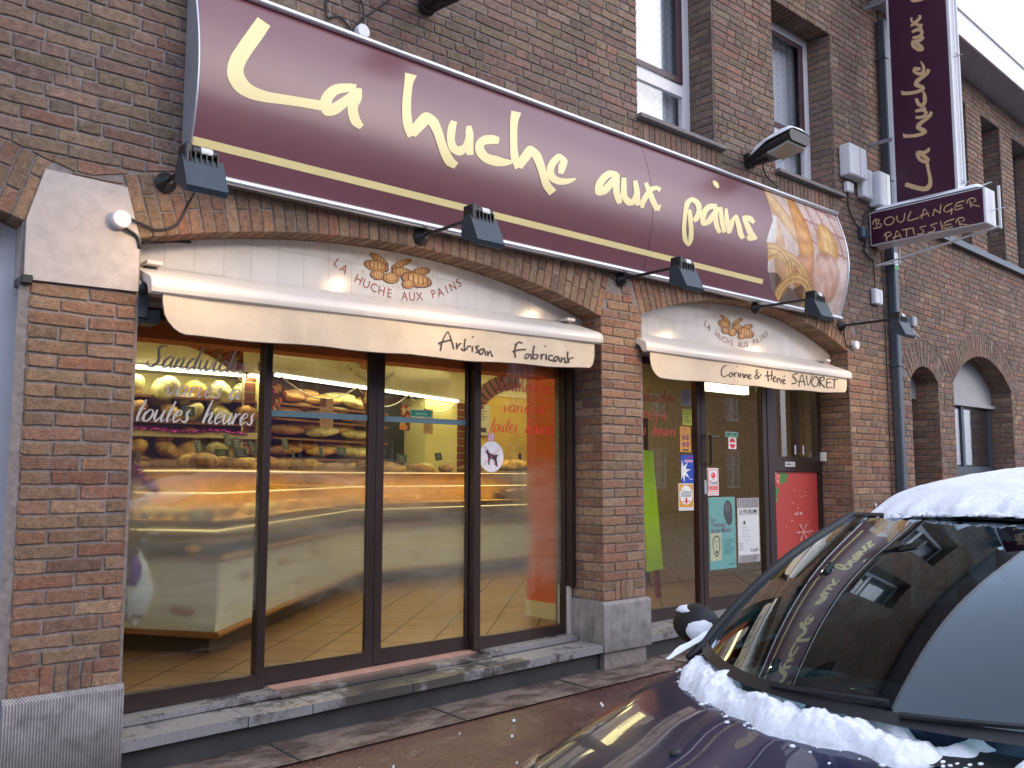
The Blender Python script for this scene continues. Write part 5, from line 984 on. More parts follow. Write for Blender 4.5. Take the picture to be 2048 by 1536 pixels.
flat("door_plate", "small silver plate on the brown rail above the red poster", "plate", 7.472, 7.641, 1.545, 1.590, .3275, (.5, .48, .52), lambda r, e, p, t: (r(.1, .35, .6, .65, (.08, .07, .09)), r(.75, .25, .88, .75, (.2, .2, .22))))
mb = MB(); mb.box(8.09, 8.125, .27, .325, 1.60, 1.69, .004); tag(mb.build("bell_push", M['white']), "white bell push at the right edge of the right shopfront", "bell push")
def dog(r, e, p, t):
    C = lambda x, y: (.5 + (x - 285) / 300, .5 - (y - 1240) / 380)
    e(.5, .5, .5, .5, (.70, .68, .74), 40)
    p([C(*q) for q in ((203, 1185), (215, 1172), (238, 1146), (252, 1180), (285, 1210), (275, 1262), (262, 1300), (262, 1340), (245, 1340), (243, 1290), (238, 1235), (225, 1200))], (.02, .012, .03)); p([C(*q) for q in ((270, 1200), (330, 1217), (345, 1240), (352, 1290), (362, 1345), (348, 1362), (322, 1330), (332, 1300), (305, 1265), (268, 1270))], (.02, .012, .03)); p([C(*q) for q in ((325, 1217), (372, 1210), (352, 1250), (340, 1250))], (.02, .012, .03))
    for a, b_ in (((200, 1118), (360, 1362)), ((385, 1140), (187, 1340))):
        (x0, y0), (x1, y1) = a, b_; L = math.hypot(x1 - x0, y1 - y0); nx, ny = -(y1 - y0) / L * 3.5, (x1 - x0) / L * 3.5; p([C(x0 + nx, y0 + ny), C(x1 + nx, y1 + ny), C(x1 - nx, y1 - ny), C(x0 - nx, y0 - ny)], (.40, .05, .10))
mb = MB(); mb.mesh([(3.902 + .107 * math.cos(2 * math.pi * i / 40), .3575 - k * .001, 1.584 + .106 * math.sin(2 * math.pi * i / 40)) for k in (0, 1) for i in range(40)], [tuple(range(40)), tuple(range(40, 80))] + [(i, (i + 1) % 40, 40 + (i + 1) % 40, 40 + i) for i in range(40)], (.70, .68, .74))
def _dogdraw():
    lv = [0]; x0, z0, w_, h_ = 3.795, 1.478, .214, .212
    def e(*a): pass
    def p(pts, col): lv[0] += 1; mb.poly([(x0 + a * w_, .3560 - .0002 * lv[0], z0 + b_ * h_) for a, b_ in pts], col)
    dog(None, e, p, None)
_dogdraw(); tag(mb.build("dog_ban_sticker", M['col'], col=True), "round white sticker with a crossed out black dog on the left shopfront", "sticker")
flat("sticker", "small red edged pictogram sticker just above the crossed out dog", "sticker", 3.869, 3.927, 1.692, 1.747, YG, (.55, .05, .12), lambda r, e, p, t: (r(.1, .08, .9, .92, (.70, .62, .66)), e(.5, .5, .34, .36, (.5, .05, .15)), e(.5, .5, .26, .28, (.70, .62, .66)), p([(.28, .76), (.36, .8), (.72, .26), (.64, .2)], (.5, .05, .15)), r(.42, .35, .5, .7, (.1, .08, .15))))
flat("door_plate", "green entrée plate on the right sliding door", "plate", 3.262, 3.435, 1.835, 1.882, .4095, (.42, .6, .5), lambda r, e, p, t: (r(.02, .06, .98, .94, (.01, .24, .13)), t("entrée", .5, .5, .034, (.35, .65, .5))))
for x0, x1, nm in ((2.282, 2.942, "left"), (3.06, 3.72, "right")):
    mb = MB(); mb.box(x0, x1, .4085, .4105, 1.795, 1.830); tag(mb.build("safety_band", pm("blue_grey_film", (.12, .22, .26), .5)), "blue grey safety band across the %s sliding door" % nm, "safety band", "safety bands on the sliding doors")
# script lettering on the panes
GL = {'S': (1.25, [[(1.15, 1.75, .1), (.85, 1.95, .12), (.5, 1.65, .2), (.65, 1.15, .24), (.85, .55, .24), (.5, 0, .16), (.05, .2, .14), (.1, .45, .12)]]),
'n': (1.0, [[(.1, 1, .1), (.12, .5, .2), (.1, 0, .2)], [(.12, .3, .06), (.4, .9, .08), (.6, 1, .12), (.62, .5, .2), (.6, .15, .18), (.8, 0, .1), (.98, .25, .06)]]),
'a': (1.0, [[(.72, .9, .08), (.42, 1, .12), (.12, .6, .2), (.12, .15, .2), (.35, 0, .12), (.72, .5, .07)], [(.75, 1, .12), (.7, .3, .2), (.82, 0, .14), (1.0, .25, .06)]]),
'w': (1.3, [[(.1, .95, .12), (.15, .3, .2), (.35, 0, .14), (.6, .5, .07), (.65, 1, .1)], [(.65, 1, .14), (.66, .3, .2), (.85, 0, .14), (1.15, .5, .08), (1.12, 1, .12)]]),
'i': (.5, [[(.12, 1, .14), (.1, .3, .2), (.25, 0, .14), (.48, .25, .06)], [(.2, 1.42, .2), (.2, 1.55, .2)]]), 'I': (.5, [[(.12, 1, .14), (.1, .3, .2), (.25, 0, .14), (.48, .25, .06)]]),
'c': (.8, [[(.68, .8, .18), (.5, 1, .1), (.2, .8, .16), (.1, .35, .2), (.35, 0, .12), (.8, .35, .06)]]),
'h': (1.0, [[(.18, 2.1, .12), (.12, 1, .2), (.1, 0, .2)], [(.12, .3, .06), (.4, .9, .08), (.6, 1, .12), (.62, .5, .2), (.6, .15, .18), (.8, 0, .1), (.98, .25, .06)]]),
'e': (.78, [[(.15, .45, .06), (.6, .65, .08), (.6, .93, .1), (.35, 1, .12), (.12, .5, .2), (.3, 0, .14), (.76, .3, .06)]]),
's': (.65, [[(.08, .15, .14), (.4, 0, .12), (.5, .35, .2), (.3, .75, .18), (.45, 1.1, .08)]]), 'v': (.8, [[(.1, .95, .12), (.2, .3, .2), (.36, 0, .16), (.66, .6, .08), (.6, 1, .14)]]),
'r': (.65, [[(.1, 1, .12), (.12, .5, .2), (.1, 0, .2)], [(.12, .4, .06), (.38, .95, .1), (.55, .9, .16)]]), 't': (.55, [[(.3, 1.8, .12), (.18, .6, .2), (.26, 0, .16), (.55, .25, .06)], [(0, 1.02, .06), (.52, 1.02, .06)]]),
'o': (.85, [[(.4, 1, .1), (.1, .6, .18), (.15, .1, .18), (.45, 0, .1), (.7, .4, .16), (.65, .85, .14), (.4, 1, .1)]]), 'u': (1.0, [[(.1, 1, .12), (.1, .4, .2), (.3, 0, .14), (.62, .5, .06), (.7, 1, .1)], [(.7, 1, .14), (.66, .3, .2), (.82, 0, .12), (1.0, .25, .06)]]),
'd': (1.0, [[(.72, .9, .08), (.42, 1, .12), (.12, .6, .2), (.12, .15, .2), (.35, 0, .12), (.72, .5, .07)], [(.82, 2.1, .12), (.72, .5, .2), (.82, 0, .14), (1.0, .25, .06)]]), ' ': (.6, [])}
GL['é'] = (GL['e'][0], GL['e'][1] + [[(.35, 1.35, .08), (.6, 1.65, .14)]]); GL['à'] = (GL['a'][0], GL['a'][1] + [[(.55, 1.35, .14), (.35, 1.65, .1)]])
def script(mb, s, x0, z0, width, xh, y):
    tot = sum(GL[c][0] for c in s); k = (width - .35 * xh) / tot; x = x0; ci = 0
    for c in s:
        adv, st = GL[c]
        for q in st: ribbons(mb, [strokes([(x + (p[0]) * k + p[1] * xh * .36, z0 + p[1] * xh, p[2] * min(k, xh) * 1.15) for p in q])], lambda a, b, l: (a, y - l - (ci % 4) * .0003, b), n=4); ci += 1
        x += adv * k
def lettering(name_l, rows, mat, y=.3585):
    mb = MB()
    for s, x, z, w_, h in rows: script(mb, s, x, z, w_, h, y)
    o = mb.build("window_lettering", mat); tag(o, name_l, "lettering")
lettering("white script Sandwichs variés à toutes heures on the left pane", [("Sandwichs", 1.56, 2.02, .56, .062), ("variés à", 1.66, 1.875, .44, .055), ("toutes", 1.515, 1.735, .30, .062), ("heures", 1.87, 1.735, .31, .062)], M['wvinyl'])
lettering("red script Sandwiches variés à toutes heures on the pane with the dog sticker", [("Sandwiches", 3.92, 2.05, .57, .055), ("variés à", 4.0, 1.90, .42, .052), ("toutes", 3.885, 1.755, .26, .055), ("heures", 4.21, 1.755, .29, .055)], M['red'])
lettering("red script on the right opening's window, partly hidden by the pier", [("Sandwiches", 5.28, 2.06, .62, .055), ("variés à", 5.36, 1.92, .44, .052), ("toutes", 5.24, 1.785, .29, .055), ("heures", 5.60, 1.785, .31, .055)], M['red'])
# ------------------------------------------------------------------ shop interior
FZ = .325
rm = thing("shop_interior", "warmly lit tiled bakery room behind the glass fronts", "room")
M['orange'] = pm("orange_plaster", (.62, .13, .022), .6, 0, .08, 4); M['browns'] = pm("brown_painted_brick", (.14, .035, .02), .6, 0, .12, 12); M['creamw'] = pm("cream_wall_paint", (.62, .56, .36), .7, 0, .06, 3)
mb = MB(); mb.poly([(1.0, .431, FZ), (12, .431, FZ), (12, 7.5, FZ), (1.0, 7.5, FZ)]); struct(mb.build("floor", M['floor'], rm)); rm.children[0]['kind'] = 'structure'
mb = MB(); mb.box(1.0, 12, .43, 7.5, 2.95, 3.0); mb.build("ceiling", pm("white_ceiling", (.72, .70, .62), .8, var=.03), rm)
mb = MB(); mb.box(1.0, 1.1, .5, 7.5, FZ, 2.95); mb.box(1.1, 3.78, 4.05, 4.1, FZ, 2.95); mb.box(11.9, 12, .5, 7.5, FZ, 2.95); mb.build("side_wall", M['creamw'], rm)
AW = Vector((3.8, 3.6, 0)); BW = Vector((7.15, 4.95, 0)); dW = (BW - AW).normalized(); nW = Vector((dW.y, -dW.x, 0)); LW = (BW - AW).length
W_ = lambda s, z, o=0.0: tuple(AW + dW * s + nW * o + Vector((0, 0, z)))
def wq(mb, s0, s1, z0, z1, o=0.0, col=None): mb.poly([W_(s0, z0, o), W_(s1, z0, o), W_(s1, z1, o), W_(s0, z1, o)], col)
def wbox(mb, s0, s1, z0, z1, o0, o1):
    mb.prism([W_(s0, z0, o0), W_(s1, z0, o0), W_(s1, z0, o1), W_(s0, z0, o1)], (0, 0, z1 - z0))
mb = MB(); wq(mb, 0, LW + .1, 2.45, 2.86); 
M['tile_w2'] = tile_mat("cream_glazed_tile", (.64, .58, .36), (.28, .22, .12), .15, .2, rough=.15); mb.build("tiled_band", M['tile_w2'], rm)
mb = MB(); wq(mb, -.1, LW + .25, 2.86, 2.95, .005); mb.poly([(1.1, 4.04, 2.62), (3.78, 4.04, 2.62), (3.78, 4.04, 2.95), (1.1, 4.04, 2.95)]); mb.build("orange_band", M['orange'], rm)
mb = MB(); wq(mb, 0, LW + .1, FZ, 2.45, -.38); mb.build("alcove_back", pm("brown_alcove", (.16, .08, .035), .6), rm)
mb = MB(); wbox(mb, 2.76, 3.52, FZ, 2.41, -.37, .0); mb.build("yellow_panel", pm("pale_yellow_board", (.66, .60, .26), .5, var=.04), rm)
def stripes(mb, s0, s1, z0, z1, o, n):
    for i in range(n): a = z0 + (z1 - z0) * i / n; wbox(mb, s0, s1, a + .012, a + (z1 - z0) / n - .004, o - .05, o)
mb = MB(); stripes(mb, 3.53, 3.98, FZ, 2.42, .002, 22); stripes(mb, -.32, .0, FZ, 2.42, .002, 22); mb.build("brick_pilaster", M['browns'], rm)
mb = MB(); wq(mb, 3.5, 4.0, FZ, 2.6, -.01); wq(mb, -.35, 0, FZ, 2.7, -.01); mb.build("pilaster_joint", M['creamw'], rm)
# striped arch above the left alcove
mb = MB(); cx, cz, r0 = 2.62, 1.75, .92
for i in range(22):
    a0 = R(-62 + i * 5.7); a1 = a0 + R(3.8)
    if 9 <= i <= 11: continue
    mb.prism([(cx + r * math.sin(a) * 1.25, 3.55, cz + r * math.cos(a)) for r, a in ((r0, a0), (r0, a1), (r0 + .22, a1), (r0 + .22, a0))], (0, .02, 0))
mb.build("striped_arch", M['browns'], rm)
mb = MB(); mb.box(2.43, 2.75, 3.53, 3.55, 2.66, 2.93); mb.build("keystone_tile", M['creamw'], rm)
mb = MB(); mb.poly([(2.56, 3.528, 2.70), (2.61, 3.528, 2.70), (2.63, 3.528, 2.80), (2.70, 3.528, 2.88), (2.47, 3.528, 2.88), (2.55, 3.528, 2.80)]); mb.build("keystone_motif", M['orange'], rm)
mb = MB(); mb.box(1.1, 3.78, 3.571, 3.60, 2.60, 2.95); mb.build("fascia", M['orange'], rm)
mb = MB(); n = 20
for i in range(n):
    xa, xb = 1.3 + 2.5 * i / n, 1.3 + 2.5 * (i + 1) / n; f_ = lambda x: cz + math.sqrt(max(.02, r0 ** 2 - ((x - cx) / 1.25) ** 2))
    mb.poly([(xa, 3.568, 2.40), (xb, 3.568, 2.40), (xb, 3.568, f_(xb) - .005), (xa, 3.568, f_(xa) - .005)])
mb.build("lunette", M['creamw'], rm)
# orange pier inside right of the door and the yellow tiled corner behind it
mb = MB(); mb.box(4.93, 5.5, .60, 1.15, FZ, 2.95, .004); mb.box(4.66, 5.06, .44, .59, 2.3, 2.95); mb.box(1.42, 4.6, .45, .62, 2.185, 2.5); mb.build("orange_pier", M['orange'], rm)
mb = MB(); mb.box(4.915, 4.929, .60, 1.15, FZ, .45); mb.build("skirting", M['creamw'], rm)
mb = MB(); mb.poly([(7.25, 5.0, FZ), (11.9, 5.35, FZ), (11.9, 5.35, 2.55), (7.25, 5.0, 2.55)]); mb.build("yellow_tiled_wall", M['tile_yel'], rm)
mb = MB(); mb.poly([(7.25, 4.99, 2.55), (11.9, 5.34, 2.55), (11.9, 5.34, 2.95), (7.25, 4.99, 2.95)]); mb.build("lunette", M['creamw'], rm)
mb = MB()
for i in range(20):
    a0 = R(-58 + i * 6); a1 = a0 + R(3.9)
    if i in (9, 10, 11): continue
    mb.prism([(8.35 + r * math.sin(a) * 1.3, 5.02 + .075 * (r * math.sin(a)), 1.96 + r * math.cos(a)) for r, a in ((.74, a0), (.74, a1), (.95, a1), (.95, a0))], (0, .02, 0))
mb.build("striped_arch", M['browns'], rm)
mb = MB(); mb.box(6.6, 6.7, .43, 3.0, 2.6, 2.94); mb.box(9.0, 9.1, .6, 4.0, FZ, 2.95); mb.build("partition", pm('brown_partition', (.10, .06, .04), .5, var=.05, scale=2), rm)
# tubes
M['tube'] = emit("fluorescent_tube", (1.0, .95, .68), 2.2)
def tubelight(pts, label, r=.018, mat=None):
    t_ = thing("fluorescent_lamp", label, "ceiling light", "fluorescent tubes in the bakery"); mb = MB(); mb.tube(pts, r, 10); mb.build("tube", mat or M['tube'], t_, smooth=True)
    mb = MB(); d = Vector((0, 0, r + .012)); mb.tube([Vector(p) + d for p in pts], .012, 6); mb.build("batten", M['white'], t_)
tubelight([(1.9, 3.50, 2.385), (3.72, 3.50, 2.385)], "long fluorescent tube above the shelves of round loaves")
tubelight([W_(.05, 2.425, .02), W_(3.50, 2.425, .02)], "long fluorescent tube above the posters and the baguettes")
t_ = thing("fluorescent_lamp", "bright boxed ceiling light behind the top of the glass door", "ceiling light", "fluorescent tubes in the bakery")
mb = MB(); mb.box(7.05, 7.9, 1.00, 1.06, 2.30, 2.40); mb.build("diffuser", M['tube'], t_)
mb = MB(); mb.box(7.03, 7.92, .98, 1.08, 2.401, 2.43); mb.build("housing", M['white'], t_)
def alight(loc, size, e, c, rot=(0, 0, 0), sy=None, nm="shop_light"):
    ld = bpy.data.lights.new(nm, 'AREA'); ld.shape = 'RECTANGLE'; ld.size = size; ld.size_y = sy or size; ld.energy = e; ld.color = c
    o = bpy.data.objects.new(nm, ld); sc.collection.objects.link(o); o.location = loc; o.rotation_euler = rot; return o
WARM = (1.0, .86, .42)
alight((3.0, 1.5, 2.93), 1.6, 17, WARM, sy=.9); alight((6.3, 2.6, 2.93), 2.2, 22, WARM, sy=1.2); alight((8.0, 4.2, 2.93), 1.5, 12, (1.0, .78, .32), sy=.8); alight((5.9, 1.2, 2.93), 1.0, 9, WARM, sy=.6)  # last area light is added fill, turned up for the lime board
alight((2.8, 3.46, 2.36), 1.7, 4, (1, .9, .5), rot=(R(12), 0, 0), sy=.05); 
o = alight(W_(1.75, 2.40, .06), 3.2, 6, (1, .9, .5), sy=.05); o.rotation_euler = (0, 0, math.atan2(dW.y, dW.x))
# counter
ct = thing("shop_counter", "long angled counter clad in white tiles with a glowing glass display on top", "counter")
P = [Vector((1.62, 2.2, 0)), Vector((2.33, 1.18, 0)), Vector((4.86, 3.72, 0)), Vector((7.9, 4.05, 0))]
def off(i, d):   # offset polyline to the back
    q = []
    for k in range(4):
        a = (P[k] - P[k - 1]).normalized() if k else (P[1] - P[0]).normalized(); b = (P[k + 1] - P[k]).normalized() if k < 3 else a
        na = Vector((-a.y, a.x, 0)); nb_ = Vector((-b.y, b.x, 0)); n_ = (na + nb_).normalized(); q.append(P[k] + n_ * (d / max(.35, n_.dot(nb_))))
    return q[i]
# behind the counter is on the left of the walking direction P0->P1? choose the side away from the street door
sgn = [1, 1, 1]
def ribbon_wall(mb, d, z0, z1, segs=(0, 1, 2)):
    for k in segs: a, b = off(k, d), off(k + 1, d); mb.poly([(a.x, a.y, z0), (b.x, b.y, z0), (b.x, b.y, z1), (a.x, a.y, z1)])
def ribbon_top(mb, d0, d1, z):
    for k in (0, 1, 2): a, b, c, e = off(k, d0), off(k + 1, d0), off(k + 1, d1), off(k, d1); mb.poly([(a.x, a.y, z), (b.x, b.y, z), (c.x, c.y, z), (e.x, e.y, z)])
m, t, b = nodes("counter_white_tile"); b.inputs['Base Color'].default_value = (.62, .62, .56, 1); b.inputs['Roughness'].default_value = .3
tc = N(t, 'ShaderNodeTexCoord'); sp = N(t, 'ShaderNodeSeparateXYZ'); t.links.new(tc.outputs['Object'], sp.inputs[0]); ad = N(t, 'ShaderNodeMath', operation='ADD'); t.links.new(sp.outputs[0], ad.inputs[0]); t.links.new(sp.outputs[1], ad.inputs[1])
cb = N(t, 'ShaderNodeCombineXYZ'); t.links.new(ad.outputs[0], cb.inputs[0]); t.links.new(sp.outputs[2], cb.inputs[1])
br = N(t, 'ShaderNodeTexBrick'); br.offset = 0; br.inputs['Color1'].default_value = (.64, .64, .56, 1); br.inputs['Color2'].default_value = (.60, .60, .53, 1); br.inputs['Mortar'].default_value = (.25, .24, .2, 1); br.inputs['Scale'].default_value = 1; br.inputs['Brick Width'].default_value = .283; br.inputs['Row Height'].default_value = .155; br.inputs['Mortar Size'].default_value = .002
t.links.new(cb.outputs[0], br.inputs['Vector']); t.links.new(br.outputs[0], b.inputs['Base Color']); M['ctile'] = m
mb = MB(); ribbon_wall(mb, 0.0, .44, .92); mb.build("tiled_front", M['ctile'], ct)
mb = MB(); ribbon_wall(mb, .07, FZ, .44); mb.build("plinth", pm("dark_kick_plate", (.10, .07, .06), .5), ct)
mb = MB(); mb.tube([off(k, -.012) + Vector((0, 0, .452)) for k in range(4)], .022, 8); mb.build("bottom_rail", M['gold'], ct)
mb = MB(); mb.tube([off(k, -.012) + Vector((0, 0, .925)) for k in range(4)], .02, 8); ribbon_top(mb, 0, .75, .925); mb.build("worktop", M['gold'], ct)
M['amber'] = pm("amber_display_back", (.62, .36, .09), .5, var=.25, scale=5)
mb = MB(); ribbon_wall(mb, .62, .93, 1.50); mb.build("display_back", M['amber'], ct)
mb = MB(); ribbon_top(mb, .05, .60, 1.16); ribbon_top(mb, .04, .60, 1.02); mb.build("display_shelf", pm("amber_shelf", (.55, .38, .14), .35, var=.15), ct)
mb = MB(); ribbon_top(mb, .0, .66, 1.50); mb.build("display_top", pm("display_top_glass", (.38, .33, .22), .2), ct)
M['strip'] = emit("display_strip_light", (1.0, .80, .40), .75)
mb = MB()
for z in (1.485, 1.34, 1.10): mb.tube([off(k, .03) + Vector((0, 0, z)) for k in range(4)], .006, 6)
mb.build("strip_light", M['strip'], ct)
mb = MB(); ribbon_wall(mb, .005, .945, 1.495); mb.build("display_glass", glass("display_glass", (.95, .93, .86), 1.0, .03), ct)
for k in (0, 1, 2):
    a, b_ = off(k, .3), off(k + 1, .3); c = (a + b_) / 2; o = alight((c.x, c.y, 1.46), (b_ - a).length * .9, 2.1 * (b_ - a).length, (1, .70, .25), sy=.08, nm="display_light"); o.rotation_euler = (0, 0, math.atan2((b_ - a).y, (b_ - a).x))
mb = MB()
tb = lambda k, s, z: (lambda a, b_, n_: (a + (b_ - a) * s, n_, (b_ - a).normalized()))(P[k], P[k + 1], None)
for (k, s, z) in ((0, .80, .60), (1, .22, .60), (1, .46, .62), (1, .70, .60), (1, .34, .80), (1, .58, .80), (1, .12, .78), (2, .25, .62), (2, .5, .8)):
    a, b_ = P[k], P[k + 1]; dd = (b_ - a).normalized(); c = a + (b_ - a) * s; nn = Vector((dd.y, -dd.x, 0)) * .003
    emblem(mb, lambda p, q, l=0.0, c=c, dd=dd, nn=nn: tuple(c + dd * p * .36 + nn * (1 + l * 40) + Vector((0, 0, z + q * .36))), 1.0, False)
mb.build("tile_emblems", M['col'], ct, col=True)
# bread
CR = ["golden", "brown", "pale", "dark"]
M['crust'] = []
for nm, c in (("golden_crust", (.48, .30, .09)), ("brown_crust", (.32, .17, .055)), ("floured_crust", (.58, .48, .24)), ("dark_crust", (.19, .10, .045))):
    m, t, b = nodes(nm); n = noise_tex(t, 14, 6, .7, stretch=(1, 1, 1)); n2 = noise_tex(t, 5, 3, .6)
    o = mixc(t, 'MIX', ramp(t, n.outputs[0], [(.42, 0), (.60, .8)]).outputs[0], c, tuple(min(1, q * 2.1) for q in c)); o = mixc(t, 'MULTIPLY', .8, o, ramp(t, n2.outputs[0], [(.3, .45), (.6, 1.1)]).outputs[0])
    t.links.new(o, b.inputs['Base Color']); b.inputs['Roughness'].default_value = .55; bump(t, b, n.outputs[0], .6, .01); M['crust'].append(m)
def loaf_proto(kind, mi):
    mb = MB(); sd = rng.random() * 50
    if kind == 'round': mb.blob((0, 0, .06), .125, .125, .075, 18, 10, lambda d: 1 + .08 * noise.noise(d * 2 + Vector((sd, 0, 0))) - (.10 if abs(abs(d.x + d.y) - .35) < .09 and d.z > .2 else 0))
    elif kind == 'long': mb.blob((0, 0, .05), .30, .065, .055, 26, 10, lambda d: 1 + .05 * noise.noise(d * 3 + Vector((sd, 0, 0))) - (.10 if math.sin(d.x * 14 + d.y * 4) > .75 and d.z > .1 else 0))
    else: mb.blob((0, 0, .03), .06, .045, .035, 14, 8, lambda d: 1 + .10 * noise.noise(d * 3 + Vector((sd, 0, 0))))
    return mb.build({'round': "round_loaf", 'long': "long_loaf", 'bun': "bread_roll"}[kind], M['crust'][mi], smooth=True)
protos = {(k, m_): loaf_proto(k, m_) for k in ('round', 'long', 'bun') for m_ in range(4)}
used = set()
PR = list(protos.values())
ORD = ["first", "second", "third", "fourth", "fifth", "sixth", "seventh", "eighth", "ninth", "tenth", "eleventh", "twelfth", "thirteenth", "fourteenth", "fifteenth", "sixteenth", "seventeenth", "eighteenth", "nineteenth", "twentieth"]
def bread(kind, mi, loc, rz, label, group, sc_=1.0, rx=0.0, cat=None):
    p = protos[(kind, mi)]
    if (kind, mi) in used: p = p.copy(); sc.collection.objects.link(p)
    used.add((kind, mi)); p.location = loc; p.rotation_euler = (rx, rng.uniform(-.1, .1), rz); p.scale = (sc_ * rng.uniform(.92, 1.06),) * 3
    tag(p, label, cat or ("loaf" if kind != 'bun' else "bread roll"), group); return p
MN = ["golden", "brown", "floury", "dark"]
def shelf(name, pts0, pts1, z, label, dp=.3, mat=None):
    a, b_ = Vector(pts0), Vector(pts1); d = (b_ - a).normalized(); n_ = Vector((-d.y, d.x, 0)) * dp; mb = MB(); mb.prism([(a.x, a.y, z - .02), (b_.x, b_.y, z - .02), (b_.x + n_.x, b_.y + n_.y, z - .02), (a.x + n_.x, a.y + n_.y, z - .02)], (0, 0, .02)); return mb.build("shelf", mat or M['gold'], rackp)
rackp = thing("bread_rack", "tall rack of round loaves in the left alcove behind the counter", "shelving")
mb = MB(); mb.box(1.5, 3.72, 3.78, 3.8, 1.0, 2.37); mb.build("back_panel", pm("rack_back_board", (.40, .34, .14), .6), rackp); mb = MB(); mb.box(3.62, 3.72, 3.45, 3.78, 1.0, 2.37); mb.build("side_panel", pm("yellow_side_board", (.62, .60, .26), .5, var=.04), rackp)
for z, nm, cnt, kinds in ((2.15, "top", 8, ('round', (2, 0, 2))), (1.93, "second", 8, ('round', (1, 0, 2))), (1.60, "third", 8, ('round', (0, 2, 0))), (1.34, "bottom", 7, ('round', (2, 0, 1)))):
    shelf("s", (1.7, 3.48, 0), (3.62, 3.48, 0), z, "")
    for i in range(cnt):
        m_ = kinds[1][rng.randrange(3)]
        bread('round', m_, (1.86 + i * (1.66 / (cnt - 1)) + rng.uniform(-.02, .02), 3.55 + rng.uniform(-.03, .03), z + .035), rng.uniform(0, 6), "%s round loaf, %s from the left on the %s shelf of the left rack" % (MN[m_], ORD[i], nm), "round loaves on the left rack", .98, R(55) if z > 2 else R(35))
    if z < 2: 
        for i in range(cnt - 2): m_ = rng.choice((0, 1, 2)); bread('round', m_, (1.98 + i * (1.6 / (cnt - 2)), 3.62, z + .17), rng.uniform(0, 6), "%s round loaf, %s of the upper layer on the %s shelf of the left rack" % (MN[m_], ORD[i], nm), "round loaves on the left rack", .85, R(30))
mb = MB(); mb.box(1.7, 3.62, 3.44, 3.475, 1.79, 1.85); mb.build("white_lip", M['creamw'], rackp)
# long loaves in front of the third shelf
for i in range(4): m_ = (1, 3, 1, 1)[i]; bread('long', m_, (2.35 + i * .38, 3.40, 1.50), rng.uniform(-.15, .15), "%s long loaf, %s from the left before the left rack" % (MN[m_], ORD[i]), "long loaves before the left rack", .9)
# baguette wall
bw = thing("baguette_rack", "rack stacked with long baguettes under the middle tube", "shelving"); rackp = bw
for j, z in enumerate((2.20, 2.05, 1.86, 1.66)):
    a, b_ = Vector(W_(.1, 0, -.02)), Vector(W_(2.0, 0, -.02)); shelf("s", a, b_, z - .03, "", .34)
    for i in range(6):
        m_ = rng.choice((2, 2, 0)) if i > 1 else 1
        q = W_(.35 + i * .29, z + .005 + .05 * (i % 2), -.10 - .05 * (i % 2)); bread('long', m_, q, math.atan2(dW.y, dW.x) + rng.uniform(-.12, .12), "%s baguette, %s from the left on the %s shelf of the middle rack" % (MN[m_], ORD[i], ORD[j]), "baguettes on the middle rack", .95)
# row of breads on the display top and price slates
def along(s, d):   # s metres along the diagonal part
    a, b_ = P[1], P[2]; L = (b_ - a).length
    if s <= L: dd = (b_ - a).normalized(); return a + dd * s + Vector((-dd.y, dd.x, 0)) * d, math.atan2(dd.y, dd.x)
    dd = (P[3] - b_).normalized(); return b_ + dd * (s - L) + Vector((-dd.y, dd.x, 0)) * d, math.atan2(dd.y, dd.x)
k1 = 0
for i in range(14):
    p, an = along(.25 + i * .40, .22); kd = 'long' if i % 3 else 'round'; m_ = (1, 3, 0, 1)[i % 4]
    bread(kd, m_, (p.x, p.y, 1.50), an + rng.uniform(-.2, .2), "%s bread, %s from the left on top of the counter's display" % (MN[m_], ORD[i]), "breads on the display top", .85)
for i in range(9):
    p, an = along(.5 + i * .55, .42); m_ = (0, 1, 2)[i % 3]; bread('round', m_, (p.x, p.y, 1.50), rng.uniform(0, 6), "%s round bread, %s from the left at the back of the display top" % (MN[m_], ORD[i]), "breads on the display top", .8)
for lv, z in enumerate((.945, 1.165)):
    for i in range(20):
        p, an = along(-.0 + .12 + i * .24, .22 + .06 * (i % 2)); m_ = rng.choice((0, 0, 2)); bread('bun', m_, (p.x, p.y, z), rng.uniform(0, 6), "%s pastry, %s from the left on the %s shelf inside the glowing display" % (MN[m_], ORD[i], ("lower", "upper")[lv]), "pastries in the glowing display", 1.2, cat="pastry")
for i in range(8):
    a, b_ = P[0], P[1]; c = a + (b_ - a) * (.1 + .1 * i); dd = (b_ - a).normalized(); c = c + Vector((-dd.y, dd.x, 0)) * .25; m_ = rng.choice((0, 2)); bread('bun', m_, (c.x, c.y, 1.165), rng.uniform(0, 6), "%s pastry, %s of the row in the display's leftmost wing" % (MN[m_], ORD[i]), "pastries in the glowing display", 1.2, cat="pastry")
SL_C = (.015, .035, .03)
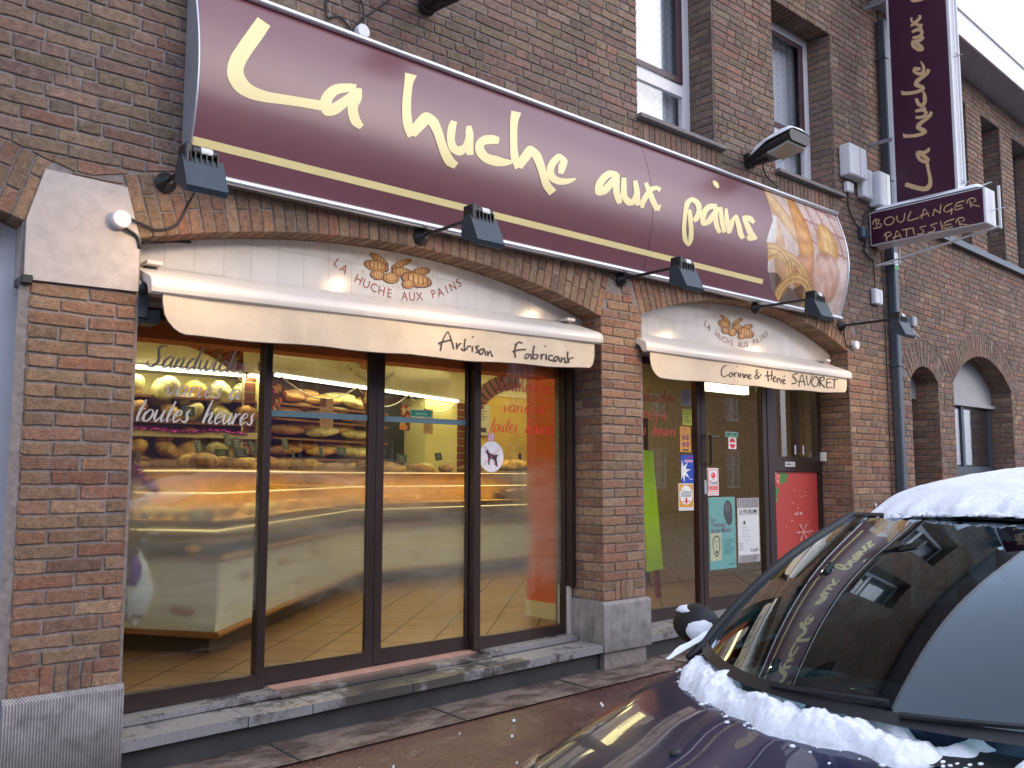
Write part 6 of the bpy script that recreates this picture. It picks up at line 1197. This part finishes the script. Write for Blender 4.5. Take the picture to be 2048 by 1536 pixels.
def slate_tag(loc, an, label, tilt=.2):
    mb = MB(); mb.box(-.062, .062, -.006, .0, 0, .092, .002); o = mb.build("price_slate", pm("green_slate_frame", (.07, .13, .10), .6) if 'slf' not in M else M['slf']); 
    if 'slf' not in M: M['slf'] = o.data.materials[0]
    mb = MB(); mb.box(-.055, .055, -.008, -.0062, .008, .085); mb.build("board", M.setdefault('slb', pm("black_slate", SL_C, .5)), o)
    mb = MB()
    for j, (a, c) in enumerate(((-.03, .03), (-.04, .025), (-.02, .035))):
        for q in range(7):
            x = a + (c - a) * q / 7; mb.poly([(x, -.0086, .064 - j * .02 + .003 * math.sin(q * 2)), (x + (c - a) / 9, -.0086, .064 - j * .02 + .003 * math.sin(q * 2 + 2)), (x + (c - a) / 9, -.0086, .068 - j * .02), (x, -.0086, .069 - j * .02)])
    mb.build("chalk_writing", M.setdefault('chalk', pm("chalk", (.45, .5, .45), .8)), o)
    o.location = loc; o.rotation_euler = (-tilt, rng.uniform(-.12, .12), an); tag(o, label, "price slate", "small slates with prices"); return o
for i, s in enumerate((.35, .62, .85, 1.05, 1.35, 1.7, 2.4, 2.75, 3.6, 4.3, 5.0)):
    p, an = along(s, .14 if i % 2 else .3); slate_tag((p.x, p.y, 1.60 + .035 * (i % 3)), an + rng.uniform(-.25, .25), "dark price slate, %s from the left above the breads on the display" % ORD[i])
for i, (x, z) in enumerate(((2.35, 1.62), (3.25, 1.60), (3.42, 1.61), (2.95, 1.97))): slate_tag((x, 3.36 if z < 1.9 else 3.40, z), rng.uniform(-.2, .2), ["black slate at the left of the third shelf of loaves", "black slate lying low at the right of the third shelf", "upright black slate at the right end of the third shelf", "black slate before the second shelf of round loaves"][i])
for k_, p_ in protos.items():
    if k_ not in used: bpy.data.objects.remove(p_)
# purple tinsel, garland and baubles
def tinsel(pts, label, r=.035):
    mb = MB(); pp = catmull([tuple(q) for q in pts], 26)
    for q in pp:
        for k in range(9):
            a, b_ = rng.uniform(0, 6.28), rng.uniform(-1, 1); d = Vector((math.cos(a) * math.sqrt(1 - b_ * b_), math.sin(a) * math.sqrt(1 - b_ * b_), b_)) * r * rng.uniform(.5, 1.1); n_ = d.orthogonal().normalized() * .0022; c = Vector(q)
            mb.poly([c - n_, c + n_, c + d + n_, c + d - n_])
    tag(mb.build("tinsel", M.setdefault('tinsel', pm("purple_tinsel_foil", (.34, .01, .28), .22, .7, .3, 60))), label, "tinsel")
tinsel([(2.3, 3.42, 1.87), (2.7, 3.42, 1.85), (2.95, 3.42, 1.84), (3.2, 3.42, 1.86), (3.5, 3.42, 1.84)], "purple tinsel draped along the edge of the left rack's shelf")
tinsel([(1.62, .95, 1.62), (1.66, .95, 1.55), (1.76, .95, 1.44), (1.84, .95, 1.36)], "purple tinsel on the dark tree by the left pane", .05)
mb = MB(); pts = []
for (s0, s1) in ((.02, 1.22), (1.22, 2.2), (2.2, 3.35)):
    for q in range(9): u = q / 8; pts.append(W_(s0 + (s1 - s0) * u, 2.40 - .17 * math.sin(math.pi * u), .12))
mb.tube(pts, .007, 6); tag(mb.build("garland", M['white']), "thin white garland sagging below the middle tube", "garland")
def bauble(c, label):
    t_ = thing("grape_ornament", label, "ornament", "purple hanging ornaments", c); mb = MB(); r3 = random.Random(5)
    for k in range(20): zq = -.16 * (k / 20); rr = .045 * (1 - k / 22); a = k * 2.4; mb.blob((rr * math.cos(a), rr * math.sin(a), zq), .016, .016, .016, 8, 6)
    mb.build("berries", M.setdefault('berry', pm("purple_glass_berry", (.25, .02, .22), .1, .3, .2, 10)), t_, smooth=True)
    mb = MB(); mb.tube([(0, 0, .0), (0, 0, .10)], .003, 6)
    for s_ in (-1, 1): mb.poly([(0, 0, .02), (s_ * .03, 0, .045), (s_ * .055, .005, .03), (s_ * .03, 0, .015)])
    mb.build("gold_leaf", M.setdefault('goldl', pm("gold_leaf", (.6, .42, .12), .3, .6)), t_)
bauble(W_(3.72, 2.30, .15), "purple grape ornament hanging at the right brick pilaster"); bauble(W_(-.18, 2.26, .15), "purple grape ornament hanging at the left brick pilaster")
# leaflets hanging from the garland
def leaflet(s, z, rot, kind, label, w_=.21, h=.30):
    mb = MB(); ca, sa = math.cos(R(rot)), math.sin(R(rot)); f_ = lambda a, b, l: W_(s + a * ca - b * sa, z + a * sa + b * ca, .13 + l)
    def rc(a, b, c, d, col, l): mb.poly([f_(a, b, l), f_(c, b, l), f_(c, d, l), f_(a, d, l)], col)
    rc(-w_ / 2, -h, w_ / 2, 0, (.16, .03, .02) if kind else (.46, .30, .17), 0); rr = random.Random(int(s * 100))
    if kind:
        for i in range(26):
            a, b = rr.uniform(-.42, .42) * w_, -rr.uniform(.06, .94) * h; q = rr.uniform(.012, .035); an = rr.uniform(0, 3); mb.poly([f_(a + q * math.cos(an + t) * (1.6 if int(t) % 3 else 1), b + q * math.sin(an + t), .0008 + i * .0002) for t in (0, 1.2, 2.5, 3.8, 5)], rr.choice(((.6, .3, .1), (.65, .5, .3), (.5, .12, .04), (.7, .2, .05), (.1, .02, .02))))
    else:
        rc(-w_ / 2, -.3 * h, -w_ * .05, 0, (.20, .05, .03), .0008)
        for i in range(7): rc(-.4 * w_, -h * (.45 + .07 * i), w_ * rr.uniform(.1, .4), -h * (.45 + .07 * i) + .006, (.22, .10, .06), .0012)
    tag(mb.build("leaflet", M['col'], col=True), label, "leaflet", "leaflets hung on the garland")
leaflet(.02, 2.30, -38, 1, "bread photo leaflet hanging at the left end of the garland"); leaflet(.70, 2.24, 0, 0, "beige text leaflet on the garland's first sag")
leaflet(1.35, 2.38, 32, 1, "tilted bread photo leaflet under the garland's first peak", .24, .34); leaflet(1.60, 2.36, -14, 0, "beige text leaflet hanging right of the tilted one", .24, .34)
leaflet(2.12, 2.28, 0, 1, "upright bread photo leaflet in the middle of the right sliding door"); leaflet(2.62, 2.26, 0, 0, "beige text leaflet above the green entrée plate")
mb = MB(); wbox(mb, 2.2, 2.74, 1.2, 2.3, -.35, -.3); mb.col = (.02, .02, .02); tag(mb.build("oven", M['blackm']), "dark oven front in the alcove left of the yellow panel", "oven")
# emblem on the inner tiles
mb = MB(); emblem(mb, lambda p, q, l=0.0: W_(1.62 + p * 1.0, 2.70 + q * .8, .004 + l), 1.0); arc_text(mb, "LA HUCHE AUX PAINS", lambda p, q: W_(p, q, .006), 1.62, 2.53 + .72, .74, R(-34), R(36), .062, (.12, .06, .04)); tag(mb.build("painted_emblem", M['col'], col=True), "bread emblem on the cream tiles inside, above the garland", "emblem")
# black bread stand at the yellow wall
st = thing("bread_stand", "black metal tiered stand of breads before the yellow tiles", "stand", None, (7.75, 4.45, 0))
mb = MB(); mb.tube([(0, 0, FZ), (0, 0, 1.75)], .02, 8); mb.build("pole", M['blackm'], st)
for z in (1.52, 1.22, .92): mb = MB(); mb.tube([(0, 0, z), (0, 0, z + .012)], .34, 20); mb.build("tier", M['blackm'], st)
for j, z in enumerate((1.53, 1.23)):
    for i in range(5): a = i * 1.25 + j; m_ = (0, 1)[j]; bread('round' if j == 0 else 'long', m_ if j == 0 else 3, (7.75 + .19 * math.cos(a), 4.45 + .19 * math.sin(a), z), a, "%s bread, %s around the %s tier of the black stand" % (MN[m_ if j == 0 else 3], ORD[i], ("upper", "lower")[j]), "breads on the black stand", 1.0 if j == 0 else .55)
flat("wall_notice", "pale notice with a small dark logo on the yellow tiles", "notice", 7.42, 7.68, 2.0, 2.42, 4.99, (.5, .5, .46), lambda r, e, p, t: (lines(r, .2, .85, .85, 5, .09, (.15, .13, .12), .03), r(.3, .1, .75, .25, (.04, .04, .04))))
# small dark tree, plastic bag, stool by the left pane
tr_ = thing("christmas_tree", "small dark decorated tree at the left edge behind the left pane", "tree", None, (1.72, 1.0, 0))
mb = MB()
for k in range(900):
    z = rng.uniform(1.0, 1.6); rr = .13 * (1.62 - z) / .6 + .02; a = rng.uniform(0, 6.28); q = rr * rng.random() ** .5; c = Vector((q * math.cos(a), q * math.sin(a), z)); d = Vector((math.cos(a), math.sin(a), -.3)) * .03; n_ = d.orthogonal().normalized() * .003; mb.poly([c - n_, c + n_, c + d])
mb.build("needles", pm("dark_fir_needles", (.02, .04, .035), .5), tr_); mb = MB(); mb.tube([(-.13, 0, .94), (0, 0, 1.1), (0, 0, 1.6)], .01, 6); mb.build("trunk", M['gold'], tr_)
mb = MB(); mb.box(1.36, 1.64, .72, 1.05, .90, .94); [mb.box(x, x + .03, y, y + .03, FZ, .90) for x in (1.37, 1.60) for y in (.73, 1.01)]; tag(mb.build("side_table", M['gold']), "small brown wooden table carrying the dark tree", "table")
def bag_(x, y, z, label):
    mb = MB(); mb.blob((0, 0, 0), .09, .06, .20, 20, 14, lambda d: 1 + .25 * noise.noise(d * 2.4 + Vector((4, 1, 0))) + .12 * noise.noise(d * 7)); mb.v = [(a * (1 - .5 * max(0, c / .2)), b, c) for a, b, c in mb.v]
    o = mb.build("plastic_bag", pm("pale_translucent_plastic", (.55, .60, .66), .35), smooth=True); o.location = (x, y, z); tag(o, label, "bag")
    mb = MB(); mb.blob((-.035, -.045, .10), .045, .03, .09, 14, 10, lambda d: 1 + .2 * noise.noise(d * 3)); mb.build("purple_flap", pm("purple_plastic", (.10, .015, .30), .4), o, smooth=True)
bag_(1.79, 1.05, .80, "crumpled pale plastic bag with a purple flap before the counter at left")
# lime panel and things in the right opening
mb = MB(); mb.prism([(6.22, .95, .60), (6.54, 1.05, .60), (6.42, 1.05, 1.68), (6.10, .95, 1.70)], (0, .03, 0)); o = mb.build("lime_board", pm("lime_green_board", (.52, .86, .03), .5, var=.05)); tag(o, "bright lime green board leaning behind the right opening's window", "board")
mb = MB(); mb.prism([(6.52, 1.10, FZ), (6.57, 1.10, FZ), (6.47, 1.10, 1.2), (6.42, 1.10, 1.2)], (0, .03, 0)); mb.build("leg", pm("dark_red_leg", (.18, .02, .02), .5), o)
mb = MB(); mb.box(7.2, 7.7, 2.2, 2.5, FZ, 2.1, .005); o = mb.build("cabinet", pm("dark_brown_cabinet", (.10, .05, .03), .5)); tag(o, "dark brown cabinet standing behind the glass door's left side", "cabinet")
mb = MB(); mb.box(6.9, 7.15, 1.9, 2.4, FZ, 2.3, .005); o = mb.build("tall_panel", pm("ochre_panel", (.45, .32, .10), .5)); tag(o, "ochre panel behind the stickers of the right window", "panel")
# ------------------------------------------------------------------ parked car
def car_paint():
    m, t, b = nodes("dark_blue_car_paint"); b.inputs['Base Color'].default_value = (.006, .012, .050, 1); b.inputs['Metallic'].default_value = .15; b.inputs['Roughness'].default_value = .3
    b.inputs['Coat Weight'].default_value = 1.0; b.inputs['Coat Roughness'].default_value = .005; b.inputs['Coat IOR'].default_value = 1.45
    n = noise_tex(t, 2.5, 3, .5); t.links.new(ramp(t, n.outputs[0], [(.3, .24), (.7, .34)]).outputs[0], b.inputs['Roughness']); return m
M['paint'] = car_paint(); M['trim'] = pm("black_car_trim", (.010, .010, .012), .5); M['tint'] = glass("car_glass", (.18, .33, .37), 2.0, 0.0, (.80, .93, 1.0))
CY = -3.29; RZ = -.08
car = thing("parked_car", "dark blue car parked at the kerb with snow on its roof and below its windscreen", "car")
ST = [(1.30, .40, .40, .44), (1.33, .55, .52, .56), (1.42, .68, .575, .63), (1.55, .745, .625, .705), (1.70, .775, .672, .765), (1.86, .790, .722, .812), (2.02, .800, .768, .855), (2.20, .808, .822, .885), (2.42, .815, .872, .905),
      (2.7, .822, .895, .90), (3.1, .828, .905, .905), (3.8, .83, .915, .915), (4.5, .82, .925, .925), (4.95, .79, .92, .92), (5.12, .74, .80, .80), (5.18, .66, .55, .55)]
def stat(x):
    for a, b_ in zip(ST, ST[1:]):
        if a[0] <= x <= b_[0]: return tuple(p + (q - p) * (x - a[0]) / (b_[0] - a[0]) for p, q in zip(a, b_))
    return ST[0] if x < ST[0][0] else ST[-1]
_cs = catmull([tuple(s) for s in ST], 4)
def top_z(x, yn):   # yn = (y-CY)/w in -1..1
    s = stat(x); a = abs(yn); return s[2] + (s[3] - s[2]) * (1 - a ** 2.4) - (.03 * max(0, a - .93) / .07)
body = MB(); nseg = 26
def ring(s):
    x, w_, zs, zc = s; pts = []
    lo = .12 + RZ
    side = [(w_ * .90, lo), (w_ * .985, lo + .10), (w_ * 1.01, (lo + zs) * .5), (w_ * 1.0, zs - .14), (w_ * .985, zs - .06), (w_ * .965, zs - .022), (w_ * .93, zs)]
    tp = []
    for i in range(1, nseg):
        yn = .93 - 1.86 * i / nseg; tp.append((w_ * yn, zs + (zc - zs) * (1 - abs(yn / .93) ** 2.2)))
    return [(x, CY + y, z) for y, z in side] + [(x, CY + y, z) for y, z in tp] + [(x, CY - y, z) for y, z in reversed(side)]
front = [s for s in _cs if s[0] <= 2.43]; n0 = 0
rings = [ring(s) for s in front]; L = len(rings[0])
for r in rings: body.v += r
for i in range(len(rings) - 1):
    for k in range(L - 1): a = i * L + k; body.f.append((a, a + 1, a + L + 1, a + L)); body.c.append((1, 1, 1)); body.m.append(0)
body.f.append(tuple(range(L))); body.c.append((1, 1, 1)); body.m.append(0)
rear = [s for s in _cs if s[0] >= 2.40]
rr_ = []
for s in rear: r = ring(s); rr_.append((r[:8], r[-8:]))
for sd in (0, 1):
    n0 = len(body.v)
    for r in rr_: body.v += r[sd]
    for i in range(len(rr_) - 1):
        for k in range(7): a = n0 + i * 8 + k; body.f.append((a, a + 1, a + 9, a + 8)); body.c.append((1, 1, 1)); body.m.append(0)
body.poly(ring(ST[-1]))
bo = body.build("body", M['paint'], car, smooth=True)
mb = MB(); mb.box(2.3, 5.0, CY - .76, CY + .76, RZ + .12, RZ + .2); mb.box(2.35, 2.72, CY - .70, CY + .70, .55, .80, .05); mb.build("dashboard", M['trim'], car)
for y in (CY - .36, CY + .36):
    mb = MB(); mb.box(3.15, 3.6, y - .24, y + .24, .25, .45, .06); mb.prism([(3.52, y - .23, .42), (3.62, y - .23, .42), (3.86, y - .2, 1.02), (3.76, y - .2, 1.02)], (0, .45, 0)); mb.box(3.78, 3.86, y - .12, y + .12, 1.04, 1.20, .03); mb.build("seat", pm("dark_seat_fabric", (.03, .032, .04), .9), car)
mb = MB(); mb.box(4.3, 4.4, CY - .6, CY + .6, .3, 1.0, .04); mb.build("rear_seat", M['trim'], car)
mb = MB(); mb.tube([(2.86 + .09 * math.sin(a_) * -.4, CY - .36 + .18 * math.cos(a_), .92 + .18 * math.sin(a_) * .85) for a_ in [2 * math.pi * i / 24 for i in range(25)]], .014, 8, cap=False); mb.tube([(2.72, CY - .36, .82), (2.86, CY - .36, .92)], .03, 8); mb.build("steering_wheel", M['trim'], car)
# windscreen and greenhouse
def ws(u, v):    # u -1..1 across, v 0..1 up
    xb = 2.40 - .34 * (1 - abs(u) ** 2.2); zb = .897 + .008 * u * u; xt = 3.12 - .18 * (1 - u * u); yb = CY + .725 * u; yt = CY + .635 * u
    bul = .075 * math.sin(math.pi * max(0, v) ** .9) + .02 * (1 - u * u); p = Vector((xb + (xt - xb) * v, yb + (yt - yb) * v, zb + (1.315 - zb) * v)); return p + Vector((-.45, 0, .9)) * bul * .6
mb = MB(); mb.grid(lambda u, v: ws(2 * u - 1, v), 32, 16); mb.build("windscreen", M['tint'], car, smooth=True)
mb = MB(); mb.grid(lambda u, v: ws((2 * u - 1), -.02 + .04 * v) + Vector((-.003, 0, .004)), 32, 1); mb.grid(lambda u, v: ws((2 * u - 1), .975 + .03 * v) + Vector((-.003, 0, .004)), 32, 1); mb.build("windscreen_seal", M['trim'], car, smooth=True)
for sd in (-1, 1):
    mb = MB(); pts = [ws(sd, i / 10) for i in range(11)]; pts = [ws(sd, 0) + Vector((-.06, .01 * sd, -.03))] + pts
    mb.tube([p + Vector((.0, .014 * sd, -.004)) for p in pts], [.010] + [.016] * 3 + [.015] * 8, 10); mb.build("windscreen_pillar", M['trim'], car, smooth=True)
def roof(u, v, dz=0.0):    # u along 0..1, v -1..1
    x = 3.12 - .18 * (1 - v * v) + (4.95 - 3.0) * u; hw = .645 - .05 * u; z = 1.315 + .105 * math.sin(min(1, u * 1.9) * math.pi / 2) - .10 * max(0, u - .6) ** 2 * 6 - .055 * v * v + .02; return Vector((x, CY + hw * v, z + dz))
mb = MB(); mb.grid(lambda u, v: roof(u, 2 * v - 1), 30, 16); mb.grid(lambda u, v: roof(u, 1, -.0) + Vector((0, .01 + .01 * math.sin(v * 3), -.05 * v)), 30, 2); mb.grid(lambda u, v: roof(u, -1, 0) + Vector((0, -.01, -.05 * v)), 30, 2); mb.build("roof", M['paint'], car, smooth=True)
mb = MB(); mb.grid(lambda u, v: roof(u, 2 * v - 1, -.03), 10, 6); mb.build("headlining", pm("grey_headlining", (.12, .12, .13), .9), car)
for sd in (-1, 1):
    e_ = lambda x: Vector((x, CY + sd * stat(x)[1] * .93, stat(x)[2]))
    mb = MB(); xs = [2.62, 3.0, 3.5, 4.0, 4.5]; tops = [ws(sd, .28), ws(sd, .62), roof(.12, sd, -.04), roof(.42, sd, -.04), roof(.75, sd, -.04)]
    for a, b_, c, d in zip(xs, xs[1:], tops, tops[1:]): mb.poly([e_(a), e_(b_), d, c])
    mb.build("side_window", M['tint'], car)
    for x, u in ((3.62, .16), (4.5, .75)): mb = MB(); mb.tube([e_(x), roof(u, sd, -.03)], .035, 8); mb.build("door_pillar", M['trim'], car, smooth=True)
    mb = MB(); mb.tube([e_(4.9), roof(1, sd, -.03)], .05, 8); mb.build("rear_pillar", M['paint'], car, smooth=True)
    for x in (1.98, 4.45):
        wh = MB(); y = CY + sd * .73; prof = [(.30, -.09), (.31, -.06), (.31, .06), (.30, .09), (.20, .10)]
        for i in range(32):
            a0, a1 = 2 * math.pi * i / 32, 2 * math.pi * (i + 1) / 32
            for (r0, o0), (r1, o1) in zip(prof, prof[1:]): wh.poly([(x + r0 * math.cos(a0), y + o0 * sd, RZ - .02 + .31 + r0 * math.sin(a0)), (x + r0 * math.cos(a1), y + o0 * sd, RZ - .02 + .31 + r0 * math.sin(a1)), (x + r1 * math.cos(a1), y + o1 * sd, RZ - .02 + .31 + r1 * math.sin(a1)), (x + r1 * math.cos(a0), y + o1 * sd, RZ - .02 + .31 + r1 * math.sin(a0))])
        wo = wh.build("wheel", M['cable'], car, smooth=True); rm_ = MB(); rm_.tube([(x, y + .05 * sd, RZ + .29), (x, y + .095 * sd, RZ + .29)], .2, 24); rm_.build("rim", M['alu'], wo)
mb = MB(); mb.grid(lambda u, v: roof(1, 2 * u - 1, -.02) * (1 - v) + Vector((5.05, CY + .7 * (2 * u - 1), .92)) * v, 8, 2); mb.build("rear_window", M['tint'], car)
mb = MB(); mb.grid(lambda u, v: (lambda a, q: Vector((1.63 - .20 * u, CY + .77 - .02 - .10 * u, 0)) + Vector((.0, -.10 * v * (1 - u * .3), 0)))(0, 0), 8, 3)
def on_body(x, yn, dz=.004): s = stat(x); return Vector((x, CY + s[1] * yn, s[2] + (s[3] - s[2]) * (1 - abs(yn / .93) ** 2.2 if abs(yn) < .93 else 0) + dz))
for sd in (-1, 1):
    mb = MB(); mb.grid(lambda u, v: on_body(1.37 + .32 * u, sd * (.93 - (.02 + .24 * (1 - u) ** 1.2) * v), .004 + .006 * math.sin(math.pi * v)) if v > 0 else on_body(1.37 + .32 * u, sd * .935, -.05), 12, 6)
    hl = mb.build("headlight", pm("headlight_reflector", (.55, .55, .56), .08, .9), car, smooth=True)
    mb = MB(); mb.grid(lambda u, v: on_body(1.36 + .36 * u, sd * (.945 - (.03 + .26 * (1 - u) ** 1.2) * v), .010), 12, 4); mb.build("lens", glass("headlight_lens", (.9, .9, .9), 1.6), hl, smooth=True)
    mc = (2.575, CY + sd * .92, .93); mb = MB(); mb.blob(mc, .062, .105, .072, 20, 12, lambda d: 1 - .12 * max(0, d.x)); mo_ = mb.build("mirror", M['trim'], car, smooth=True)
    mb = MB(); mb.tube([(2.60, CY + sd * .78, .86), (2.58, CY + sd * .90, .89)], .025, 8); mb.build("stalk", M['trim'], mo_)
    mb = MB(); mb.blob((mc[0] - .022, mc[1] - sd * .045, mc[2] - .012), .052, .062, .046, 20, 12, lambda d: 1 + .16 * noise.noise(d * 4)); mb.blob((mc[0] - .004, mc[1] + .01, mc[2] + .044), .042, .078, .022, 20, 8, lambda d: 1 + .2 * noise.noise(d * 5)); mb.build("snow", M['snow'], mo_, smooth=True)
# bonnet details, wipers
mb = MB(); mb.tube([on_body(1.40 + (2.05 - 1.40) * i / 12, .83 - .02 * math.sin(i / 3), -.0045) for i in range(13)], .006, 6); mb.tube([on_body(1.40 + (2.05 - 1.40) * i / 12, -.83, -.0045) for i in range(13)], .006, 6); mb.build("bonnet_gap", M['trim'], car)
cowl = lambda u, o: Vector((2.40 - .34 * (1 - abs(u) ** 2.2) - o, CY + .74 * u, 0))
def cow_z(p): return top_z(p.x, (p.y - CY) / stat(p.x)[1])
mb = MB(); mb.grid(lambda u, v: (lambda p: Vector((p.x, p.y, cow_z(p) + .003)))(cowl(2 * u - 1, .10 * v - .02)), 40, 4); mb.build("cowl", M['trim'], car, smooth=True)
for y0, y1 in ((.30, -.15), (-.2, -.7)):
    mb = MB(); pts = [ws(y0 + (y1 - y0) * i / 10, .01 + .03 * i / 10) + Vector((-.010, 0, .010)) for i in range(11)]; mb.tube(pts, .007, 6); mb.build("wiper", M['trim'], car)
mb = MB(); p0 = on_body(1.80, .36, .0); mb.blob(p0, .022, .014, .012, 12, 6); mb.build("washer_jet", M['trim'], car, smooth=True)
mb = MB(); f_ = lambda a, b_: ws(.88 - a * .10, .10 + b_ * .16) + Vector((.012, 0, -.004)); mb.poly([f_(0, 0), f_(1, 0), f_(1, 1), f_(0, 1)], (.10, .42, .30)); mb.poly([f_(-.0, -.35) + Vector((.001, 0, 0)), f_(1, -.35), f_(1, -.08), f_(0, -.08)], (.25, .35, .55)); mb.build("tax_disc", M['col'], car, col=True)
# hanging round pass behind the screen
mb = MB(); c = Vector((2.72, CY - .38, 1.20)); mb.tube([c + Vector((0, .001, 0)), c + Vector((.004, 0, 0))], .03, 20); mb.tube([c + Vector((0, 0, .03)), c + Vector((.02, 0, .12))], .002, 5); mb.build("hanging_pass", pm("green_white_card", (.45, .55, .45), .5), car)
# snow on the roof and before the windscreen
def snoise(x, y, s=1.0, o=0.0): return noise.noise(Vector((x * s + o, y * s, o)))
mb = MB()
def rsnow(u, v):
    vv = (2 * v - 1) * 1.0; uu = -.015 + .99 * u; e = min(1, u * 9) ** .6 * min(1, (1 - abs(vv)) * 7 + .0) ** .6
    ragged = (.04 * snoise(vv, 0, 6, 3) + .03 * snoise(vv, 0, 21, 8)) * (1 - min(1, u * 12)); p = roof(min(1, max(-.02, uu + ragged * 1.0)), vv * .985); h = (.070 + .012 * snoise(p.x, p.y, 4) + .006 * snoise(p.x, p.y, 14)) * e * min(1, (1.02 - u) * 10) + .002
    return p + Vector((0, 0, h))
mb.grid(rsnow, 90, 60); mb.build("roof_snow", M['snow'], car, smooth=True)
mb = MB(); r4 = random.Random(2)
for k in range(700):   # crumbs along the roof's front edge
    v = r4.uniform(-1, 1); p = roof(r4.uniform(-.015, .05), v * .97) + Vector((0, 0, .004)); q = r4.uniform(.003, .011); mb.blob(p, q * 1.6, q * 1.8, q * .8, 6, 4)
mb.build("snow_crumbs", M['snow'], car, smooth=True)
def csnow(nm, u0, u1, o0, o1, hh, sd_, taper=.12, seg=170, cr=30, gap=.6):
    mb = MB()
    def fn(a, b_):
        u = u0 + (u1 - u0) * a; lo = o0 + .03 * snoise(u, 0, 7, sd_) + .012 * snoise(u, 0, 22, sd_); hi = o1 + .020 * snoise(u, 0, 3.5, sd_ + 5) + .030 * snoise(u, 0, 5.5, sd_) + .006 * snoise(u, 0, 19, sd_)
        k = min(1, (a) / taper) ** .5 * min(1, (1 - a) / taper) ** .6; mid = (lo + hi) / 2; o = mid + (lo + (hi - lo) * b_ - mid) * (.25 + .75 * k)
        p = cowl(u, o); h = hh * k * (math.sin(math.pi * b_) ** .55) * (.68 + .55 * snoise(p.x, p.y, 5, sd_) + .22 * snoise(p.x, p.y, 13, sd_) + .16 * snoise(p.x, p.y, 33, sd_) + .10 * snoise(p.x, p.y, 75, sd_))
        base = cow_z(p); h = h * max(0, min(1, (snoise(p.x, p.y, 7, sd_ + 20) + gap) * 5)) - .002
        return Vector((p.x, p.y, base + h - .003))
    mb.grid(fn, seg, cr); mb.build(nm, M['snow'], car, smooth=True)
csnow("windscreen_snow", .97, -.34, -.02, .108, .070, 1.0, .06)
csnow("windscreen_snow", .45, -.97, -.055, .020, .045, 6.0, .08, 160, 26, .12)
csnow("windscreen_snow", -.50, -.98, -.01, .10, .07, 11.0, .15)
mb = MB(); r5 = random.Random(9)
for k in range(300):      # loose crumbs and slush round the drift
    u = r5.uniform(-.95, .95); o_ = r5.gauss(.07, .035); p = cowl(u, o_); q = r5.uniform(.0015, .0055)
    if o_ < -.03: continue
    mb.blob((p.x, p.y, cow_z(p) + q * .3), q * r5.uniform(1, 1.8), q * r5.uniform(1, 1.8), q * .8, 7, 4)
mb.build("snow_crumbs", M['snow'], car, smooth=True)
mb = MB(); mb.grid(lambda a, b_: (lambda p, k: p + Vector((-.01, .016 - .018 * b_, .012 + .014 * k * math.sin(math.pi * b_) * (1 + .5 * snoise(p.x, b_, 20)))))(Vector((2.27 + .22 * a, CY + .755 - .02 * a, .862 + .075 * a)), min(1, a * 6) * min(1, (1 - a) * 6)), 30, 8); mb.build("pillar_snow", M['snow'], car, smooth=True)
YAW = R(-5.0); _pv = Vector((2.40, -2.56, 0)); car.rotation_euler = (0, 0, YAW); car.location = _pv - Matrix.Rotation(YAW, 3, 'Z') @ _pv
# ------------------------------------------------------------------ street behind the photographer (seen in reflections)
def house(name, x0, x1, h, col, lab, ground, roofc=(.05, .05, .055)):
    t_ = thing("terraced_house", lab, "house", "houses across the street"); mt = pm("facade_paint", col, .85, var=.12, scale=2.5)
    wx = []; n = max(1, round((x1 - x0) / 2.2)); y = -16.5
    cells = [(x0 + (x1 - x0) * (i + .5) / n) for i in range(n)]; mb = MB(); xs = [x0] + [q for c in cells for q in (c - .5, c + .5)] + [x1]; zs = [-.3, 1.0, 2.5, 3.7, 5.4, h]
    for i in range(len(xs) - 1):
        for j in range(5):
            if i % 2 == 1 and j in (1, 3): continue
            mb.poly([(xs[i], y, zs[j]), (xs[i + 1], y, zs[j]), (xs[i + 1], y, zs[j + 1]), (xs[i], y, zs[j + 1])])
    mb.box(x0, x1, y - 7, y - .2, -.3, h); mb.build("wall", mt, t_)
    for c in cells:
        for z0, z1 in ((1.0, 2.5), (3.7, 5.4)):
            mb = MB(); mb.box(c - .5, c - .43, y - .14, y - .06, z0, z1); mb.box(c + .43, c + .5, y - .14, y - .06, z0, z1); mb.box(c - .43, c + .43, y - .14, y - .06, z0, z0 + .07); mb.box(c - .43, c + .43, y - .14, y - .06, z1 - .07, z1); mb.box(c - .03, c + .03, y - .13, y - .07, z0 + .07, z1 - .07); mb.box(c - .43, c + .43, y - .13, y - .07, z0 + (z1 - z0) * .6, z0 + (z1 - z0) * .6 + .04)
            w2 = mb.build("window", M['whitef'], t_); mb = MB(); mb.box(c - .43, c + .43, y - .115, y - .105, z0, z1); mb.build("pane", M['glassd'], w2)
    mb = MB(); mb.prism([(x0, y + .25, h), (x0, y - 3.5, h + 1.9), (x0, y - 7, h)], (x1 - x0, 0, 0)); mb.build("roof", M['snow'] if ground else pm("roof_tile", roofc, .8), t_)
    mb = MB(); mb.box(x0 + .4, x0 + .95, y - 3.6, y - 3.0, h + 1.2, h + 2.8); mb.build("chimney", M['mortar'], t_)
house("h", -16, -8.5, 5.6, (.22, .11, .08), "red brick terraced house farthest left across the street", True)
house("h", -8.5, -1.5, 5.4, (.34, .26, .20), "beige terraced house across the street facing the white shutter", True)
house("h", -1.5, 5.2, 5.8, (.24, .13, .10), "brown terraced house across the street facing the bakery doors", True)
house("h", 5.2, 12.5, 5.5, (.30, .20, .34), "lilac terraced house across the street facing the right opening", True)
house("h", 12.5, 20, 6.0, (.26, .22, .20), "grey beige terraced house across the street to the right", True)
house("h", 20, 34, 5.7, (.24, .12, .09), "red terraced house farthest right across the street", True)
